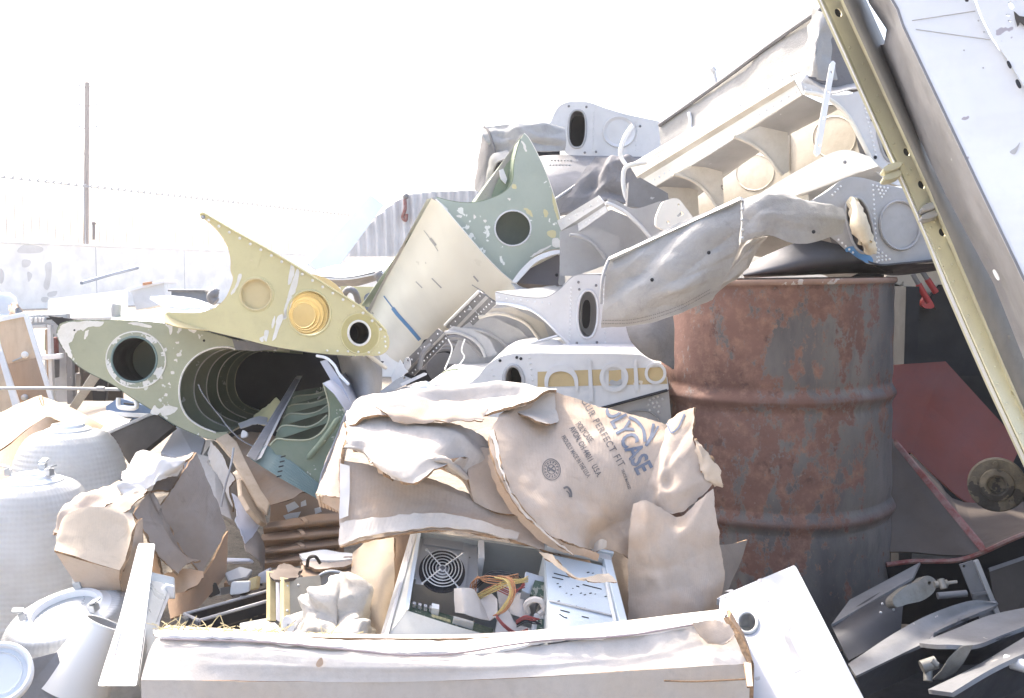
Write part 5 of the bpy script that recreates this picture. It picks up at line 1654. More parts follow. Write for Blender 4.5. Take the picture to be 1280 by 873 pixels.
# ---- middle section
t = thing('middle_flap_section', 'small grey wing flap squeezed between the cream wing and the large upper flap', 'flap section')
channel('front_channel', [(697, 276, 3.22), (702, 288, 3.20), (704, 292, 3.21), (706, 302, 3.2)], [(748, 245, 2.95), (756, 253, 2.93), (757, 257, 2.94), (760, 264, 2.93)], [M['wing'], M['wing_grey'], M['wing']], t, 6, .0032)
pm = Plane(770, 265, 2.92, 8, 0)
c = sp([(757, 254), (768, 258), (782, 266), (794, 277), (804, 287), (812, 297)], 5)
plate('end_rib', c + [(850, 292), (852, 258), (826, 252)] + sp([(824, 252), (800, 260), (786, 259), (772, 252), (761, 249)], 4), pm, .004, M['wing_grey'], t)
tubes('rib_lip', [(edge3(c, pm, pm.n * .002), .006, False)], M['wing'], t, 8)
plate('back_web', [(700, 290), (764, 262), (830, 290), (790, 320), (720, 345), (700, 345)], Plane(760, 300, 3.12, 8, 0), .004, M['wing_grey'], t)
scoop('scooped_rib', [(712, 294), (726, 296), (740, 304), (750, 314), (757, 324)], [(775, 318), (775, 296), (745, 285)], 3.04, 8, M['wing_grey'], t)
plate('dark_gap', [(786, 228), (800, 222), (835, 242), (836, 256), (800, 260), (784, 258)], Plane(805, 240, 3.02, 0, 0), .05, M['grey_dk'], t)  # solid dark plate stands in for the shade of a gap
br = plate('hinge_bracket', sp([(824, 262), (830, 252), (846, 248), (856, 258), (868, 276), (862, 288), (840, 290), (822, 284), (820, 274)], 3, True), Plane(842, 270, 2.74, 12, 4), .012, M['cream'], None, [[(846, 270), (852, 264), (855, 268), (848, 272)], ell(835, 278, 2, 2, 0, 10), ell(848, 256, 1.5, 1.5, 0, 8)], bevel=.002)
tag(br, 'cream hinge bracket with small holes between the two upper flaps, above the canvas sling', 'bracket')

# ---- section with oval hole, mid
t = thing('oval_flap_section', 'white wing flap with a large oval hole, just left of the canvas sling', 'flap section')
pl = Plane(700, 395, 2.72, 6, 0)
o = sp([(619, 366), (640, 370), (664, 373), (684, 372), (700, 362), (712, 350), (722, 344.5), (748, 344)], 4) + [(800, 350), (812, 440)] + sp([(760, 441), (731, 440), (716, 434), (698, 418), (682, 401), (662, 387), (640, 381), (620, 379)], 4)
ho = slot(734.5, 393, 12.8, 30, 2, k=2.3)
plate('end_rib', o, pl, .004, M['wing'], t, [ho])
ring_lip('oval_lip', ho, pl, .004, M['wing'], t, .001)
b = edge3(ho + ho[:1], pl); skin('oval_tube', b, [p + Vector((.02, .14, 0)) for p in b], M['wing_grey'], t, .002)
plate('inner_web', slot(736, 393, 18, 38, 2), pl.shift(Vector((.01, .16, 0))), .003, M['wing_grey'], t, [slot(733, 393, 5.5, 18, 2)])
plate('inner_back', slot(736, 393, 18, 36, 2), pl.shift(Vector((.01, .3, 0))), .003, M['black'], t)
rivets('bolt', [pl.at(*q) + pl.n * .001 for q in ((723, 353), (745, 357), (746, 428), (721, 429), (724, 362))], pl.n, .004, M['grey_dk'], t)
rivets('rivet', along([(714, 360), (712, 428)], 5, pl, .001) + along([(754, 350), (757, 436)], 6, pl, .001) + along([(624, 372), (690, 380)], 9, pl, .001), pl.n, .003, M['white'], t)
tubes('rib_lip', [(edge3(sp([(731, 440), (716, 434), (698, 418), (682, 401), (662, 387), (640, 381), (620, 379)], 4), pl, pl.n * .002), .004, False)], M['white'], t, 6)
channel('front_channel', [(556, 408, 3.05), (566, 413, 3.02), (569, 415, 3.03), (578, 419, 3.01)], [(599, 364, 2.78), (608, 369, 2.76), (611, 372, 2.77), (622, 379, 2.75)], [M['grey_dk'], M['wing_grey'], M['grey_dk']], t, 7, .003)
plate('channel_tear', sp([(584, 388), (590, 383), (600, 384), (605, 392), (598, 394), (592, 388)], 3, True), Plane(594, 388, 2.86, 6, 0), .003, M['wing_grey'], t)
tubes('channel_edge', [(wpath([(556, 407, 3.04), (578, 385, 2.9), (599, 364, 2.775)], 4), .004, False)], M['wing'], t, 6)
plate('back_web', [(575, 420), (622, 380), (690, 395), (735, 445), (640, 460), (560, 455)], Plane(650, 420, 2.98, 8, 0), .004, M['wing_grey'], t)
scoop('scooped_rib', [(598, 397), (622, 392), (646, 398), (662, 408), (674, 424), (684, 434)], [(690, 432), (680, 404), (640, 384), (612, 386)], 2.84, 6, M['cream_in'], t)
scoop('scooped_rib', [(575, 412), (594, 412), (612, 418), (628, 428), (640, 442)], [(672, 436), (650, 412), (620, 398), (590, 400)], 2.92, 6, M['wing_grey'], t)
tubes('brace_rod', [([P(640, 436, 2.72), P(697, 420, 2.70)], .004, False)], M['wing'], t, 6)
sheet('lower_skin', [[(640, 437, 2.74), (690, 424, 2.70), (716, 435, 2.69), (800, 441, 2.69)], [(630, 446, 2.64), (680, 444, 2.62), (716, 443, 2.62), (800, 445, 2.64)]], M['wing_grey'], t, 12, 4, .004)
sk = edge3(o[:29], pl); skin('upper_skin', sk, [p + Vector((.35, .9, 0.02)) for p in sk], M['wing_grey'], t, .003)

# ---- dark channel end lower still
t = thing('dark_flap_end', 'dark hollow wing flap end with hanging wires, right of the cream wing', 'flap section')
channel('front_channel', [(500, 458, 3.0), (507, 464, 2.98), (510, 466, 2.99), (518, 470, 2.97)], [(548, 411, 2.84), (555, 416, 2.82), (557, 418, 2.83), (562, 424, 2.82)], [M['grey_dk'], M['wing_grey'], M['grey_dk']], t, 6, .003)
scoop('scooped_rib', [(556, 416), (572, 416), (588, 422), (600, 432), (607, 446)], [(622, 444), (612, 424), (590, 412), (566, 408)], 2.80, 6, M['wing_grey'], t)
for k in range(5):
    s = 1 - .12 * k
    c = sp([(524, 462), (530, 440), (548, 426), (572, 422), (590, 430), (603, 446)], 4)
    c = scl(c, (540, 462), s)
    pk = Plane(560, 440, 2.88 + .1 * k, 6, 0)
    plate('inner_rib', c + [(603 - 8 * k, 462), (540, 476)] + [], pk, .003, M['grey_dk'], t) if k == 4 else tubes('inner_rib', [(edge3(c, pk), .008, False)], M['grey_dk'], t, 6)
plate('back_web', [(505, 470), (530, 425), (575, 412), (615, 425), (620, 460), (560, 490), (510, 490)], Plane(560, 450, 3.4, 6, 0), .003, M['black'], t)
tubes('wire', [(wpath([(560, 424, 2.78), (565, 436, 2.78), (560, 452, 2.78), (556, 462, 2.76)], 5), .0022, False), (wpath([(581, 424, 2.78), (577, 438, 2.77), (580, 448, 2.77), (566, 466, 2.74)], 5), .0022, False)], M['plastic_w'], t, 5)
tubes('green_wire', [(wpath([(542, 476, 2.72), (550, 470, 2.71), (558, 464, 2.71), (572, 462, 2.72)], 5), .0025, False)], M['green_mid'], t, 5)
t = thing('hinge_fitting', 'pale sheet metal hinge fittings with bolt holes, by the fairing above the cardboard', 'fitting')
plate('upper_leaf', sp([(489, 470), (500, 450)], 2) + [(510, 465), (490, 478)], Plane(500, 464, 2.66, -10, 10), .004, M['wing'], t)
plate('lower_leaf', [(474, 490), (496, 474), (505, 470), (513, 473), (512, 479), (480, 494)], Plane(495, 482, 2.62, -5, 10), .004, M['wing_grey'], t, [ell(505, 472.5, 1.8, 2, 0, 10)])
plate('lug', sp([(505, 452), (508, 447), (512, 449), (513, 458), (509, 463), (505, 458)], 3, True), Plane(509, 455, 2.60, 0, 0), .012, M['wing_grey'], t, [ell(509.5, 451, 1.6, 1.8, 0, 10)])
hull_bar('pin', [[P(500, 480, 2.58), P(503, 483, 2.575), P(504, 481, 2.59)], [P(530, 466, 2.6), P(533, 469, 2.595), P(534, 467, 2.6)]], M['wing_grey'], t)
tubes('strut', [([P(458, 442, 2.7), P(482, 460, 2.8)], .006, False)], M['cream'], t, 8)
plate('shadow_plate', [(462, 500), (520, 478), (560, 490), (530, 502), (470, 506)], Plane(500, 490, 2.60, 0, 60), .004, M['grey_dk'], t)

# ---- white lower section with slot and tan band
t = thing('white_flap_section', 'long white wing flap with a tan band and raised rings, directly above the cardboard', 'flap section')
pl = Plane(700, 470, 2.42, -3, 2)
o = sp([(520, 497), (531, 482), (560, 481), (583, 480), (596, 472), (606, 460), (618, 450), (634, 443.5), (660, 441.5), (720, 442), (790, 443), (806, 446), (824, 458), (834, 472)], 4) + [(836, 487), (752, 509), (700, 530), (600, 520), (520, 505)]
ho = [(630, 493), (630, 474)] + sp([(630, 470), (634, 461), (641, 457), (649, 461), (654, 472)], 4) + [(655, 493)]
plate('end_plate', o, pl, .005, M['wing'], t, [ho])
tubes('slot_lip', [(edge3(ho, pl, pl.n * .001), .005, False)], M['wing_grey'], t, 8)
b = edge3(ho, pl); skin('slot_tube', b, [p + Vector((.015, .12, 0)) for p in b], M['wing_grey'], t, .002)
plate('slot_back', [(622, 496), (622, 452), (664, 452), (664, 496)], pl.shift(Vector((.01, .13, 0))), .003, M['black'], t)
plate('tan_band', [(672, 465), (832, 459), (834, 480), (672, 484)], pl.shift(pl.n * .0012), .0008, M['tan_tape'], t)
arch = sp([(681, 486), (681, 472), (688, 460), (701, 456), (714, 460), (722, 472), (723, 490)], 4)
archi = sp([(719, 488), (717, 474), (711, 467), (701, 464.5), (691, 467), (686, 474), (685, 486)], 4)
plate('raised_arch', arch + archi, pl.shift(pl.n * .006), .006, M['wing'], t, bevel=.0015)
for cx, r, ri in ((767.5, 18, 13), (819.5, 13.5, 10)):
    ring = plate('raised_ring', ell(cx, 472 if cx < 800 else 467, r, r * 1.02, 0, 40), pl.shift(pl.n * .006), .006, M['wing'], t, [ell(cx, 472 if cx < 800 else 467, ri, ri, 0, 36)], bevel=.0015)
plate('ring_panel', ell(767.5, 472, 13.2, 13.2, 0, 36), pl.shift(pl.n * .002), .002, M['wing'], t)
plate('ring_window', [(761, 463.5), (776, 462.5), (777, 481), (761, 482)], pl.shift(pl.n * .0035), .0015, M['tan_tape'], t)
plate('window_scrape', sp([(762, 481), (764, 475), (771, 477), (776, 474), (776.5, 481)], 3, True), pl.shift(pl.n * .0045), .001, M['wing_grey'], t)
for x in (737, 794):
    plate('stiffener', [(x - 2.2, 450), (x + 2.2, 450), (x + 5, 503 if x < 760 else 489), (x - .6, 503 if x < 760 else 489)], pl.shift(pl.n * .006), .006, M['wing'], t, bevel=.0012)
rivets('rivet', along([(662, 448), (668, 490)], 7, pl, .001) + along([(615, 462), (622, 490)], 8, pl, .001), pl.n, .003, M['wing'], t)
rivets('bolt', [pl.at(*q) + pl.n * .001 for q in ((625, 451), (651, 448.5), (646, 447))], pl.n, .004, M['dark'], t)
plate('angle_strip', [(521, 485), (612, 484), (615, 491), (521, 494)], pl.shift(pl.n * .008), .004, M['wing_grey'], t, [ell(x, 488.5, 1.1, 1.1, 0, 8) for x in (532, 544, 555, 585, 608)])
sheet('broken_foam', [[(518, 483, 2.4), (527, 478, 2.4), (545, 483, 2.4)], [(510, 490, 2.39), (526, 487, 2.38), (545, 487, 2.39)]], M['white'], t, 14, 6, .005, wr=((.008, 30),), jag=.006)
e = edge3(o[:52], pl); skin('upper_skin', e, [p + Vector((.06, .75, .01)) for p in e], M['wing'], t, .003)
tubes('seam_gap', [(edge3([(834, 488), (752, 510.5)], pl, pl.n * .001), .004, False)], M['black'], t, 6)
pg = Plane(790, 510, 2.43, -3, -6)
plate('lower_plate', [(750, 512), (836, 489), (842, 560), (760, 570), (730, 530)], pg, .004, M['wing_grey'], t)
dish('lower_dish', 800, 527, 24, 15, pg, .006, M['wing_grey'], t, bead=.006, scale=.85)
rivets('lower_rivet', [pg.at(*q) + pg.n * .001 for q in ((812, 500), (817, 498), (822, 496), (810, 506), (816, 504), (821, 503), (818, 509), (824, 508), (823, 515), (812, 513), (828, 499))], pg.n, .0035, M['wing'], t)

# ---- section lying on the drum
t = thing('drum_top_section', 'grey wing end on top of the rusty drum, oval hole stuffed with yellowed foam', 'flap section')
pl = Plane(1090, 285, 2.36, 8, 2)
o = sp([(990, 262), (1015, 252), (1036, 240), (1050, 228), (1062, 223), (1078, 224), (1100, 230), (1160, 246), (1225, 270)], 4) + [(1222, 318), (1172, 329)] + sp([(1150, 330), (1120, 330), (1092, 331), (1076, 326), (1058, 313), (1046, 302), (1035, 294)], 4)
ho = slot(1075, 282, 15, 35, -14)
plate('end_plate', o, pl, .004, M['wing_grey'], t, [ho])
ring_lip('oval_lip', ho, pl, .0035, M['wing_grey'], t, .001)
b = edge3(ho + ho[:1], pl); skin('oval_tube', b, [p - pl.n * .1 for p in b], M['grey_dk'], t, .002)
plate('oval_web', slot(1075, 282, 19, 39, -14), pl.shift(-pl.n * .11), .003, M['black'], t)
dish('pressed_dish', 1124, 282, 26, 32, pl, .008, M['wing_grey'], t, rot=-8, bead=.006, scale=.86)
tri = []
for i in range(4):
    for j in range(4 - i):
        tri.append((1096 + i * 4.5 + j * 2, 233 + j * 4.5 + i * .8)); tri.append((1098 + i * 4.6, 326 - j * 4.6 - i * .6))
rivets('rivet', [pl.at(*q) + pl.n * .001 for q in tri] + along([(1091, 232), (1096, 328)], 6, pl, .001) + along([(1040, 244), (1052, 232)], 5, pl, .001) + along([(1048, 300), (1066, 316)], 6, pl, .001), pl.n, .003, M['white'], t)
plate('blue_stain', sp([(1056, 312), (1066, 308), (1078, 314), (1090, 322), (1090, 329), (1076, 327), (1064, 320)], 3, True), pl.shift(pl.n * .001), .0006, M['blue_stain'], t)
sheet('under_skin', [[(925, 338, 2.42), (960, 318, 2.40), (1010, 300, 2.38), (1050, 306, 2.36)], [(930, 345, 2.34), (975, 340, 2.34), (1020, 334, 2.34), (1080, 328, 2.35)], [(930, 348, 2.5), (990, 345, 2.5), (1060, 342, 2.5), (1116, 342, 2.5)]], M['blade_dk'], t, 18, 10, .004)  # dark colour stands in for shade under this section
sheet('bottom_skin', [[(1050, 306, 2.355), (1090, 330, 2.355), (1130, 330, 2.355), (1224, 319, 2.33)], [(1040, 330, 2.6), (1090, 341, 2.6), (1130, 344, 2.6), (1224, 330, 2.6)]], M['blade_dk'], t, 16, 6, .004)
sk = edge3(o[:33], pl); skin('upper_skin', sk, [p + Vector((-.1, .7, -.16)) for p in sk], M['wing_grey'], t, .003)
f = sheet('foam_wad', [[(1060, 250, 2.34), (1068, 246, 2.33), (1074, 252, 2.34)], [(1058, 274, 2.33), (1072, 268, 2.29), (1084, 276, 2.33)], [(1068, 300, 2.33), (1080, 300, 2.29), (1092, 304, 2.33)], [(1080, 312, 2.34), (1086, 316, 2.33), (1092, 316, 2.34)]], M['foam'], t, 14, 18, .02, wr=((.014, 16), (.006, 45)), jag=.004)
# ================================================================== canvas sling in front of the drum
t = thing('canvas_sling', 'grey canvas cover on a pale batten, sagging across the top left of the rusty drum', 'canvas cover')
cv = sheet('main_cloth', [[(762, 324, 2.06), (815, 298, 2.05), (870, 273, 2.04), (926, 250, 2.03)],
                     [(757, 345, 2.05), (810, 325, 2.02), (865, 305, 2.00), (926, 285, 2.0)],
                     [(753, 378, 2.06), (810, 358, 2.00), (860, 348, 1.98), (922, 318, 2.01)],
                     [(751, 400, 2.07), (800, 392, 2.02), (850, 375, 2.00), (905, 352, 2.03)],
                     [(751, 411, 2.08), (795, 409, 2.05), (846, 395, 2.03), (890, 374, 2.05)]], M['canvas'], t, 70, 56, .003, wr=((.008, 4), (.0025, 18)), seed=3, crease=(.002, 6), folds=(9, .010))
sheet('right_lobe', [[(927, 249, 2.03), (960, 244, 2.02), (1000, 250, 2.04), (1054, 262, 2.08)], [(928, 272, 2.00), (962, 262, 1.98), (1005, 270, 2.0), (1056, 276, 2.06)], [(926, 304, 2.0), (958, 294, 1.99), (1000, 305, 2.0), (1052, 292, 2.06)]], M['canvas'], t, 50, 36, .003, wr=((.008, 7), (.003, 22)), seed=8, crease=(.002, 8), folds=(8, .008))
sheet('turned_hem', [[(960, 296, 2.02), (945, 298, 2.02), (926, 304, 2.03)], [(948, 312, 2.03), (930, 322, 2.02), (906, 345, 2.03)], [(936, 335, 2.05), (920, 348, 2.05), (890, 374, 2.06)]], M['canvas_lt'], t, 24, 32, .003, wr=((.006, 9),), seed=9, folds=(8, .010))
hull_bar('batten', [[P(762, 321, 2.06), P(760, 325, 2.04), P(764, 327, 2.05), P(767, 324, 2.07)], [P(925, 246, 2.03), P(925, 250, 2.01), P(929, 251, 2.02), P(930, 248, 2.04)]], M['alu'], t, .001)
tubes('edge_wire', [(wpath([(763, 322, 2.05), (758, 332, 2.045), (753, 350, 2.04), (751, 380, 2.05)], 5), .0035, False)], M['wing_grey'], t, 6)
bp_ = sp([(751, 405), (795, 403), (846, 388), (888, 366)], 10)
sm = cv.data
bv = BVHTree.FromPolygons([v.co.copy() for v in sm.vertices], [tuple(p.vertices) for p in sm.polygons])
V, F = [], []
for dy in (-0.0, -4.0):
    for i in range(0, len(bp_) - 1):
        for f in (0.15, .6):
            a, b2 = bp_[i], bp_[i + 1]
            q0 = (a[0] + (b2[0] - a[0]) * f, a[1] + (b2[1] - a[1]) * f + dy); q1 = (a[0] + (b2[0] - a[0]) * (f + .3), a[1] + (b2[1] - a[1]) * (f + .3) + dy)
            W = []
            for q in (q0, q1):
                for s in (-.5, .5):
                    h = bv.ray_cast(CAM, ray(q[0], q[1] + s))[0]
                    W.append(h)
            if all(W):
                n0 = len(V); V += [h + (CAM - h).normalized() * .0012 for h in W]
                F.append((n0, n0 + 1, n0 + 3, n0 + 2))
obj('hem_stitch', V, F, M['canvas_dk'], t)
rivets('eyelet', [P(886, 316, 1.985), P(815, 350, 2.0), P(1017, 290, 1.99)], Vector((0, -1, 0)), .004, M['dark'], t)
rivets('seam_stud', [P(928, y, 1.985) for y in (262, 275, 288, 298)], Vector((0, -1, 0)), .004, M['alu'], t)
t = tag(sheet('dark_cloth', [[(782, 405, 2.25), (806, 400, 2.24), (840, 390, 2.26)], [(790, 428, 2.24), (812, 426, 2.22), (842, 420, 2.26)], [(806, 440, 2.25), (822, 450, 2.24), (842, 462, 2.28)]], M['canvas_dk'], None, 16, 14, .004, wr=((.014, 7),)), 'dark grey cloth corner hanging between the canvas sling and the white lower flap', 'cloth')

# ================================================================== rusty drum
t = thing('oil_drum', 'rusty steel oil drum with flaking grey-blue paint, standing upright under the canvas sling', 'drum')
LOCAL.add(t.name)
prof = [(.0, .02), (.280, .02), (.291, .012), (.294, .0), (.294, .014), (.290, .022)]
zz = [.03 + i * (.83 / 70) for i in range(71)]
def rad(z):
    r = .289
    for h in (.31, .60):
        d = (z - h) / .0135
        r += .0090 * math.exp(-d * d)
        r -= .003 * math.exp(-((abs(z - h) - .03) / .012) ** 2)
    return r
zall = sorted(set([round(z, 4) for z in zz] + [h + k * .004 for h in (.31, .60) for k in range(-9, 10)]))
prof += [(rad(z), z) for z in zall] + [(.289, .868), (.2935, .872), (.2945, .878), (.2935, .884), (.290, .885), (.288, .880), (.286, .866)]
seg = 128
V, F = [], []
for j, (r, z) in enumerate(prof):
    for i in range(seg):
        a = 2 * math.pi * i / seg
        dd = 0.0
        if .05 < z < .86 and r > .1:
            v = Vector((math.cos(a), math.sin(a), z * 2.2))
            dd = .0028 * fbm(v * 2.6) + .0012 * fbm(v * 9)
            # knocks on the hoops
            for h in (.31, .60):
                if abs(z - h) < .03: dd -= .004 * max(0, noise.noise(v * 4 + Vector((7, 0, 0))))
        V.append(Vector(((r + dd) * math.cos(a), (r + dd) * math.sin(a), z)))
for j in range(len(prof) - 1):
    for i in range(seg):
        a, b = j * seg + i, j * seg + (i + 1) % seg
        F.append((a, b, b + seg, a + seg))
obj('body', V, F, M['drum'], t, smooth=True, auto=50)
lathe('lid', [(.2865, .866), (.27, .864), (.268, .868), (.10, .869), (.001, .869)], M['drum'], t, 96)
for x, y, r in ((.19, .05, .032), (-.17, -.1, .02)):
    tubes('bung', [([Vector((x, y, .866)), Vector((x, y, .876)), Vector((x, y, .8765))], [r, r, r * .8], False)], M['rustiron'], t, 20)
lathe('rolled_seam', [(.2938, .8725), (.2958, .8745), (.2962, .879), (.2952, .8835), (.2938, .8855)], worn('rust_rim', (.26, .17, .13), (.16, .10, .08), .6, 14, (.42, .38, .36), 40, .62, rough=.6), t, 128)
t.location = (P(974, 350, 2.55).x, 2.55, 0.018)
t.rotation_euler = (0, R(-.9), R(20))

# ================================================================== crumpled cardboard
E = M['card_edge']
t = thing('cardboard_sheet', 'wide crumpled blank cardboard sheet with a wavy corrugated edge, left of the printed carton', 'cardboard')
# hidden back panel so that the pile has a body
sheet('top_roll', [[(440, 508, 2.22), (470, 500, 2.2), (540, 496, 2.2), (640, 492, 2.18), (690, 488, 2.18)], [(432, 516, 2.10), (466, 497, 2.08), (540, 494, 2.08), (640, 491, 2.08), (692, 487, 2.08)], [(436, 532, 2.03), (470, 520, 2.0), (545, 522, 2.0), (600, 520, 2.0), (640, 508, 2.0)]], M['card_white'], t, 50, 24, .006, wr=((.006, 8), (.002, 30)), jag=.003, edge=E, seed=21, folds=(14, .014))
sheet('torn_ply', [[(465, 503, 2.04), (540, 500, 2.04), (612, 500, 2.04)], [(480, 518, 1.995), (545, 521, 1.99), (606, 519, 1.99)], [(500, 532, 1.985), (548, 528, 1.98), (602, 526, 1.98)]], M['card'], t, 24, 10, .003, wr=((.008, 14),), jag=.006, edge=E, seed=22)
wav = sheet('wavy_panel', [[(432, 528, 2.06), (456, 522, 2.05), (490, 524, 2.04), (530, 526, 2.02), (570, 532, 2.02), (600, 545, 2.03), (622, 560, 2.05)],
                     [(434, 544, 1.99), (458, 545, 1.98), (486, 550, 1.95), (522, 556, 1.95), (560, 555, 1.97), (592, 575, 1.99), (626, 590, 2.02)],
                     [(432, 556, 1.95), (456, 561, 1.96), (474, 576, 1.89), (500, 590, 1.86), (540, 580, 1.90), (585, 600, 1.97), (630, 615, 2.0)],
                     [(430, 560, 1.93), (452, 566, 1.97), (470, 580, 1.90), (512, 605, 1.83), (548, 585, 1.88), (583, 572, 1.98), (588, 618, 1.98)]], M['card_white'], t, 70, 40, .006, wr=((.004, 9), (.0015, 30)), jag=.003, edge=E, seed=23, folds=(8, .010))
sheet('wave_fold', [[(548, 586, 1.885), (564, 576, 1.93), (584, 572, 1.98)], [(556, 590, 1.95), (570, 588, 1.96), (585, 596, 1.97)], [(574, 598, 1.97), (582, 608, 1.965), (592, 628, 1.96)]], M['card_in'], t, 14, 14, .006, wr=((.004, 9),), edge=E, seed=24)
sheet('fold_panel', [[(584, 572, 1.985), (600, 560, 2.0), (622, 562, 2.0)], [(586, 600, 1.96), (604, 596, 1.98), (634, 602, 1.99)], [(592, 628, 1.955), (620, 640, 1.94), (656, 644, 1.95)]], M['card'], t, 16, 16, .006, wr=((.006, 9),), edge=E, seed=25)
sheet('tan_lip', [[(458, 566, 1.955), (466, 577, 1.90), (480, 592, 1.87)], [(464, 580, 1.94), (476, 590, 1.90), (490, 602, 1.88)]], M['card_in'], t, 10, 6, .004, jag=.005, edge=E, seed=26)
sheet('lower_panel', [[(424, 574, 1.97), (480, 586, 1.99), (540, 600, 1.99), (600, 625, 1.98), (660, 650, 1.98), (730, 690, 1.99)],
                      [(424, 620, 1.92), (480, 622, 1.94), (540, 628, 1.94), (600, 642, 1.94), (655, 660, 1.94), (740, 704, 1.95)],
                      [(424, 660, 1.88), (470, 652, 1.89), (530, 648, 1.90), (590, 652, 1.90), (645, 666, 1.91), (750, 716, 1.93)],
                      [(424, 684, 1.86), (462, 672, 1.86), (522, 664, 1.87), (584, 664, 1.88), (640, 674, 1.89), (690, 691, 1.91)]], M['card'], t, 70, 44, .006, wr=((.005, 6), (.0015, 25)), jag=.002, edge=E, seed=27, folds=(8, .008))
sheet('pale_hem', [[(424, 654, 1.882), (470, 648, 1.885), (530, 643, 1.892), (590, 648, 1.894), (650, 665, 1.905)], [(424, 682, 1.856), (462, 670, 1.856), (522, 662, 1.866), (584, 662, 1.876), (646, 674, 1.89)]], M['card_white'], t, 40, 8, .002, wr=((.006, 6),), jag=.003, seed=27)
sheet('pale_tape', [[(425, 580, 1.955), (437, 583, 1.955)], [(425, 620, 1.912), (437, 620, 1.915)], [(425, 650, 1.885), (436, 646, 1.885)]], M['paper'], t, 6, 14, .001, wr=((.006, 6),), seed=27)
sheet('left_flap', [[(429, 528, 2.05), (432, 545, 2.0), (428, 566, 1.97)], [(412, 575, 2.02), (420, 590, 1.97), (425, 600, 1.95)], [(395, 616, 2.0), (408, 620, 1.96), (424, 622, 1.93)]], M['card'], t, 12, 18, .006, wr=((.004, 9),), jag=.002, edge=E, seed=28)
# open flutes under the left flap
V = []
fl_ = []
for i in range(7):
    x = 398 + i * 4
    fl_.append(([P(x, 619 + i * .6, 1.975), P(x + 3, 633 + i * 1.3, 1.99)], .0032, False))
tubes('open_flute', fl_, M['card_in'], t, 6)
sheet('flap_return', [[(394, 617, 1.99), (425, 623, 1.94)], [(396, 624, 1.99), (424, 640, 1.95)]], M['card_in'], t, 10, 4, .003, edge=E)

t = thing('printed_carton', 'flattened brown carton with blue printed lettering and a round seal, sagging before the drum', 'carton')
pp_ = sheet('printed_panel', [[(640, 510, 2.06), (662, 493, 2.10), (690, 487, 2.12), (722, 495, 2.12), (770, 513, 2.12), (800, 522, 2.11), (832, 531, 2.08)],
                        [(618, 528, 1.98), (650, 520, 2.01), (690, 525, 2.04), (724, 530, 2.05), (770, 540, 2.06), (806, 548, 2.06), (836, 552, 2.06)],
                        [(613, 556, 1.93), (650, 560, 1.95), (688, 565, 1.98), (724, 572, 2.00), (764, 582, 2.01), (800, 590, 2.02), (826, 596, 2.02)],
                        [(626, 600, 1.88), (660, 602, 1.90), (694, 608, 1.92), (726, 618, 1.95), (760, 628, 1.97), (790, 640, 1.98), (812, 640, 1.99)],
                        [(652, 640, 1.86), (684, 645, 1.87), (712, 650, 1.90), (738, 655, 1.93), (762, 660, 1.95), (780, 668, 1.96), (800, 672, 1.97)],
                        [(690, 672, 1.86), (710, 678, 1.87), (728, 684, 1.89), (744, 686, 1.92), (760, 688, 1.94), (775, 692, 1.95), (792, 700, 1.96)]], M['card'], t, 70, 56, .006, wr=((.008, 5), (.003, 14)), jag=.002, edge=E, seed=31, crease=(.002, 5), folds=(14, .012))
sheet('crease_flap', [[(640, 509, 2.045), (662, 492, 2.085), (692, 486, 2.1)], [(658, 522, 2.01), (676, 516, 2.05), (694, 508, 2.09)], [(682, 530, 2.0), (690, 528, 2.03), (700, 524, 2.06)]], M['card_white'], t, 14, 12, .004, wr=((.008, 10),), jag=.003, edge=E, seed=32)
sheet('left_edge_ply', [[(612, 538, 1.945), (618, 560, 1.92), (628, 596, 1.875), (650, 636, 1.85), (688, 674, 1.85), (716, 694, 1.86)], [(618, 536, 1.94), (623, 562, 1.912), (631, 596, 1.872), (652, 634, 1.85), (689, 672, 1.85), (717, 692, 1.86)]], M['card_white'], t, 40, 4, .003, jag=.004, edge=E, seed=33)
sheet('back_ply', [[(610, 570, 1.98), (616, 600, 1.95), (640, 640, 1.92), (684, 682, 1.90), (748, 702, 1.90)], [(620, 566, 1.96), (630, 596, 1.92), (652, 634, 1.89), (692, 672, 1.88), (750, 692, 1.90)]], M['card_in'], t, 30, 5, .005, jag=.004, edge=E, seed=34)
sheet('side_flap', [[(822, 536, 2.09), (840, 519, 2.08), (868, 509, 2.06)], [(812, 570, 2.05), (836, 562, 2.02), (866, 546, 2.02)], [(805, 600, 2.02), (836, 604, 1.98), (878, 576, 2.0)], [(808, 626, 2.0), (846, 642, 1.97), (892, 606, 1.99)]], M['card'], t, 34, 38, .006, wr=((.007, 7), (.003, 18)), jag=.003, edge=E, seed=35, folds=(6, .009))
sheet('torn_edge', [[(868, 548, 2.02), (882, 562, 2.0), (898, 584, 1.99)], [(872, 566, 2.01), (886, 580, 1.99), (903, 606, 1.98)], [(876, 584, 2.0), (884, 600, 1.985), (892, 610, 1.985)]], M['card_pale'], t, 14, 12, .006, wr=((.008, 22),), jag=.006, edge=E, seed=36)
fl_ = []
for i in range(8):
    x0, y0 = 874 + i * 3.2, 558 + i * 3.6
    fl_.append(([P(x0, y0, 2.0), P(x0 + 4, y0 + 14 - i, 1.995)], .003, False))
tubes('open_flute', fl_, M['card_pale'], t, 6)
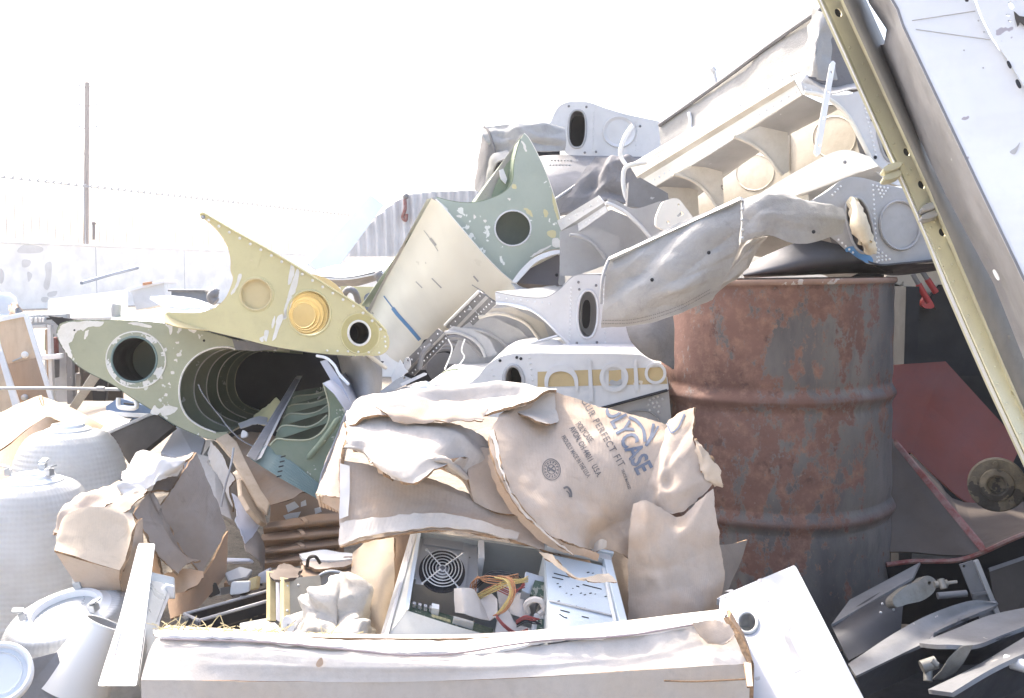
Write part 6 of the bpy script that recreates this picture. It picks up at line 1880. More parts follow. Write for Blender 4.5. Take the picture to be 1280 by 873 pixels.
sheet('hanging_flap', [[(791, 630, 1.96), (806, 626, 1.955), (826, 634, 1.955), (848, 645, 1.96), (870, 628, 1.96), (891, 611, 1.965)],
                       [(786, 665, 1.93), (806, 664, 1.92), (828, 668, 1.92), (848, 672, 1.925), (876, 662, 1.93), (897, 650, 1.94)],
                       [(783, 715, 1.92), (808, 718, 1.90), (830, 722, 1.89), (852, 722, 1.90), (880, 718, 1.91), (905, 715, 1.93)],
                       [(784, 778, 1.90), (806, 780, 1.88), (830, 782, 1.87), (856, 782, 1.88), (880, 780, 1.89), (896, 772, 1.90)]], M['card'], t, 44, 44, .006, wr=((.008, 6), (.003, 16)), jag=.002, edge=E, seed=37, folds=(9, .010))
sheet('grey_back_flap', [[(896, 682, 2.03), (915, 680, 2.04), (934, 675, 2.05)], [(898, 715, 2.0), (912, 712, 2.02), (924, 705, 2.04)], [(898, 752, 1.98), (903, 748, 1.99), (908, 744, 2.0)]], M['card_grey'], t, 12, 14, .006, wr=((.004, 8),), edge=E, seed=38)
sheet('dark_inside', [[(738, 690, 2.10), (765, 680, 2.12), (792, 690, 2.12)], [(740, 740, 2.08), (768, 740, 2.08), (795, 740, 2.05)], [(742, 800, 2.05), (770, 800, 2.05), (796, 800, 2.02)]], M['card_grey'], t, 12, 12, .006, wr=((.012, 6),), edge=E, seed=39)  # dark board colour stands in for shade in the hollow
sheet('loose_tab', [[(744, 680, 1.93), (752, 674, 1.92), (758, 676, 1.92)], [(741, 692, 1.925), (750, 688, 1.915), (757, 684, 1.92)]], M['card_white'], t, 6, 6, .004, wr=((.004, 14),), edge=E, seed=40)
# printing
ux, uy = 48.0, 94.0
Lk = math.hypot(ux, uy); dv = (ux / Lk, uy / Lk); uv_ = (dv[1], -dv[0])
text_ink('printed_name', 'POLYCASE', (749, 500), (54 / math.hypot(54, 106), 106 / math.hypot(54, 106)), (.88, -.47), 31, pp_, M['ink'], t, .028, 1.0, .72)
text_ink('printed_slogan', 'YOUR PERFECT FIT', (722, 495), (.50, .866), (.866, -.50), 12.5, pp_, M['ink_dk'], t, .012, 1.25, .80)
text_ink('printed_trade_mark', 'TRADE MARKED', (776, 588), (.36, .93), (.93, -.36), 5.2, pp_, M['ink_dk'], t, .01, 1.0, .68)
text_ink('printed_address', 'POLYCASE', (719, 531), (.60, .80), (.80, -.60), 10.5, pp_, M['ink_dk'], t, .02, 1.0, .58)
text_ink('printed_address', 'AVON, OH 44011   U.S.A.', (711.5, 536), (.50, .866), (.866, -.50), 10.5, pp_, M['ink_dk'], t, .015, 1.0, .61)
text_ink('printed_origin', 'PROUDLY MADE IN THE U.S.A.', (701, 547), (.54, .84), (.84, -.54), 8.5, pp_, M['ink_dk'], t, .008, 1.0, .53)
for r_, w_ in ((11.2, 1.0), (9.4, .6), (5.0, 1.0)):
    ink_line('printed_seal', ell(689, 587.5, r_, r_ * 1.18, -10, 24) + [ell(689, 587.5, r_, r_ * 1.18, -10, 24)[0]], w_, pp_, M['ink_dk'], t)
for k in range(14):
    a = 2 * math.pi * k / 14
    ink_line('seal_letter', [(689 + 6.6 * math.cos(a), 587.5 + 7.8 * math.sin(a)), (689 + 8.6 * math.cos(a + .12), 587.5 + 10.1 * math.sin(a + .12))], 1.5, pp_, M['ink_dk'], t)
ink_line('seal_letter', [(685, 585), (693, 590)], 2.4, pp_, M['ink_dk'], t)
ink_line('seal_letter', [(685.5, 589.5), (692, 583.5)], 1.6, pp_, M['ink_dk'], t)
ink_line('printed_arrow', [(704, 611), (709, 609.5), (713, 615), (713.5, 622)], 2.6, pp_, M['ink_dk'], t)
ink_line('printed_arrow', [(707.5, 614), (711, 617.5), (711.5, 622)], 1.4, pp_, M['ink_dk'], t)
ink_line('printed_logo', [(786, 522), (796, 527), (804, 538), (806, 553)], 4.0, pp_, M['ink'], t)
ink_line('printed_logo', [(817, 530), (814, 545), (807, 558)], 3.6, pp_, M['ink'], t)
ink_line('printed_logo', [(823, 533), (816, 546), (808, 558)], 2.4, pp_, M['ink'], t)
sf = [c for c in t.children if c.name.startswith('side_flap')][0]
ink_line('printed_logo', [(833, 523), (836, 535), (840, 541), (848, 535), (856, 518)], 2.4, sf, M['ink'], t)
ink_line('printed_logo', [(826, 535), (834, 524), (842, 521)], 2.4, sf, M['ink'], t)

tag(sheet('paper_strip', [[(672, 690, 1.86), (690, 694, 1.84), (704, 708, 1.82), (722, 722, 1.815), (742, 720, 1.815), (762, 715, 1.83)], [(678, 698, 1.85), (694, 706, 1.83), (712, 720, 1.81), (728, 726, 1.81), (748, 728, 1.81), (772, 728, 1.82)]], M['card_pale'], None, 30, 6, .003, wr=((.008, 16),), jag=.003, edge=E, seed=41), 'torn curling strip of tan paper across the drive cage of the computer case', 'paper strip')

# ================================================================== open computer case
t = thing('computer_case', 'open beige computer case lying among the cardboard, its fan, cables and drive cage showing', 'computer case')
UL, UR, LR, LL = P(521, 664, 1.99), P(764, 698, 2.00), P(800, 836, 1.80), P(508, 763, 1.80)
Nn = (UR - UL).cross(LL - UL).normalized()
if Nn.dot(CAM - UL) > 0: Nn = -Nn
def Q(u, v, w=0.0):
    return (LL * (1 - u) + LR * u) * (1 - v) + (UL * (1 - u) + UR * u) * v + Nn * w
def qbox(nm, u0, u1, v0, v1, w0, w1, mt, par, bv=0.0):
    a = [Q(u0, v0, w0), Q(u1, v0, w0), Q(u1, v1, w0), Q(u0, v1, w0)]
    b = [Q(u0, v0, w1), Q(u1, v0, w1), Q(u1, v1, w1), Q(u0, v1, w1)]
    return hull_bar(nm, [a, b], mt, par, bv)
qbox('back_panel', 0, 1, 0, 1, .16, .163, M['pcgrey'], t)
qbox('right_panel', .985, 1, 0, 1, .0, .16, M['pcgrey'], t)
qbox('top_panel', 0, 1, .985, 1.01, .0, .16, M['pcgrey'], t)
# left edge of the shell, with beige outer skin
hull_bar('left_panel', [[P(518, 662, 2.0), P(526, 665, 1.985), P(510, 763, 1.795), P(478, 803, 1.74), P(476, 803, 1.76)], [p + Nn * .16 for p in (P(518, 662, 2.0), P(526, 665, 1.985), P(510, 763, 1.795), P(478, 803, 1.74), P(476, 803, 1.76))]], M['beige'], t, .001)
hull_bar('rim_strip', [[P(522, 664, 1.984), P(526.5, 664.5, 1.982), P(511, 762, 1.792), P(506, 762, 1.792)], [p + (CAM - p).normalized() * .003 for p in (P(522, 664, 1.984), P(526.5, 664.5, 1.982), P(511, 762, 1.792), P(506, 762, 1.792))]], M['pcblue'], t)
sheet('front_panel', [[(508, 763, 1.795), (560, 780, 1.79), (616, 796, 1.785), (660, 812, 1.78)], [(478, 805, 1.74), (560, 830, 1.73), (616, 846, 1.72), (660, 860, 1.71)]], M['beige'], t, 10, 6, .004)
hull_bar('case_edge', [[P(474, 800, 1.77), P(479, 800, 1.738), P(484, 798, 1.74)], [P(514, 664, 2.03), P(518, 663, 1.995), P(522, 664, 1.99)]], M['wing_grey'], t)
# power supply
psu = qbox('power_supply', .015, .315, .44, .975, .012, .15, M['steel'], t, .002)
ppl = Plane.__new__(Plane); ppl.p = Q(.1, .6, .012) - Nn * .001; ppl.n = -Nn; ppl.basis()
plate('vent_plate', [(530, 668), (588, 676), (581, 740), (519, 730)], ppl.shift(ppl.n * .001), .001, M['steel'], psu)
plate('fan_opening', ell(552.5, 715, 29, 26.5, 10, 40), ppl.shift(ppl.n * .0025), .001, M['dark'], psu)
fan = []
for k in range(7):
    a = 2 * math.pi * k / 7
    c0 = [(552.5 + r_ * math.cos(a + d), 715 + r_ * .92 * math.sin(a + d)) for r_, d in ((8, 0), (25, .15), (25, .62), (8, .55))]
    plate('fan_blade', c0, ppl.shift(ppl.n * .0045), .0015, M['black'], psu)
plate('fan_hub', ell(552.5, 715, 9, 8.4, 0, 24), ppl.shift(ppl.n * .006), .003, M['grey_dk'], psu)
gs = []
for k in range(1, 7):
    r_ = 4.1 * k
    gs.append(([ppl.at(*q) + ppl.n * .010 for q in ell(552.5, 715, r_, r_ * .93, 10, 36)], .0011, True))
for a in (52, 142, 232, 322):
    gs.append(([ppl.at(552.5 + 3 * math.cos(R(a)), 715 + 3 * math.sin(R(a))) + ppl.n * .0115, ppl.at(552.5 + 32 * math.cos(R(a)), 715 + 30 * math.sin(R(a))) + ppl.n * .009], .0014, False))
tubes('fan_grille', gs, M['alu'], psu, 6)
rivets('screw', [ppl.at(552.5 + 32 * math.cos(R(a)), 715 + 30 * math.sin(R(a))) + ppl.n * .008 for a in (52, 142, 232, 322)], ppl.n, .0035, M['alu'], psu)
plate('label', [(531, 669), (580, 676), (578, 688), (529, 680)], ppl.shift(ppl.n * .003), .0008, M['wing_grey'], psu)
qbox('side_flange', .315, .345, .78, 1.0, .0, .06, M['wing'], t, .001)
# board and cards at the bottom left
pb_ = hull_bar('circuit_board', [[P(509, 753, 1.83), P(560, 769, 1.84), P(616, 786, 1.84), P(612, 797, 1.80), P(560, 780, 1.80), P(508, 764, 1.80)], [p + Vector((0, 0, -.008)) + Nn * .01 for p in (P(509, 753, 1.83), P(560, 769, 1.84), P(616, 786, 1.84), P(612, 797, 1.80), P(560, 780, 1.80), P(508, 764, 1.80))]], M['pcb'], t)
hull_bar('connector_slot', [[P(567, 773, 1.80), P(592, 780, 1.80), P(592, 777, 1.80), P(567, 770, 1.80)], [p + Nn * .02 for p in (P(567, 773, 1.80), P(592, 780, 1.80), P(592, 777, 1.80), P(567, 770, 1.80))]], M['plastic_w'], pb_)
gold = []
for i in range(14):
    x = 540 + i * 1.7
    gold.append(([P(x, 768 + i * .52, 1.812), P(x + .6, 771.5 + i * .52, 1.806)], .0008, False))
tubes('contact', gold, M['yellow'], pb_, 4)
hull_bar('gpu_block', [[P(540, 754, 1.815), P(549, 756, 1.815), P(549, 762, 1.81), P(540, 760, 1.81)], [p + Nn * .02 for p in (P(540, 754, 1.815), P(549, 756, 1.815), P(549, 762, 1.81), P(540, 760, 1.81))]], M['plastic_w'], pb_)
for i in range(5):
    x = 516 + i * 7
    hull_bar('capacitor', [[P(x, 752 + i * 1.6, 1.82), P(x + 4, 753 + i * 1.6, 1.82), P(x + 4, 756 + i * 1.6, 1.815), P(x, 755 + i * 1.6, 1.815)], [p + Nn * .012 for p in (P(x, 752 + i * 1.6, 1.82), P(x + 4, 753 + i * 1.6, 1.82), P(x + 4, 756 + i * 1.6, 1.815), P(x, 755 + i * 1.6, 1.815))]], M['wing_grey'], pb_)
# ribbon cables
for k, rows in enumerate(([[(567, 736, 1.80), (578, 735, 1.78), (592, 737, 1.80), (600, 750, 1.83)], [(568, 766, 1.79), (582, 768, 1.765), (600, 774, 1.78), (612, 776, 1.80)]],
                          [[(600, 750, 1.84), (612, 742, 1.86), (622, 750, 1.84)], [(612, 776, 1.80), (618, 772, 1.80), (622, 776, 1.79)]],
                          [[(622, 772, 1.80), (634, 762, 1.82), (645, 780, 1.80), (664, 786, 1.80)], [(618, 796, 1.78), (634, 800, 1.77), (646, 800, 1.77), (666, 798, 1.78)]],
                          [[(640, 750, 1.86), (652, 742, 1.85), (660, 756, 1.84)], [(638, 768, 1.83), (652, 772, 1.81), (662, 770, 1.82)]],
                          [[(622, 738, 1.9), (634, 730, 1.89), (642, 738, 1.88)], [(624, 760, 1.86), (634, 766, 1.85), (638, 760, 1.85)]])):
    sheet('ribbon_cable', rows, M['ribbon'], t, 22, 8, .0015, wr=((.004, 16),), seed=50 + k)
tubes('ribbon_loop', [(wpath([(660, 766, 1.80), (658, 756, 1.795), (666, 750, 1.79), (676, 752, 1.79), (680, 762, 1.79), (674, 768, 1.79)], 6), .006, False)], M['ribbon'], t, 6)
# drives
d1 = hull_bar('disk_drive', [[P(657, 714, 1.86), P(684, 722, 1.86), P(672, 748, 1.83), P(652, 738, 1.83)], [p + Nn * .05 for p in (P(657, 714, 1.86), P(684, 722, 1.86), P(672, 748, 1.83), P(652, 738, 1.83))]], M['steel'], t, .002)
hull_bar('drive_board', [[P(668, 728, 1.845), P(684, 732, 1.845), P(680, 750, 1.825), P(662, 746, 1.825)], [p - Nn * .006 for p in (P(668, 728, 1.845), P(684, 732, 1.845), P(680, 750, 1.825), P(662, 746, 1.825))]], M['pcb'], d1)
d2 = hull_bar('disk_drive', [[P(668, 766, 1.80), P(690, 770, 1.80), P(690, 796, 1.78), P(664, 790, 1.78)], [p + Nn * .05 for p in (P(668, 766, 1.80), P(690, 770, 1.80), P(690, 796, 1.78), P(664, 790, 1.78))]], M['wing'], t, .002)
hull_bar('drive_board', [[P(672, 776, 1.79), P(690, 779, 1.79), P(690, 793, 1.775), P(670, 790, 1.775)], [p - Nn * .006 for p in (P(672, 776, 1.79), P(690, 779, 1.79), P(690, 793, 1.775), P(670, 790, 1.775))]], M['pcb'], d2)
qbox('connector_block', .50, .545, .52, .60, .03, .05, M['plastic_w'], t, .002)
# wire bundle
random.seed(3)
WB = {'wire_y': [], 'wire_r': [], 'wire_o': [], 'wire_k': []}
def wb(c, pts, r_=.0012):
    WB[c].append((wpath(pts, 6), r_, False))
for i in range(4):
    j = i * 2.1 + random.uniform(-.8, .8)
    wb('wire_o', [(588 + j, 745, 1.87), (590 + j, 728 - j, 1.85), (606, 721 + j, 1.83), (628, 722 + j * 1.3, 1.82), (648, 718 + j, 1.84)])
    wb('wire_y', [(592, 752 - j, 1.86), (612, 742 - j, 1.83), (634, 732 - j, 1.815), (652, 728 - j * .6, 1.82), (660, 727 - j, 1.84)])
    wb('wire_r', [(590, 758 - j, 1.87), (600, 742 + j, 1.85), (620, 732 + j, 1.825), (640, 738 + j, 1.82), (656, 734 - j, 1.83)])
    wb('wire_k', [(590 + j, 735, 1.88), (612, 716 + j, 1.86), (634, 716 + j, 1.85), (650, 722 + j, 1.85), (654, 734, 1.84)])
for i in range(3):
    j = i * 2.2 + random.uniform(-.6, .6)
    wb('wire_o', [(622 + j, 720, 1.82), (636 + j, 724, 1.80), (640 + j, 742, 1.79), (630 + j, 762, 1.79), (616 + j, 770, 1.79)])
    wb('wire_y', [(618 + j, 722, 1.82), (632 + j, 726, 1.80), (637 + j, 742, 1.79), (627 + j, 760, 1.79), (620, 768, 1.79)])
    wb('wire_r', [(620, 768 + j, 1.785), (630, 780 + j, 1.775), (645, 790 + j, 1.77), (660, 786 + j, 1.775)])
    wb('wire_k', [(646, 780 + j, 1.79), (658, 774 + j, 1.78), (668, 776 + j, 1.78), (676, 780, 1.78)])
    wb('wire_r', [(645, 776 + j, 1.785), (656, 770 + j, 1.78), (666, 772 + j, 1.775), (674, 774, 1.78)])
for c, n_ in (('wire_y', 'yellow_wire'), ('wire_r', 'red_wire'), ('wire_o', 'orange_wire'), ('wire_k', 'black_wire')):
    tubes(n_, WB[c][:4 if c != 'wire_o' else None], M[c], t, 6)
    if len(WB[c]) > 4 and c != 'wire_o': tubes(n_, WB[c][4:], M[c], t, 6)
# drive cage on the right
cg = Plane.three((682, 692, 1.90), (764, 706, 1.93), (779, 790, 1.76))
cage = plate('drive_cage', [(681, 692), (757, 708), (774, 790), (690, 800)], cg, .003, M['pcblue'], t)
W4 = [cg.at(*q) for q in ((681, 692), (757, 708), (774, 790), (690, 800))]
hull_bar('cage_side', [[W4[0], W4[0] + Nn * .12, W4[3] + Nn * .12, W4[3]], [p + Vector((-.003, 0, 0)) for p in (W4[0], W4[0] + Nn * .12, W4[3] + Nn * .12, W4[3])]], M['pcgrey'], cage)
def bar2(nm, a, b, w_, h_, mt, par, z=.0):
    A_, B_ = cg.at(*a) + cg.n * z, cg.at(*b) + cg.n * z
    s = (B_ - A_).normalized().cross(cg.n) * w_
    return hull_bar(nm, [[A_ - s, A_ + s, A_ + s + cg.n * h_, A_ - s + cg.n * h_], [B_ - s, B_ + s, B_ + s + cg.n * h_, B_ - s + cg.n * h_]], mt, par, .001)
bar2('top_bar', (680, 685), (762, 703), .009, .012, M['steel'], t)
bar2('top_lip', (682, 680), (764, 698), .0035, .016, M['pcblue'], t)
bar2('right_bar', (757, 705), (779, 792), .008, .012, M['pcblue'], t)
bar2('cage_fold', (686, 752), (766, 771), .002, .003, M['wing_grey'], cage, .0005)
bar2('cage_fold', (753, 712), (768, 780), .003, .006, M['wing'], cage, .0005)
for (a, b) in (((692, 717), (712, 722)), ((690, 722), (704, 725)), ((728, 731), (752, 737)), ((700, 763), (712, 766)), ((699, 768), (705, 772)), ((705, 772), (709, 773)), ((727, 771), (736, 773)), ((720, 733), (724, 734))):
    bar2('cage_slot', a, b, .0012, .0008, M['dark'], cage, .0003)
hp = []
random.seed(11)
for (x, y) in ((697, 730), (700, 734), (735, 716), (741, 717), (748, 719), (736, 724), (742, 726), (726, 742), (731, 744), (738, 742), (744, 743), (714, 744), (708, 742), (698, 752), (712, 757), (720, 758), (730, 761), (736, 763), (741, 764), (757, 746), (764, 765), (716, 736)):
    hp.append(cg.at(x, y) + cg.n * .0006)
V, F = [], []
for p in hp:
    n0 = len(V); s = random.uniform(.0012, .0024)
    V += [p - cg.e1 * s * 1.5 - cg.e2 * s * .6, p + cg.e1 * s * 1.5 - cg.e2 * s * .6, p + cg.e1 * s * 1.5 + cg.e2 * s * .6, p - cg.e1 * s * 1.5 + cg.e2 * s * .6]
    F.append((n0, n0 + 1, n0 + 2, n0 + 3))
obj('cage_hole', V, F, M['dark'], cage)

# ================================================================== foreground long carton
t = thing('long_carton', 'long dirty white cardboard carton lying across the foreground with a torn top flap', 'carton')
Yf = 1.50
fr = [[(196, 797, 1.56), (330, 803, 1.545), (480, 818, 1.53), (640, 812, 1.54), (780, 792, 1.55), (908, 775, 1.57)],
      [(184, 822, 1.53), (330, 826, 1.515), (480, 832, 1.51), (640, 830, 1.515), (790, 815, 1.53), (924, 802, 1.54)],
      [(176, 850, 1.50), (330, 852, 1.50), (480, 853, 1.50), (640, 848, 1.50), (800, 838, 1.505), (938, 830, 1.51)],
      ]
sheet('front_panel', fr, M['card_white'], t, 90, 36, .006, wr=((.004, 4), (.001, 20)), edge=E, seed=61, folds=(5, .0025))
bl = [P(*q) for q in fr[-1]]
lw = [Vector((p.x, p.y + .012, .02)) for p in bl]
rows = [bl, [p.lerp(q, .5) for p, q in zip(bl, lw)], lw]
sheet('lower_panel', [[tuple(p) for p in r] for r in rows], M['card_white'], t, 40, 8, .006, wr=((.004, 4),), edge=E, seed=62, pix=False)
sheet('torn_top_strip', [[(192, 790, 1.60), (330, 793, 1.60), (480, 801, 1.60), (640, 795, 1.60), (780, 780, 1.61), (908, 767, 1.62)], [(200, 797, 1.555), (330, 800, 1.54), (480, 814, 1.525), (600, 815, 1.53), (690, 800, 1.54), (780, 794, 1.545), (904, 776, 1.565)]], M['paper'], t, 70, 6, .004, wr=((.004, 12),), jag=.003, seed=63)
tubes('torn_ply_edge', [(wpath([(202, 799, 1.55), (330, 803, 1.535), (430, 812, 1.522), (500, 819, 1.518), (560, 818, 1.52), (640, 806, 1.53), (690, 800, 1.537), (780, 795, 1.54), (866, 781, 1.555)], 8), .0016, False)], worn('ply_shadow', (.30, .25, .26), (.4, .33, .3), .5, 40, rough=.9), t, 5)
top = [[(192, 790, 1.605), (420, 797, 1.605), (640, 795, 1.605), (908, 767, 1.625)], [(210, 782, 1.72), (420, 792, 1.72), (640, 790, 1.72), (900, 762, 1.74)]]
sheet('top_panel', top, M['card_white'], t, 30, 5, .006, edge=E, seed=64)
sheet('right_end', [[(908, 775, 1.568), (910, 768, 1.62), (908, 764, 1.74)], [(926, 802, 1.54), (926, 795, 1.62), (918, 790, 1.74)], [(938, 832, 1.512), (936, 826, 1.62), (930, 815, 1.74)]], M['card_brown'], t, 8, 10, .006, edge=E, seed=65)
e0 = [P(938, 832, 1.512), P(936, 826, 1.62), P(930, 815, 1.74)]
sheet('right_end_lower', [[tuple(p) for p in e0], [(p.x, p.y + .01, .02) for p in e0]], M['card_pale'], t, 6, 8, .006, edge=E, seed=66, pix=False)
sheet('open_slit', [[(904, 772, 1.556), (910, 772, 1.556)], [(920, 798, 1.53), (926, 800, 1.53)], [(934, 828, 1.505), (940, 830, 1.505)]], M['card_edge'], t, 3, 10, .002, jag=.002)
sheet('tan_patch', [[(866, 779, 1.545), (890, 775, 1.548), (912, 780, 1.545)], [(874, 794, 1.535), (894, 797, 1.532), (918, 794, 1.535)], [(884, 804, 1.53), (896, 806, 1.528), (906, 803, 1.53)]], M['card'], t, 14, 8, .002, wr=((.003, 14),), jag=.003, seed=67)
sheet('corner_post', [[(930, 828, 1.505), (939, 828, 1.507)], [(934, 858, 1.46), (941, 858, 1.46)]], M['card_pale'], t, 4, 6, .004, edge=E)
tubes('bottom_seam', [(wpath([(830, 851, 1.49), (870, 852, 1.488), (935, 849, 1.488)], 5), .0015, False)], E, t, 5)
plate('stain', sp([(397, 826), (402, 822), (404, 830), (399, 834), (395, 832)], 4, True), Plane.three((397, 826, 1.503), (404, 830, 1.503), (399, 834, 1.499)), .0006, M['card_in'], t)
random.seed(5)
ss = []
for i in range(90):
    x = random.uniform(200, 350) if i < 74 else random.uniform(350, 480)
    y = 790 + (x - 200) * .03
    p = P(x, y, random.uniform(1.56, 1.61)) + Vector((0, 0, .004))
    a = random.uniform(0, math.pi); L_ = random.uniform(.008, .03)
    d = Vector((math.cos(a), math.sin(a) * .3, random.uniform(-.1, .6))).normalized() * L_
    ss.append(([p, p + d * .5 + Vector((0, 0, .002)), p + d], random.uniform(.0005, .001), False))
tag(tubes('straw', ss, M['straw'], None, 4), 'wisps of dry straw caught along the top edge of the long carton', 'straw', kind='stuff')

# ================================================================== white panel with hole (lower right)
t = thing('metal_sheet', 'white enamelled metal sheet with one round hole, leaning in the right foreground', 'sheet')
pw = Plane.three((900, 745, 1.82), (993, 706, 1.90), (1070, 853, 1.62))
ow = sp([(900, 748), (902, 744), (990, 707)], 2) + sp([(992, 706), (995, 708), (998, 713)], 2) + [(1070, 853), (1130, 968), (960, 1010), (896, 800)]
hw = ell(934, 779.5, 11.5, 12, 0, 32)
plate('face', ow, pw, .018, M['enamel'], t, [hw], bevel=.002)
tubes('grommet', [([pw.at(*q) + pw.n * .002 for q in ell(934, 779.5, 12.3, 12.8, 0, 32)], .0032, True)], M['alu'], t, 8)
b = [pw.at(*q) for q in hw + hw[:1]]
skin('bore', b, [p - pw.n * .03 for p in b], M['alu'], t, .002)
plate('bore_plate', ell(934, 779.5, 15, 15, 0, 24), pw.shift(-pw.n * .03), .003, M['olivegrey'], t)
for q in ([(962, 766), (972, 767), (976, 775), (984, 780), (990, 783), (986, 790), (990, 802), (1000, 822), (1011, 838), (1010, 846), (1002, 838), (994, 841), (990, 836), (988, 820), (985, 806), (980, 795), (984, 786), (974, 780), (962, 774)], [(947, 725), (952, 723), (952, 727), (948, 728)], [(906, 739), (916, 737), (916, 740)], [(959, 751), (962, 750), (962, 753)], [(941, 766), (945, 765), (944, 768)], [(948, 792), (951, 791), (950, 795)], [(930, 760), (934, 759), (933, 762)], [(944, 847), (950, 846), (949, 850), (945, 850)], [(903, 746), (909, 744), (908, 747)], [(955, 760), (957, 759), (957, 762)]):
    plate('paint_stain', jg(q, 3, .7), pw.shift(pw.n * .0006), .0005, worn('worn_grey_patch', (.30, .295, .30), (.40, .39, .40), .6, 30) if 'worn_grey_patch' not in bpy.data.materials else bpy.data.materials['worn_grey_patch'], t)
# ================================================================== long spar leaning at the right
t = thing('long_beam', 'long riveted spar with a yellow-green web and rounded grey side, leaning across the right', 'beam')
def bx_line(pts, y):
    for (x0, y0), (x1, y1) in zip(pts[:-1], pts[1:]):
        if (y0 <= y <= y1) or (x1, y1) == pts[-1]:
            return x0 + (x1 - x0) * (y - y0) / (y1 - y0)
    return pts[0][0]
Lf = [(1003, -50), (1026, 0), (1135, 240), (1230, 460), (1280, 568), (1400, 828)]
Lw = [(1028, -50), (1051, 0), (1163, 246), (1252, 460), (1299, 568), (1415, 828)]
Lg = [(1058, -50), (1083, 0), (1140, 128), (1196, 240), (1248, 330), (1300, 428), (1350, 520), (1500, 800)]
ys_ = [-60, 0, 60, 120, 180, 240, 300, 360, 420, 480, 540, 600, 700, 800]
YB = lambda y: 1.98 - .12 * (y / 800)
# web
def strip(nm, fn_pts, mt, th, par, smooth=True):
    rows = [[P(*q) for q in fn_pts(y)] for y in ys_]
    V, F, uv = grid(rows); F = orient(V, F)
    o = obj(nm, V, F, mt, par, smooth=smooth, auto=35)
    solid(o, th)
    return o
pb_ = Plane.three((1040, 0, YB(0)), (1150, 240, YB(240)), (1268, 500, YB(500) + .0))
webo = [(bx_line(Lf, y) + 3, y) for y in ys_] + [(bx_line(Lw, y), y) for y in reversed(ys_)]
wpl = Plane.three((bx_line(Lf, 0), 0, 1.985), (bx_line(Lf, 700), 700, 1.88), (bx_line(Lw, 300), 300, 1.95))
hs = [ell(1051 - 3, 16, 4.2, 6.0, -25, 20), ell(1133.5, 190, 4, 5.5, -25, 20), ell(1152, 231, 4.2, 5.6, -25, 20), ell(1178, 290.5, 4.2, 5.4, -25, 20), ell(1267, 491, 3, 4.4, -25, 16)]
plate('web', webo, wpl, .004, M['beamweb'], t, hs)
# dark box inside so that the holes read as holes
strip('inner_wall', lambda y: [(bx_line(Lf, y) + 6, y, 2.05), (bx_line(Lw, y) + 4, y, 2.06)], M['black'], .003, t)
strip('left_flange', lambda y: [(bx_line(Lf, y) - 1.5 - (2.5 if y > 330 else 0), y, 1.945), (bx_line(Lf, y) + 4, y, 1.975)], M['beamlip'], .005, t)
def rnd(y):
    a, b = bx_line(Lw, y), bx_line(Lg, y)
    w_ = b - a
    return [(a - 1, y, 1.955), (a + 1.5, y, 1.915), (a + w_ * .12, y, 1.895), (a + w_ * .3, y, 1.885), (a + w_ * .55, y, 1.893), (a + w_ * .8, y, 1.925), (a + w_ * .95, y, 1.975), (b, y, 2.05)]
strip('rounded_side', rnd, M['beamgrey'], .004, t)
strip('bright_lip', lambda y: [(bx_line(Lw, y) - 1.5, y, 1.945), (bx_line(Lw, y) + 2.5, y, 1.905)], M['beamlip'], .004, t)
strip('outer_edge', lambda y: [(bx_line(Lf, y) - 2 - (3 if y > 330 else 0), y, 1.94), (bx_line(Lf, y) - .5, y, 1.938)], M['white'], .003, t)
rv = []
for y0, y1, n_ in ((60, 180, 7), (205, 225, 4), (270, 285, 3), (310, 480, 9), (505, 560, 4)):
    for i in range(n_):
        y = y0 + (y1 - y0) * i / (n_ - 1)
        f = .35 + .3 * (i % 2)
        q = (bx_line(Lf, y) * (1 - f) + bx_line(Lw, y) * f, y)
        rv.append(wpl.at(*q) + wpl.n * .001)
rivets('rivet', rv, wpl.n, .003, M['beamweb'], t)
for (x, y) in ((1116, 214), (1164, 263)):
    for d in (-6, 5):
        c = P(x, y + d, 1.93)
        a = sp([(x - 12, y + d + 3), (x - 6, y + d - 2), (x + 8, y + d - 6), (x + 11, y + d - 1), (x + 2, y + d + 4), (x - 8, y + d + 6)], 3, True)
        plate('clevis_lug', a, Plane(x, y + d, 1.93, 0, 25), .02, M['beamlip'] if x < 1130 else M['wing_grey'], t, bevel=.0015)
    tubes('clevis_pin', [([P(x - 4, y - 9, 1.945), P(x - 2, y + 9, 1.945)], .004, False)], M['grey_dk'], t)
plate('dent', sp([(1262, 419), (1268, 424), (1264, 426)], 3, True), Plane(1265, 422, 1.86, 20, 0), .004, M['beamgrey'], t)

# ================================================================== big white skin panel top right
t = thing('white_wing_panel', 'huge bright white wing skin filling the top right corner, torn along its edge', 'wing panel')
pj = Plane.three((1112, 0, 1.72), (1280, 352, 1.55), (1320, 0, 1.60))
seam = [(1212, -60), (1219, 0), (1226, 20), (1239, 46), (1259, 76), (1275, 102), (1300, 150), (1330, 220)]
lj = [(1088, -60), (1113, 0), (1120, 12), (1127, 33), (1136, 52), (1225, 240), (1278, 350), (1330, 455), (1352, 500)]
plate('main_skin', lj + [(1420, 480)] + list(reversed([(x - 1.5, y) for x, y in seam])), pj, .004, M['skinwhite'], t)
hs = [slot(1264, 7, 3, 5, -25, 12), slot(1260, 19, 2.6, 1.4, 10, 10), slot(1262, 26.5, 2.3, 1.3, 10, 10), slot(1261.5, 81, 2.2, 5.2, -25, 12), slot(1273, 105, 2.6, 6.2, -25, 12), slot(1208.5, .8, 2.4, 1.6, 0, 10)]
hs2 = [h for h in hs if h[0][0] > 1215]
edge = [(x + 1.5, y) for x, y in seam] + [(1420, 400), (1420, -60)]
torn = edge
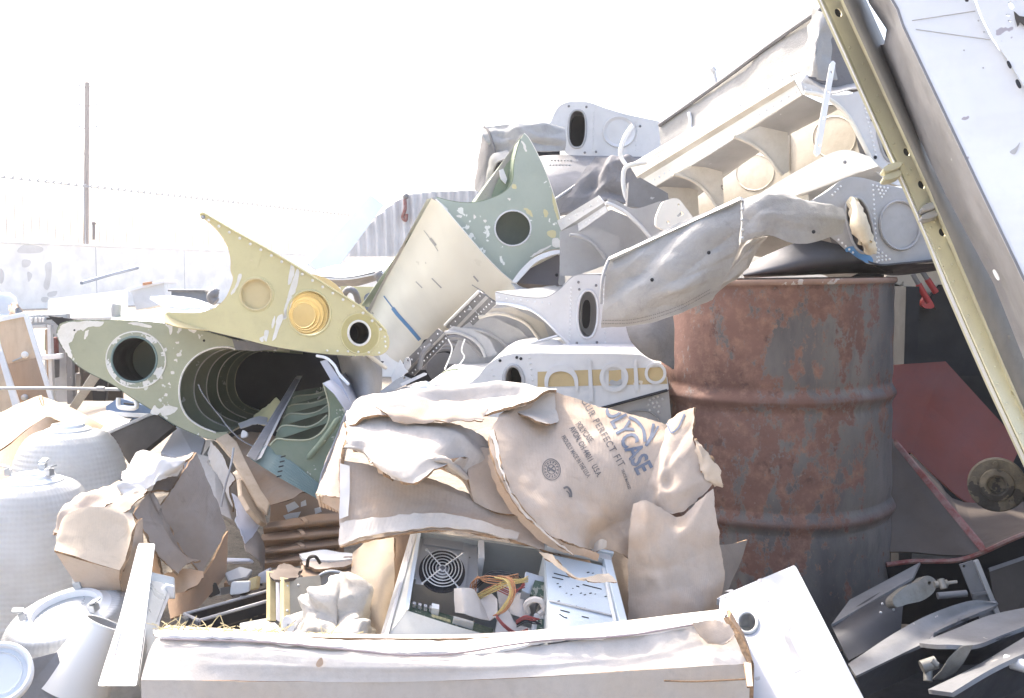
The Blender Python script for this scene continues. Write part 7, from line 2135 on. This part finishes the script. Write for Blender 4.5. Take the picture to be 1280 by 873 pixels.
plate('second_skin', torn, pj.shift(pj.n * .012), .004, M['skinwhite'], t, [hs[0], hs[1], hs[2]])
for h in hs[3:]:
    plate('dark_hole', h, pj.shift(pj.n * .0165), .0006, M['dark'], t)
plate('torn_hole', sp([(1267, 14), (1274, 20), (1290, 24), (1300, 40), (1284, 36), (1275, 28), (1272, 34)], 2, True), pj.shift(pj.n * .0167), .0006, M['darkpanel'], t)
plate('seam_backing', [(1200, -60), (1225, -60), (1345, 225), (1315, 225)], pj.shift(-pj.n * .012), .003, M['white'], t)
for a, b in (((1140, 26), (1219, 14)), ((1145, 37), (1238, 50)), ((1240, 44), (1262, 38)), ((1262, 54), (1280, 56))):
    A_, B_ = pj.at(*a) + pj.n * .0006, pj.at(*b) + pj.n * .0006
    tubes('scratch', [([A_, A_.lerp(B_, .5), B_], .0007, False)], M['wing_grey'], t, 4)
plate('dent_mark', sp([(1262, 190), (1270, 184), (1275, 178), (1272, 187), (1268, 193)], 3, True), pj.shift(pj.n * .0008), .0006, M['wing_grey'], t)
for x, y in ((1205, 63), (1229, 85), (1223, 26), (1230, 40), (1266, 71)):
    plate('rivet_mark', ell(x, y, 1.2, 1, 0, 8), pj.shift(pj.n * .0008), .0005, M['wing_grey'], t)
# return flange down the left edge of the panel
rows = []
for (x, y), w0 in zip(lj, (20, 27, 26, 19, 31, 31, 26, 34, 34)):
    rows.append([P(x + .5, y, pj.at(x, y).y - .002), P(x - w0 * .5, y + 2, pj.at(x, y).y + .10), P(x - w0, y + 4, pj.at(x, y).y + .2)])
V, F, uv = grid(rows); F = orient(V, F)
solid(obj('return_flange', V, F, M['grey_dk'], t, smooth=True, auto=40), .004)
rows2 = [[r[2], r[2] + (r[2] - r[1]) * .6 + Vector((-.004, 0, 0))] for r in rows[4:]]
V, F, uv = grid(rows2); F = orient(V, F)
solid(obj('inner_flange', V, F, M['grey_dk'], t, smooth=True), .004)
plate('flange_slot', slot(1245, 344, 2.2, 7.5, -28, 14), Plane.three((1245, 336, rows[6][2].y - .03), (1248, 352, rows[6][2].y - .03), (1240, 344, rows[6][2].y - .02)), .001, M['white'], t)

# ================================================================== dark corner behind the drum
t = thing('dark_enclosure', 'big black steel bin with a pale side, in deep shade behind the drum', 'bin')  # added black walls that keep the gaps behind the drum dark
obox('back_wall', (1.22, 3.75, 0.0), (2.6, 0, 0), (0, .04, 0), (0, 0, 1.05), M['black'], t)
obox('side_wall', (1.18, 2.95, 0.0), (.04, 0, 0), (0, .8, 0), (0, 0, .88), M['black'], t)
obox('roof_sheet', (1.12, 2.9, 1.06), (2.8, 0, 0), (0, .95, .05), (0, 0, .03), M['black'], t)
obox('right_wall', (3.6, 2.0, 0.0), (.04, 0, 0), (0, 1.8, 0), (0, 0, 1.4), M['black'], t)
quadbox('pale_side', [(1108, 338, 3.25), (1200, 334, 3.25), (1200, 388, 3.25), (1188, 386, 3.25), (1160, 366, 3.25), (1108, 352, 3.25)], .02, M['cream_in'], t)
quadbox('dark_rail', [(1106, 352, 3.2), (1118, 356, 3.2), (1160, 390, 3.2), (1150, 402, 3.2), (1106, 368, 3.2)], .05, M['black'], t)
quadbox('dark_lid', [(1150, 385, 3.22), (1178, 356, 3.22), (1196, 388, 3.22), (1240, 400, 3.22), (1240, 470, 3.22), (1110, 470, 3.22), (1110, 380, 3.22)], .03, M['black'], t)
t = thing('red_handled_tool', 'long handled tool with two red grips and black tips, before the pale bin side', 'tool')
for a, b in (((1141, 343), (1161, 378)), ((1153, 340), (1170, 366))):
    A_, B_ = P(a[0], a[1], 3.1), P(b[0], b[1], 3.1)
    tubes('black_tip', [([A_, A_.lerp(B_, .35)], .008, False)], M['grey_dk'], t)
    tubes('red_grip', [([A_.lerp(B_, .35), B_], .010, False)], M['redtool'], t)
plate('red_jaw', sp([(1153, 376), (1160, 370), (1168, 382), (1164, 386), (1154, 384)], 3, True), Plane(1160, 380, 3.1), .02, M['redtool'], t, bevel=.002)
plate('black_body', [(1162, 372), (1176, 358), (1192, 384), (1170, 388)], Plane(1174, 374, 3.13), .03, M['black'], t, bevel=.003)

t = thing('red_hopper', 'dull red sheet metal hopper with a dusty brown floor, right of the drum', 'hopper')
sheet('left_face', [[(1105, 457, 2.95), (1182, 452, 2.95)], [(1105, 520, 2.85), (1160, 505, 2.90)], [(1105, 560, 2.8), (1139, 566, 2.82)]], M['red'], t, 8, 8, .006, sv=False, su=False, smooth=False)
sheet('right_face', [[(1182, 452, 2.95), (1222, 496, 2.9), (1262, 540, 2.85), (1276, 558, 2.84)], [(1160, 505, 2.90), (1200, 540, 2.85), (1240, 580, 2.8), (1256, 600, 2.78)], [(1139, 566, 2.82), (1170, 596, 2.78), (1205, 626, 2.75), (1240, 640, 2.74)]], M['red'], t, 8, 8, .006, sv=False, smooth=False)
sheet('floor', [[(1139, 567, 2.815), (1170, 598, 2.775), (1205, 628, 2.74), (1320, 625, 2.8)], [(1170, 620, 2.6), (1196, 645, 2.55), (1220, 668, 2.5), (1320, 650, 2.55)], [(1195, 648, 2.5), (1215, 668, 2.45), (1234, 690, 2.40), (1320, 652, 2.3)]], M['brownsheet'], t, 12, 8, .006, smooth=False)
sheet('near_sheet', [[(1108, 540, 2.62), (1122, 556, 2.62), (1180, 620, 2.5), (1230, 686, 2.36)], [(1108, 620, 2.5), (1135, 630, 2.5), (1180, 655, 2.44), (1226, 690, 2.36)], [(1108, 690, 2.4), (1140, 690, 2.4), (1180, 694, 2.38), (1222, 694, 2.34)]], M['brownsheet'], t, 14, 10, .006)
hull_bar('red_lip', [[P(1116, 552, 2.60), P(1120, 548, 2.60), P(1123, 554, 2.58), P(1118, 558, 2.58)], [P(1222, 684, 2.33), P(1229, 678, 2.33), P(1233, 686, 2.31), P(1226, 691, 2.31)]], M['redlip'], t, .002)
tubes('front_rim', [(wpath([(1108, 706, 2.36), (1140, 702, 2.36), (1170, 702, 2.35), (1200, 700, 2.34), (1230, 690, 2.32), (1270, 672, 2.28), (1330, 650, 2.25)], 5), .006, False)], M['redlip'], t, 6)
e0 = [P(1108, 706, 2.37), P(1170, 702, 2.36), P(1230, 690, 2.33), P(1330, 650, 2.26)]
sheet('skirt', [[tuple(p) for p in e0], [(p.x, p.y + .1, .02) for p in e0]], M['black'], t, 10, 4, .006, pix=False)

t = thing('flanged_hub', 'greasy rusty round flange with a bearing boss on a shaft at the right edge', 'flange')
c = P(1246, 606, 2.02)
nd = Vector((-.42, -.88, .06)).normalized()
Mx = Matrix.Translation(c) @ nd.to_track_quat('Z', 'Y').to_matrix().to_4x4()
lathe('disc', [(.002, -.012), (.054, -.012), (.056, -.008), (.056, .004), (.053, .008), (.034, .009), (.032, .014), (.022, .016), (.019, .014), (.016, .002), (.001, .002)], M['rustiron'], t, 48, Mx)
lathe('shaft', [(.028, -.012), (.026, -.2), (.001, -.2)], M['black'], t, 24, Mx)
for k in range(5):
    a = 2 * math.pi * k / 5 + .4
    b = Mx @ Vector((.044 * math.cos(a), .044 * math.sin(a), .009))
    tubes('hub_bolt', [([b, b + nd * .006], .0055, False)], M['rustiron'], t, 6)

# ================================================================== blades, lower right
t = thing('hinged_blade', 'grey metal blade with a cast hinge arm, against the foot of the drum', 'blade')
sheet('body', [[(1039, 782, 2.08), (1080, 752, 2.12), (1115, 733, 2.15), (1141, 722, 2.16)], [(1048, 800, 2.02), (1085, 776, 2.05), (1112, 760, 2.08), (1130, 752, 2.1)], [(1061, 826, 1.98), (1090, 810, 2.0), (1112, 798, 2.02), (1126, 790, 2.04)]], M['blade_dk'], t, 18, 12, .006)
quadbox('top_plate', [(1039, 781, 2.07), (1062, 750, 2.16), (1150, 703, 2.22), (1141, 722, 2.15)], .005, M['blade'], t)
arm = plate('hinge_arm', sp([(1116, 748), (1126, 738), (1136, 731), (1148, 727), (1157, 720), (1166, 722), (1171, 729), (1167, 741), (1153, 751), (1136, 755), (1120, 759)], 4, True), Plane(1145, 740, 2.02, 10, 25), .03, M['cast'], t, [ell(1162, 729, 2.2, 2.2, 0, 12)], bevel=.003)
tubes('hinge_pin', [([P(1168, 731, 2.0), P(1184, 729, 2.0)], .007, False), ([P(1176, 724, 2.0), P(1180, 736, 1.99)], .007, False), ([P(1184, 729, 2.0), P(1196, 727.5, 2.0)], .0035, False)], M['cast'], arm, 10)
rivets('stud', [P(1103, 755, 2.03), P(1101, 766, 2.02), P(1117, 762, 2.02)], Vector((0, -1, .3)), .003, M['alu'], t)

t = thing('scoop_blade', 'curved scoop-shaped grey blade in the middle of the blade heap at lower right', 'blade')
sheet('scoop', [[(1060, 830, 1.84), (1119, 791, 1.93), (1165, 767, 2.0), (1214, 751, 2.04), (1245, 754, 2.04)], [(1064, 836, 1.82), (1130, 799, 1.90), (1165, 786, 1.96), (1205, 768, 2.02), (1245, 757, 2.04)], [(1070, 845, 1.80), (1130, 816, 1.86), (1156, 803, 1.88), (1170, 790, 1.93), (1200, 776, 1.98)]], M['blade'], t, 30, 12, .006)
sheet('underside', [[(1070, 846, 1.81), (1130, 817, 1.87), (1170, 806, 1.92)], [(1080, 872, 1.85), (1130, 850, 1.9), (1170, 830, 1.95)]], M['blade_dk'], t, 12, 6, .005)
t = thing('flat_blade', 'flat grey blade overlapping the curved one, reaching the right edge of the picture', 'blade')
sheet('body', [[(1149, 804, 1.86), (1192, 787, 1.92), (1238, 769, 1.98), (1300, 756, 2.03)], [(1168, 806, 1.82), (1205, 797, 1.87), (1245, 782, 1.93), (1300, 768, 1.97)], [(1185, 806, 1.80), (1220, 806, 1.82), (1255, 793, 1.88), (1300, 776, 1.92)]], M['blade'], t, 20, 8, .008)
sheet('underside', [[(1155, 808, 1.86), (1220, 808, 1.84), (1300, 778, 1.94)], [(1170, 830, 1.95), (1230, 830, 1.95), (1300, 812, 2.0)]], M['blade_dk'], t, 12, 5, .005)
hull_bar('hook_bracket', [[P(x, y, 1.80) for x, y in ((1186, 822), (1196, 812), (1204, 807), (1217, 806), (1211, 818), (1204, 830), (1194, 842), (1180, 850), (1164, 850), (1176, 838))], [P(x, y, 1.83) for x, y in ((1186, 822), (1196, 812), (1204, 807), (1217, 806), (1211, 818), (1204, 830), (1194, 842), (1180, 850), (1164, 850), (1176, 838))]], M['cast'], t, .002)
tubes('hook_bolt', [([P(1152, 834, 1.79), P(1170, 828, 1.79)], .012, False), ([P(1160, 838, 1.79), P(1160, 852, 1.78)], .008, False), ([P(1164, 826, 1.785), P(1172, 832, 1.78)], .006, False)], M['cast'], t, 10)
t = thing('lowest_blade', 'narrow grey blade lowest in the heap, in the bottom right corner', 'blade')
sheet('body', [[(1160, 862, 1.72), (1217, 834, 1.80), (1300, 785, 1.90)], [(1190, 866, 1.68), (1240, 836, 1.74), (1300, 808, 1.82)]], M['blade'], t, 14, 5, .008)
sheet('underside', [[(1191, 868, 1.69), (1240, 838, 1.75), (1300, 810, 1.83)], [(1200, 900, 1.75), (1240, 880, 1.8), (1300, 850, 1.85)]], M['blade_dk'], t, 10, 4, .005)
tubes('blue_pipe', [([P(1255, 826, 1.80), P(1300, 838, 1.76)], .012, False)], M['wing'], t, 10)
t = thing('upright_bracket', 'dark grey upright bracket with stiffening ribs standing behind the blades', 'bracket')
pk = Plane(1222, 735, 2.16, -8, 8)
plate('web', [(1199.5, 706), (1216, 701), (1238, 748), (1246, 775), (1226, 776), (1214, 743)], pk, .006, M['grey_dk'], t, [ell(1205, 708, 1.8, 2, 0, 10)])
W = [pk.at(1216, 701), pk.at(1221, 699), pk.at(1252, 775), pk.at(1246, 776)]
hull_bar('edge_flange', [W, [p + pk.n * .012 for p in W]], M['wing_grey'], t)
for y in (742, 758):
    W = [pk.at(1214 + (y - 742) * .7, y), pk.at(1236 + (y - 742) * .4, y - 4), pk.at(1237 + (y - 742) * .4, y - 1), pk.at(1215 + (y - 742) * .7, y + 3)]
    hull_bar('rib', [W, [p + pk.n * .010 for p in W]], M['grey_dk'], t)
tubes('brace_tube', [([P(1172, 745, 2.14), P(1208, 742, 2.14)], .008, False)], M['grey_dk'], t, 8)
tubes('dark_hose', [(wpath([(1160, 820, 2.0), (1185, 800, 2.08), (1200, 770, 2.15)], 4), .02, False)], M['black'], t, 8)
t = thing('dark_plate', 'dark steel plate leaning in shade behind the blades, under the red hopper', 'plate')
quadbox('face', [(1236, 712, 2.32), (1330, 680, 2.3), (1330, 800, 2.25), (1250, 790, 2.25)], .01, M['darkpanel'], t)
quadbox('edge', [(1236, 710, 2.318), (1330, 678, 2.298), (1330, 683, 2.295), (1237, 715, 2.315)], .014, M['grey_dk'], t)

# ================================================================== clutter between the torn carton and the computer
t = thing('brown_carton', 'closed brown cardboard carton with white tape scraps under the green flap section', 'carton')
sheet('top_panel', [[(286, 548, 2.85), (320, 540, 2.95), (380, 560, 2.95), (425, 600, 2.9)], [(318, 600, 2.68), (340, 590, 2.7), (385, 605, 2.72), (428, 628, 2.72)], [(338, 632, 2.55), (365, 624, 2.55), (385, 616, 2.57), (430, 640, 2.58)]], M['card_in'], t, 14, 10, .005, wr=((.004, 6),), edge=M['card_edge'], seed=71)  # lighter tan top carries warm sunlight in its colour
sheet('front_panel', [[(338, 632, 2.545), (362, 626, 2.545), (384, 617, 2.56), (430, 641, 2.57)], [(337, 650, 2.54), (362, 650, 2.54), (390, 645, 2.55), (430, 655, 2.56)], [(326, 700, 2.52), (362, 700, 2.52), (395, 695, 2.53), (430, 700, 2.54)]], M['card_brown'], t, 14, 10, .005, wr=((.004, 6),), edge=M['card_edge'], seed=72)
for q in ([(357, 632), (368, 627), (374, 634), (360, 641)], [(376, 628), (382, 625), (383, 632), (376, 634)], [(354, 645), (362, 642), (376, 640), (372, 648), (358, 651)], [(393, 636), (400, 634), (402, 640), (394, 643)]):
    plate('tape_scrap', q, Plane(370, 638, 2.53, 0, 0), .002, M['paper'], t)
random.seed(21)
labs = ['topmost of the folded brown cartons stacked below the closed brown carton', 'second folded brown carton of the stack, bulging under the topmost one',
        'third folded brown carton of the stack, just above the lowest', 'lowest folded brown carton of the stack, behind the papers']
for k, (ya, yb, x0, x1) in enumerate(((646, 662, 330, 428), (661, 679, 327, 428), (678, 692, 326, 424), (691, 706, 328, 420))):
    Yk = 2.46 - .015 * k
    f = thing('folded_carton', labs[k], 'carton', 'folded brown cartons in a stack')
    sheet('edge_panel', [[(x0, ya + 6, Yk + .05), (x0 + 25, ya + 3, Yk + .02), (x0 + 60, ya - 2, Yk + .02), (x1, ya - 5, Yk + .05)], [(x0 - 1, (ya + yb) / 2 + 6, Yk - .01), (x0 + 25, (ya + yb) / 2 + 4, Yk - .03), (x0 + 60, (ya + yb) / 2, Yk - .03), (x1, (ya + yb) / 2 - 4, Yk)], [(x0, yb + 6, Yk + .04), (x0 + 25, yb + 4, Yk + .02), (x0 + 60, yb, Yk + .02), (x1, yb - 5, Yk + .04)]], M['card_brown'], f, 22, 10, .006, wr=((.006, 8),), edge=M['card_edge'], seed=73 + k)
    sheet('fold', [[(x0 + 44, ya + 1, Yk), (x0 + 50, (ya + yb) / 2 - 1, Yk - .035), (x0 + 46, yb - 1, Yk)], [(x0 + 50, ya, Yk - .004), (x0 + 55, (ya + yb) / 2 - 2, Yk - .034), (x0 + 52, yb - 1, Yk - .004)]], M['card_in'], f, 8, 4, .003, edge=M['card_edge'])

def splinter(nm, pts, Y0, Y1, mt, label, cat, th=.012):
    o = list(pts)
    pk = Plane.three((pts[0][0], pts[0][1], Y0), (pts[len(pts) // 2][0], pts[len(pts) // 2][1], Y1), (pts[1][0], pts[1][1], Y0 + .03))
    return tag(plate(nm, o, pk, th, mt, None, bevel=.002), label, cat)
splinter('wood_splinter', [(270, 548), (284, 541), (296, 552), (310, 582), (326, 612), (337, 628), (334, 642), (322, 632), (306, 604), (290, 572)], 2.66, 2.46, M['wood_pale'], 'long pale split plank running from the green wing down to the brown carton', 'plank')
splinter('wood_splinter', [(300, 598), (308, 604), (318, 622), (332, 644), (334, 656), (326, 652), (312, 636), (302, 618)], 2.52, 2.44, M['wood_pale'], 'short pale split plank with dark tips, below the long split plank', 'plank')
tag(sheet('white_card', [[(262, 552, 2.72), (276, 566, 2.66), (294, 600, 2.58)], [(258, 572, 2.70), (270, 590, 2.64), (286, 612, 2.58)], [(262, 580, 2.68), (276, 602, 2.62), (290, 640, 2.54)]], M['card_white'], None, 16, 12, .004, wr=((.012, 9),), jag=.004, edge=M['card_edge'], seed=80), 'crumpled white card tucked behind the long split plank', 'card')
tag(sheet('white_card', [[(290, 616, 2.50), (308, 628, 2.48), (326, 650, 2.44)], [(296, 640, 2.44), (308, 652, 2.42), (322, 662, 2.42)], [(294, 650, 2.40), (304, 668, 2.38), (308, 682, 2.38)]], M['lav'], None, 14, 12, .003, wr=((.006, 12),), jag=.003, seed=81), 'bluish white folded card hanging below the split planks', 'card')
tag(sheet('dark_card', [[(302, 660, 2.42), (322, 664, 2.42), (332, 690, 2.42)], [(308, 690, 2.36), (322, 700, 2.36), (330, 716, 2.38)]], M['card_grey'], None, 10, 8, .004, wr=((.006, 12),), jag=.003, seed=82), 'dark grey card folded under the bluish white card', 'card')
tag(tubes('thin_rod', [(wpath([(292, 560, 2.52), (289, 580, 2.50), (282, 606, 2.48), (276, 634, 2.46)], 4), .003, False)], M['wing_grey'], None, 6), 'thin grey rod standing in front of the crumpled white card', 'rod')
tag(plate('yellow_chip', sp([(303, 538), (309, 541), (308, 546), (301, 547)], 3, True), Plane(305, 543, 2.6, 0, 20), .01, M['paper'], None, bevel=.001), 'small bright paper scrap under the green wing beside the spar', 'paper scrap')

t = thing('metal_trough', 'long dark metal trough with rusty orange debris inside, behind the long carton', 'trough')
a_, b_ = P(230, 768, 1.98), P(338, 738, 2.16)
ax = b_ - a_
acr = P(249, 776, 1.93) - a_
dn = Vector((0, 0, -.05))
def wallp(nm, p0, d1, d2, th, mt):
    n = d1.cross(d2).normalized() * th
    return hull_bar(nm, [[p0, p0 + d1, p0 + d1 + d2, p0 + d2], [p0 + n, p0 + d1 + n, p0 + d1 + d2 + n, p0 + d2 + n]], mt, t)
wallp('near_side', a_ + acr, ax, dn, .003, M['black'])
wallp('far_side', a_, ax, dn, .003, M['darkpanel'])
wallp('end_plate', a_, acr, dn, .003, M['grey_dk'])
wallp('bottom', a_ + dn * .5, ax, acr, .003, M['rustiron'])
tubes('rim', [([a_ + acr, a_ + acr + ax], .0035, False), ([a_, a_ + ax], .0035, False), ([a_, a_ + acr], .0035, False)], M['wing_grey'], t, 6)
random.seed(9)
V, F = [], []
for i in range(60):
    p = a_ + ax * random.uniform(.15, .98) + acr * random.uniform(.15, .85) + dn * .42
    s = random.uniform(.002, .007)
    n0 = len(V)
    d = [Vector((random.uniform(-1, 1), random.uniform(-1, 1), random.uniform(-.3, 1))) * s for _ in range(4)]
    V += [p + q for q in d]; F += [(n0, n0 + 1, n0 + 2), (n0, n0 + 2, n0 + 3), (n0, n0 + 1, n0 + 3), (n0 + 1, n0 + 2, n0 + 3)]
tag(obj('rust_debris', V, F, worn('orange_rust', (.36, .17, .08), (.55, .38, .22), .6, 60, rough=.95), t), kind='stuff')
tubes('end_bolt', [([P(226, 778, 1.94), P(233, 776, 1.96)], .010, False)], M['cast'], t, 10)

t = thing('electrical_box', 'open olive grey metal equipment box with a scorched brown top, beside the cloth bundle', 'equipment box')
pk = Plane.three((356, 724, 1.98), (398, 719, 2.04), (358, 784, 1.90))
plate('front_face', [(356, 724), (400, 719), (408, 790), (358, 790)], pk, .004, M['olivegrey'], t)
sd_ = Plane.three((338, 716, 2.06), (356, 724, 1.98), (338, 775, 1.98))
plate('side_opening', [(341, 722), (352, 726), (353, 780), (341, 772)], sd_.shift(-sd_.n * .03), .004, M['lav'], t)
for a, b in (((337, 714), (337, 776)), ((354, 722), (355, 788))):
    W = [sd_.at(a[0] - 2, a[1]), sd_.at(a[0] + 2.5, a[1] + 1), sd_.at(b[0] + 2.5, b[1]), sd_.at(b[0] - 2, b[1])]
    hull_bar('corner_post', [[p + sd_.n * .004 for p in W], [p - sd_.n * .01 for p in W]], M['straw'], t, .001)
sheet('scorched_top', [[(336, 716, 2.07), (350, 706, 2.13), (358, 704, 2.16), (378, 712, 2.13)], [(340, 722, 2.02), (354, 718, 2.04), (362, 716, 2.06), (372, 718, 2.06)], [(356, 726, 1.97), (362, 724, 1.98), (370, 722, 2.0), (376, 718, 2.04)]], M['brownsheet'], t, 14, 10, .006, wr=((.006, 14),), jag=.004, seed=85)
rivets('screw', [pk.at(*q) + pk.n * .001 for q in ((359, 733), (373, 732), (359, 764))], pk.n, .003, M['alu'], t)
t = thing('fan_housing', 'grey rounded fan housing behind the equipment box, left of the tan board', 'housing')
plate('face', sp([(396, 736), (398, 722), (410, 715), (424, 716), (434, 722), (438, 740), (432, 760), (400, 760)], 4, True), Plane(415, 735, 2.12, 0, 15), .05, M['wing_grey'], t, bevel=.004)
tubes('rim', [([Plane(415, 735, 2.115, 0, 15).at(*q) for q in sp([(396, 736), (398, 722), (410, 715), (424, 716), (434, 722), (438, 740)], 4)], .004, False)], M['steel'], t)
tag(quadbox('beige_board', [(300, 779, 1.92), (338, 772, 2.02), (362, 797, 1.86), (308, 800, 1.82)], .008, M['wing'], None, .001), 'flat beige board lying under the equipment box', 'board')
t = thing('white_jar', 'small white ribbed plastic jar lying on its side against the cloth bundle', 'jar')
a, b = P(361, 781, 1.83), P(378, 775, 1.86)
ax = (b - a).normalized(); Mx = Matrix.Translation(a) @ ax.to_track_quat('Z', 'Y').to_matrix().to_4x4()
lathe('body', [(.002, 0), (.014, 0), (.016, .002), (.016, .008), (.0145, .009), (.0145, .014), (.016, .015), (.016, .045), (.002, .045)], M['plastic_w'], t, 28, Mx)
lathe('lid', [(.002, -.002), (.0165, -.002), (.017, 0), (.017, .005), (.0155, .006)], M['white'], t, 28, Mx)
t = thing('cloth_bundle', 'crumpled dirty white cloth bundle heaped against the tan board, left of the computer case', 'cloth')
rows = [[(398, 740, 1.93), (412, 726, 1.95), (420, 718, 1.96), (430, 720, 1.96), (440, 736, 1.95)],
        [(384, 748, 1.90), (400, 748, 1.87), (420, 742, 1.85), (438, 748, 1.87), (452, 760, 1.92)],
        [(384, 764, 1.86), (398, 766, 1.83), (420, 764, 1.81), (444, 770, 1.83), (462, 780, 1.90)],
        [(378, 780, 1.84), (396, 784, 1.80), (420, 786, 1.77), (448, 788, 1.80), (470, 794, 1.86)],
        [(370, 812, 1.80), (394, 816, 1.77), (420, 818, 1.75), (450, 818, 1.77), (480, 814, 1.82)]]
sheet('cloth', rows, M['cloth'], t, 80, 70, .003, wr=((.004, 11), (.0012, 34)), jag=.002, seed=90, crease=(.005, 16), folds=(30, .016))
sheet('knot', [[(380, 750, 1.88), (384, 742, 1.89), (392, 744, 1.88)], [(380, 762, 1.86), (386, 758, 1.83), (394, 754, 1.86)], [(384, 772, 1.85), (388, 768, 1.84), (394, 762, 1.85)]], M['cloth'], t, 16, 16, .006, wr=((.012, 30),), seed=91, crease=(.006, 30))
sheet('trailing_end', [[(366, 788, 1.82), (374, 780, 1.83), (384, 776, 1.83)], [(362, 800, 1.79), (374, 796, 1.78), (388, 790, 1.79)], [(364, 814, 1.76), (376, 812, 1.75), (392, 806, 1.76)]], M['cloth'], t, 20, 20, .004, wr=((.01, 26),), seed=92, crease=(.006, 26))
t = tag(sheet('tan_board', [[(441, 690, 2.0), (460, 675, 2.03), (476, 670, 2.04), (492, 672, 2.02)], [(440, 724, 1.96), (458, 720, 1.96), (476, 718, 1.96), (493, 716, 1.97)], [(450, 757, 1.93), (464, 760, 1.91), (478, 766, 1.91), (489, 760, 1.94)], [(468, 790, 1.90), (476, 794, 1.89), (482, 794, 1.89), (488, 784, 1.90)]], M['card_pale'], None, 20, 24, .008, wr=((.004, 8),), jag=.002, edge=M['card_edge'], seed=93), 'tan board standing between the cloth bundle and the computer case', 'board')
tag(sheet('brown_board', [[(484, 672, 2.10), (500, 664, 2.12), (522, 664, 2.14)], [(486, 720, 2.05), (500, 712, 2.06), (514, 706, 2.1)], [(486, 790, 2.0), (496, 770, 2.02), (506, 760, 2.06)]], M['card_brown'], None, 10, 12, .006, wr=((.004, 8),), edge=M['card_edge'], seed=94), 'dark brown board in shade just left of the computer case', 'board')
tag(sheet('white_tray', [[(374, 691, 2.32), (400, 688, 2.34), (440, 692, 2.34)], [(378, 698, 2.24), (402, 700, 2.22), (442, 698, 2.24)]], M['plastic_w'], None, 16, 6, .006, wr=((.006, 10),), seed=95), 'curved white tray edge below the folded brown cartons', 'tray')
t = thing('rubble_box', 'grey brown box with a torn loop handle, between the folded cartons and the fan housing', 'box')
quadbox('body', [(376, 706, 2.2), (440, 700, 2.24), (442, 724, 2.16), (376, 726, 2.14)], .08, M['card_brown'], t, .004)
sheet('torn_lid', [[(376, 700, 2.26), (405, 696, 2.28), (442, 698, 2.28)], [(380, 708, 2.18), (406, 709, 2.17), (440, 704, 2.2)]], M['card_grey'], t, 14, 6, .006, wr=((.012, 12),), jag=.005, edge=M['card_edge'], seed=96)
tubes('loop_handle', [(wpath([(384, 708, 2.17), (386, 698, 2.15), (394, 696, 2.14), (400, 704, 2.15)], 5), .004, False)], M['darkpanel'], t, 6)
for i, (q, Y, mt, lb, nm, ct) in enumerate((
        ([(276, 697), (312, 698), (312, 702), (276, 703)], 2.3, 'lav', 'thin lavender strip above the pale rubble, left of the folded cartons', 'metal_strip', 'strip'),
        ([(281, 716), (300, 708), (316, 712), (308, 722), (286, 727)], 2.2, 'wing_grey', 'pale crumpled scrap above the small white switch box', 'metal_scrap', 'scrap'),
        ([(289, 728), (312, 727), (311, 740), (299, 743), (287, 744)], 2.1, 'wing', 'small white switch box behind the metal trough', 'switch_box', 'switch box'),
        ([(310, 724), (322, 720), (320, 736), (312, 738)], 2.16, 'straw', 'small yellowed scrap right of the white switch box', 'yellow_scrap', 'scrap'),
        ([(255, 736), (270, 728), (276, 742), (262, 748)], 2.16, 'darkpanel', 'dark block under the torn carton, left of the white switch box', 'dark_block', 'block'),
        ([(322, 718), (337, 710), (336, 728), (324, 730)], 2.2, 'lav', 'grey blue scrap just left of the equipment box', 'metal_scrap', 'scrap'))):
    o = plate(nm, q, Plane(q[0][0], q[0][1], Y, (-20, 15, 5, -10, 20, 0)[i], (30, 50, 12, 20, 10, 10)[i]), .02, M[mt], None, bevel=.002)
    tag(o, lb, ct)
tag(obox('shade_sheet', (.62, 1.35, .012), (1.3, 0, 0), (0, 1.05, 0), (0, 0, .012), M['black'], None, .004), 'black rubber mat on the ground under the blade heap', 'mat')  # added dark sheet, stands in for shade on the lit ground
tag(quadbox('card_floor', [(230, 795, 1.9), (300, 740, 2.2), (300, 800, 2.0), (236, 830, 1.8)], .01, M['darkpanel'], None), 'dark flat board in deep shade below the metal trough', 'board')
finalise()
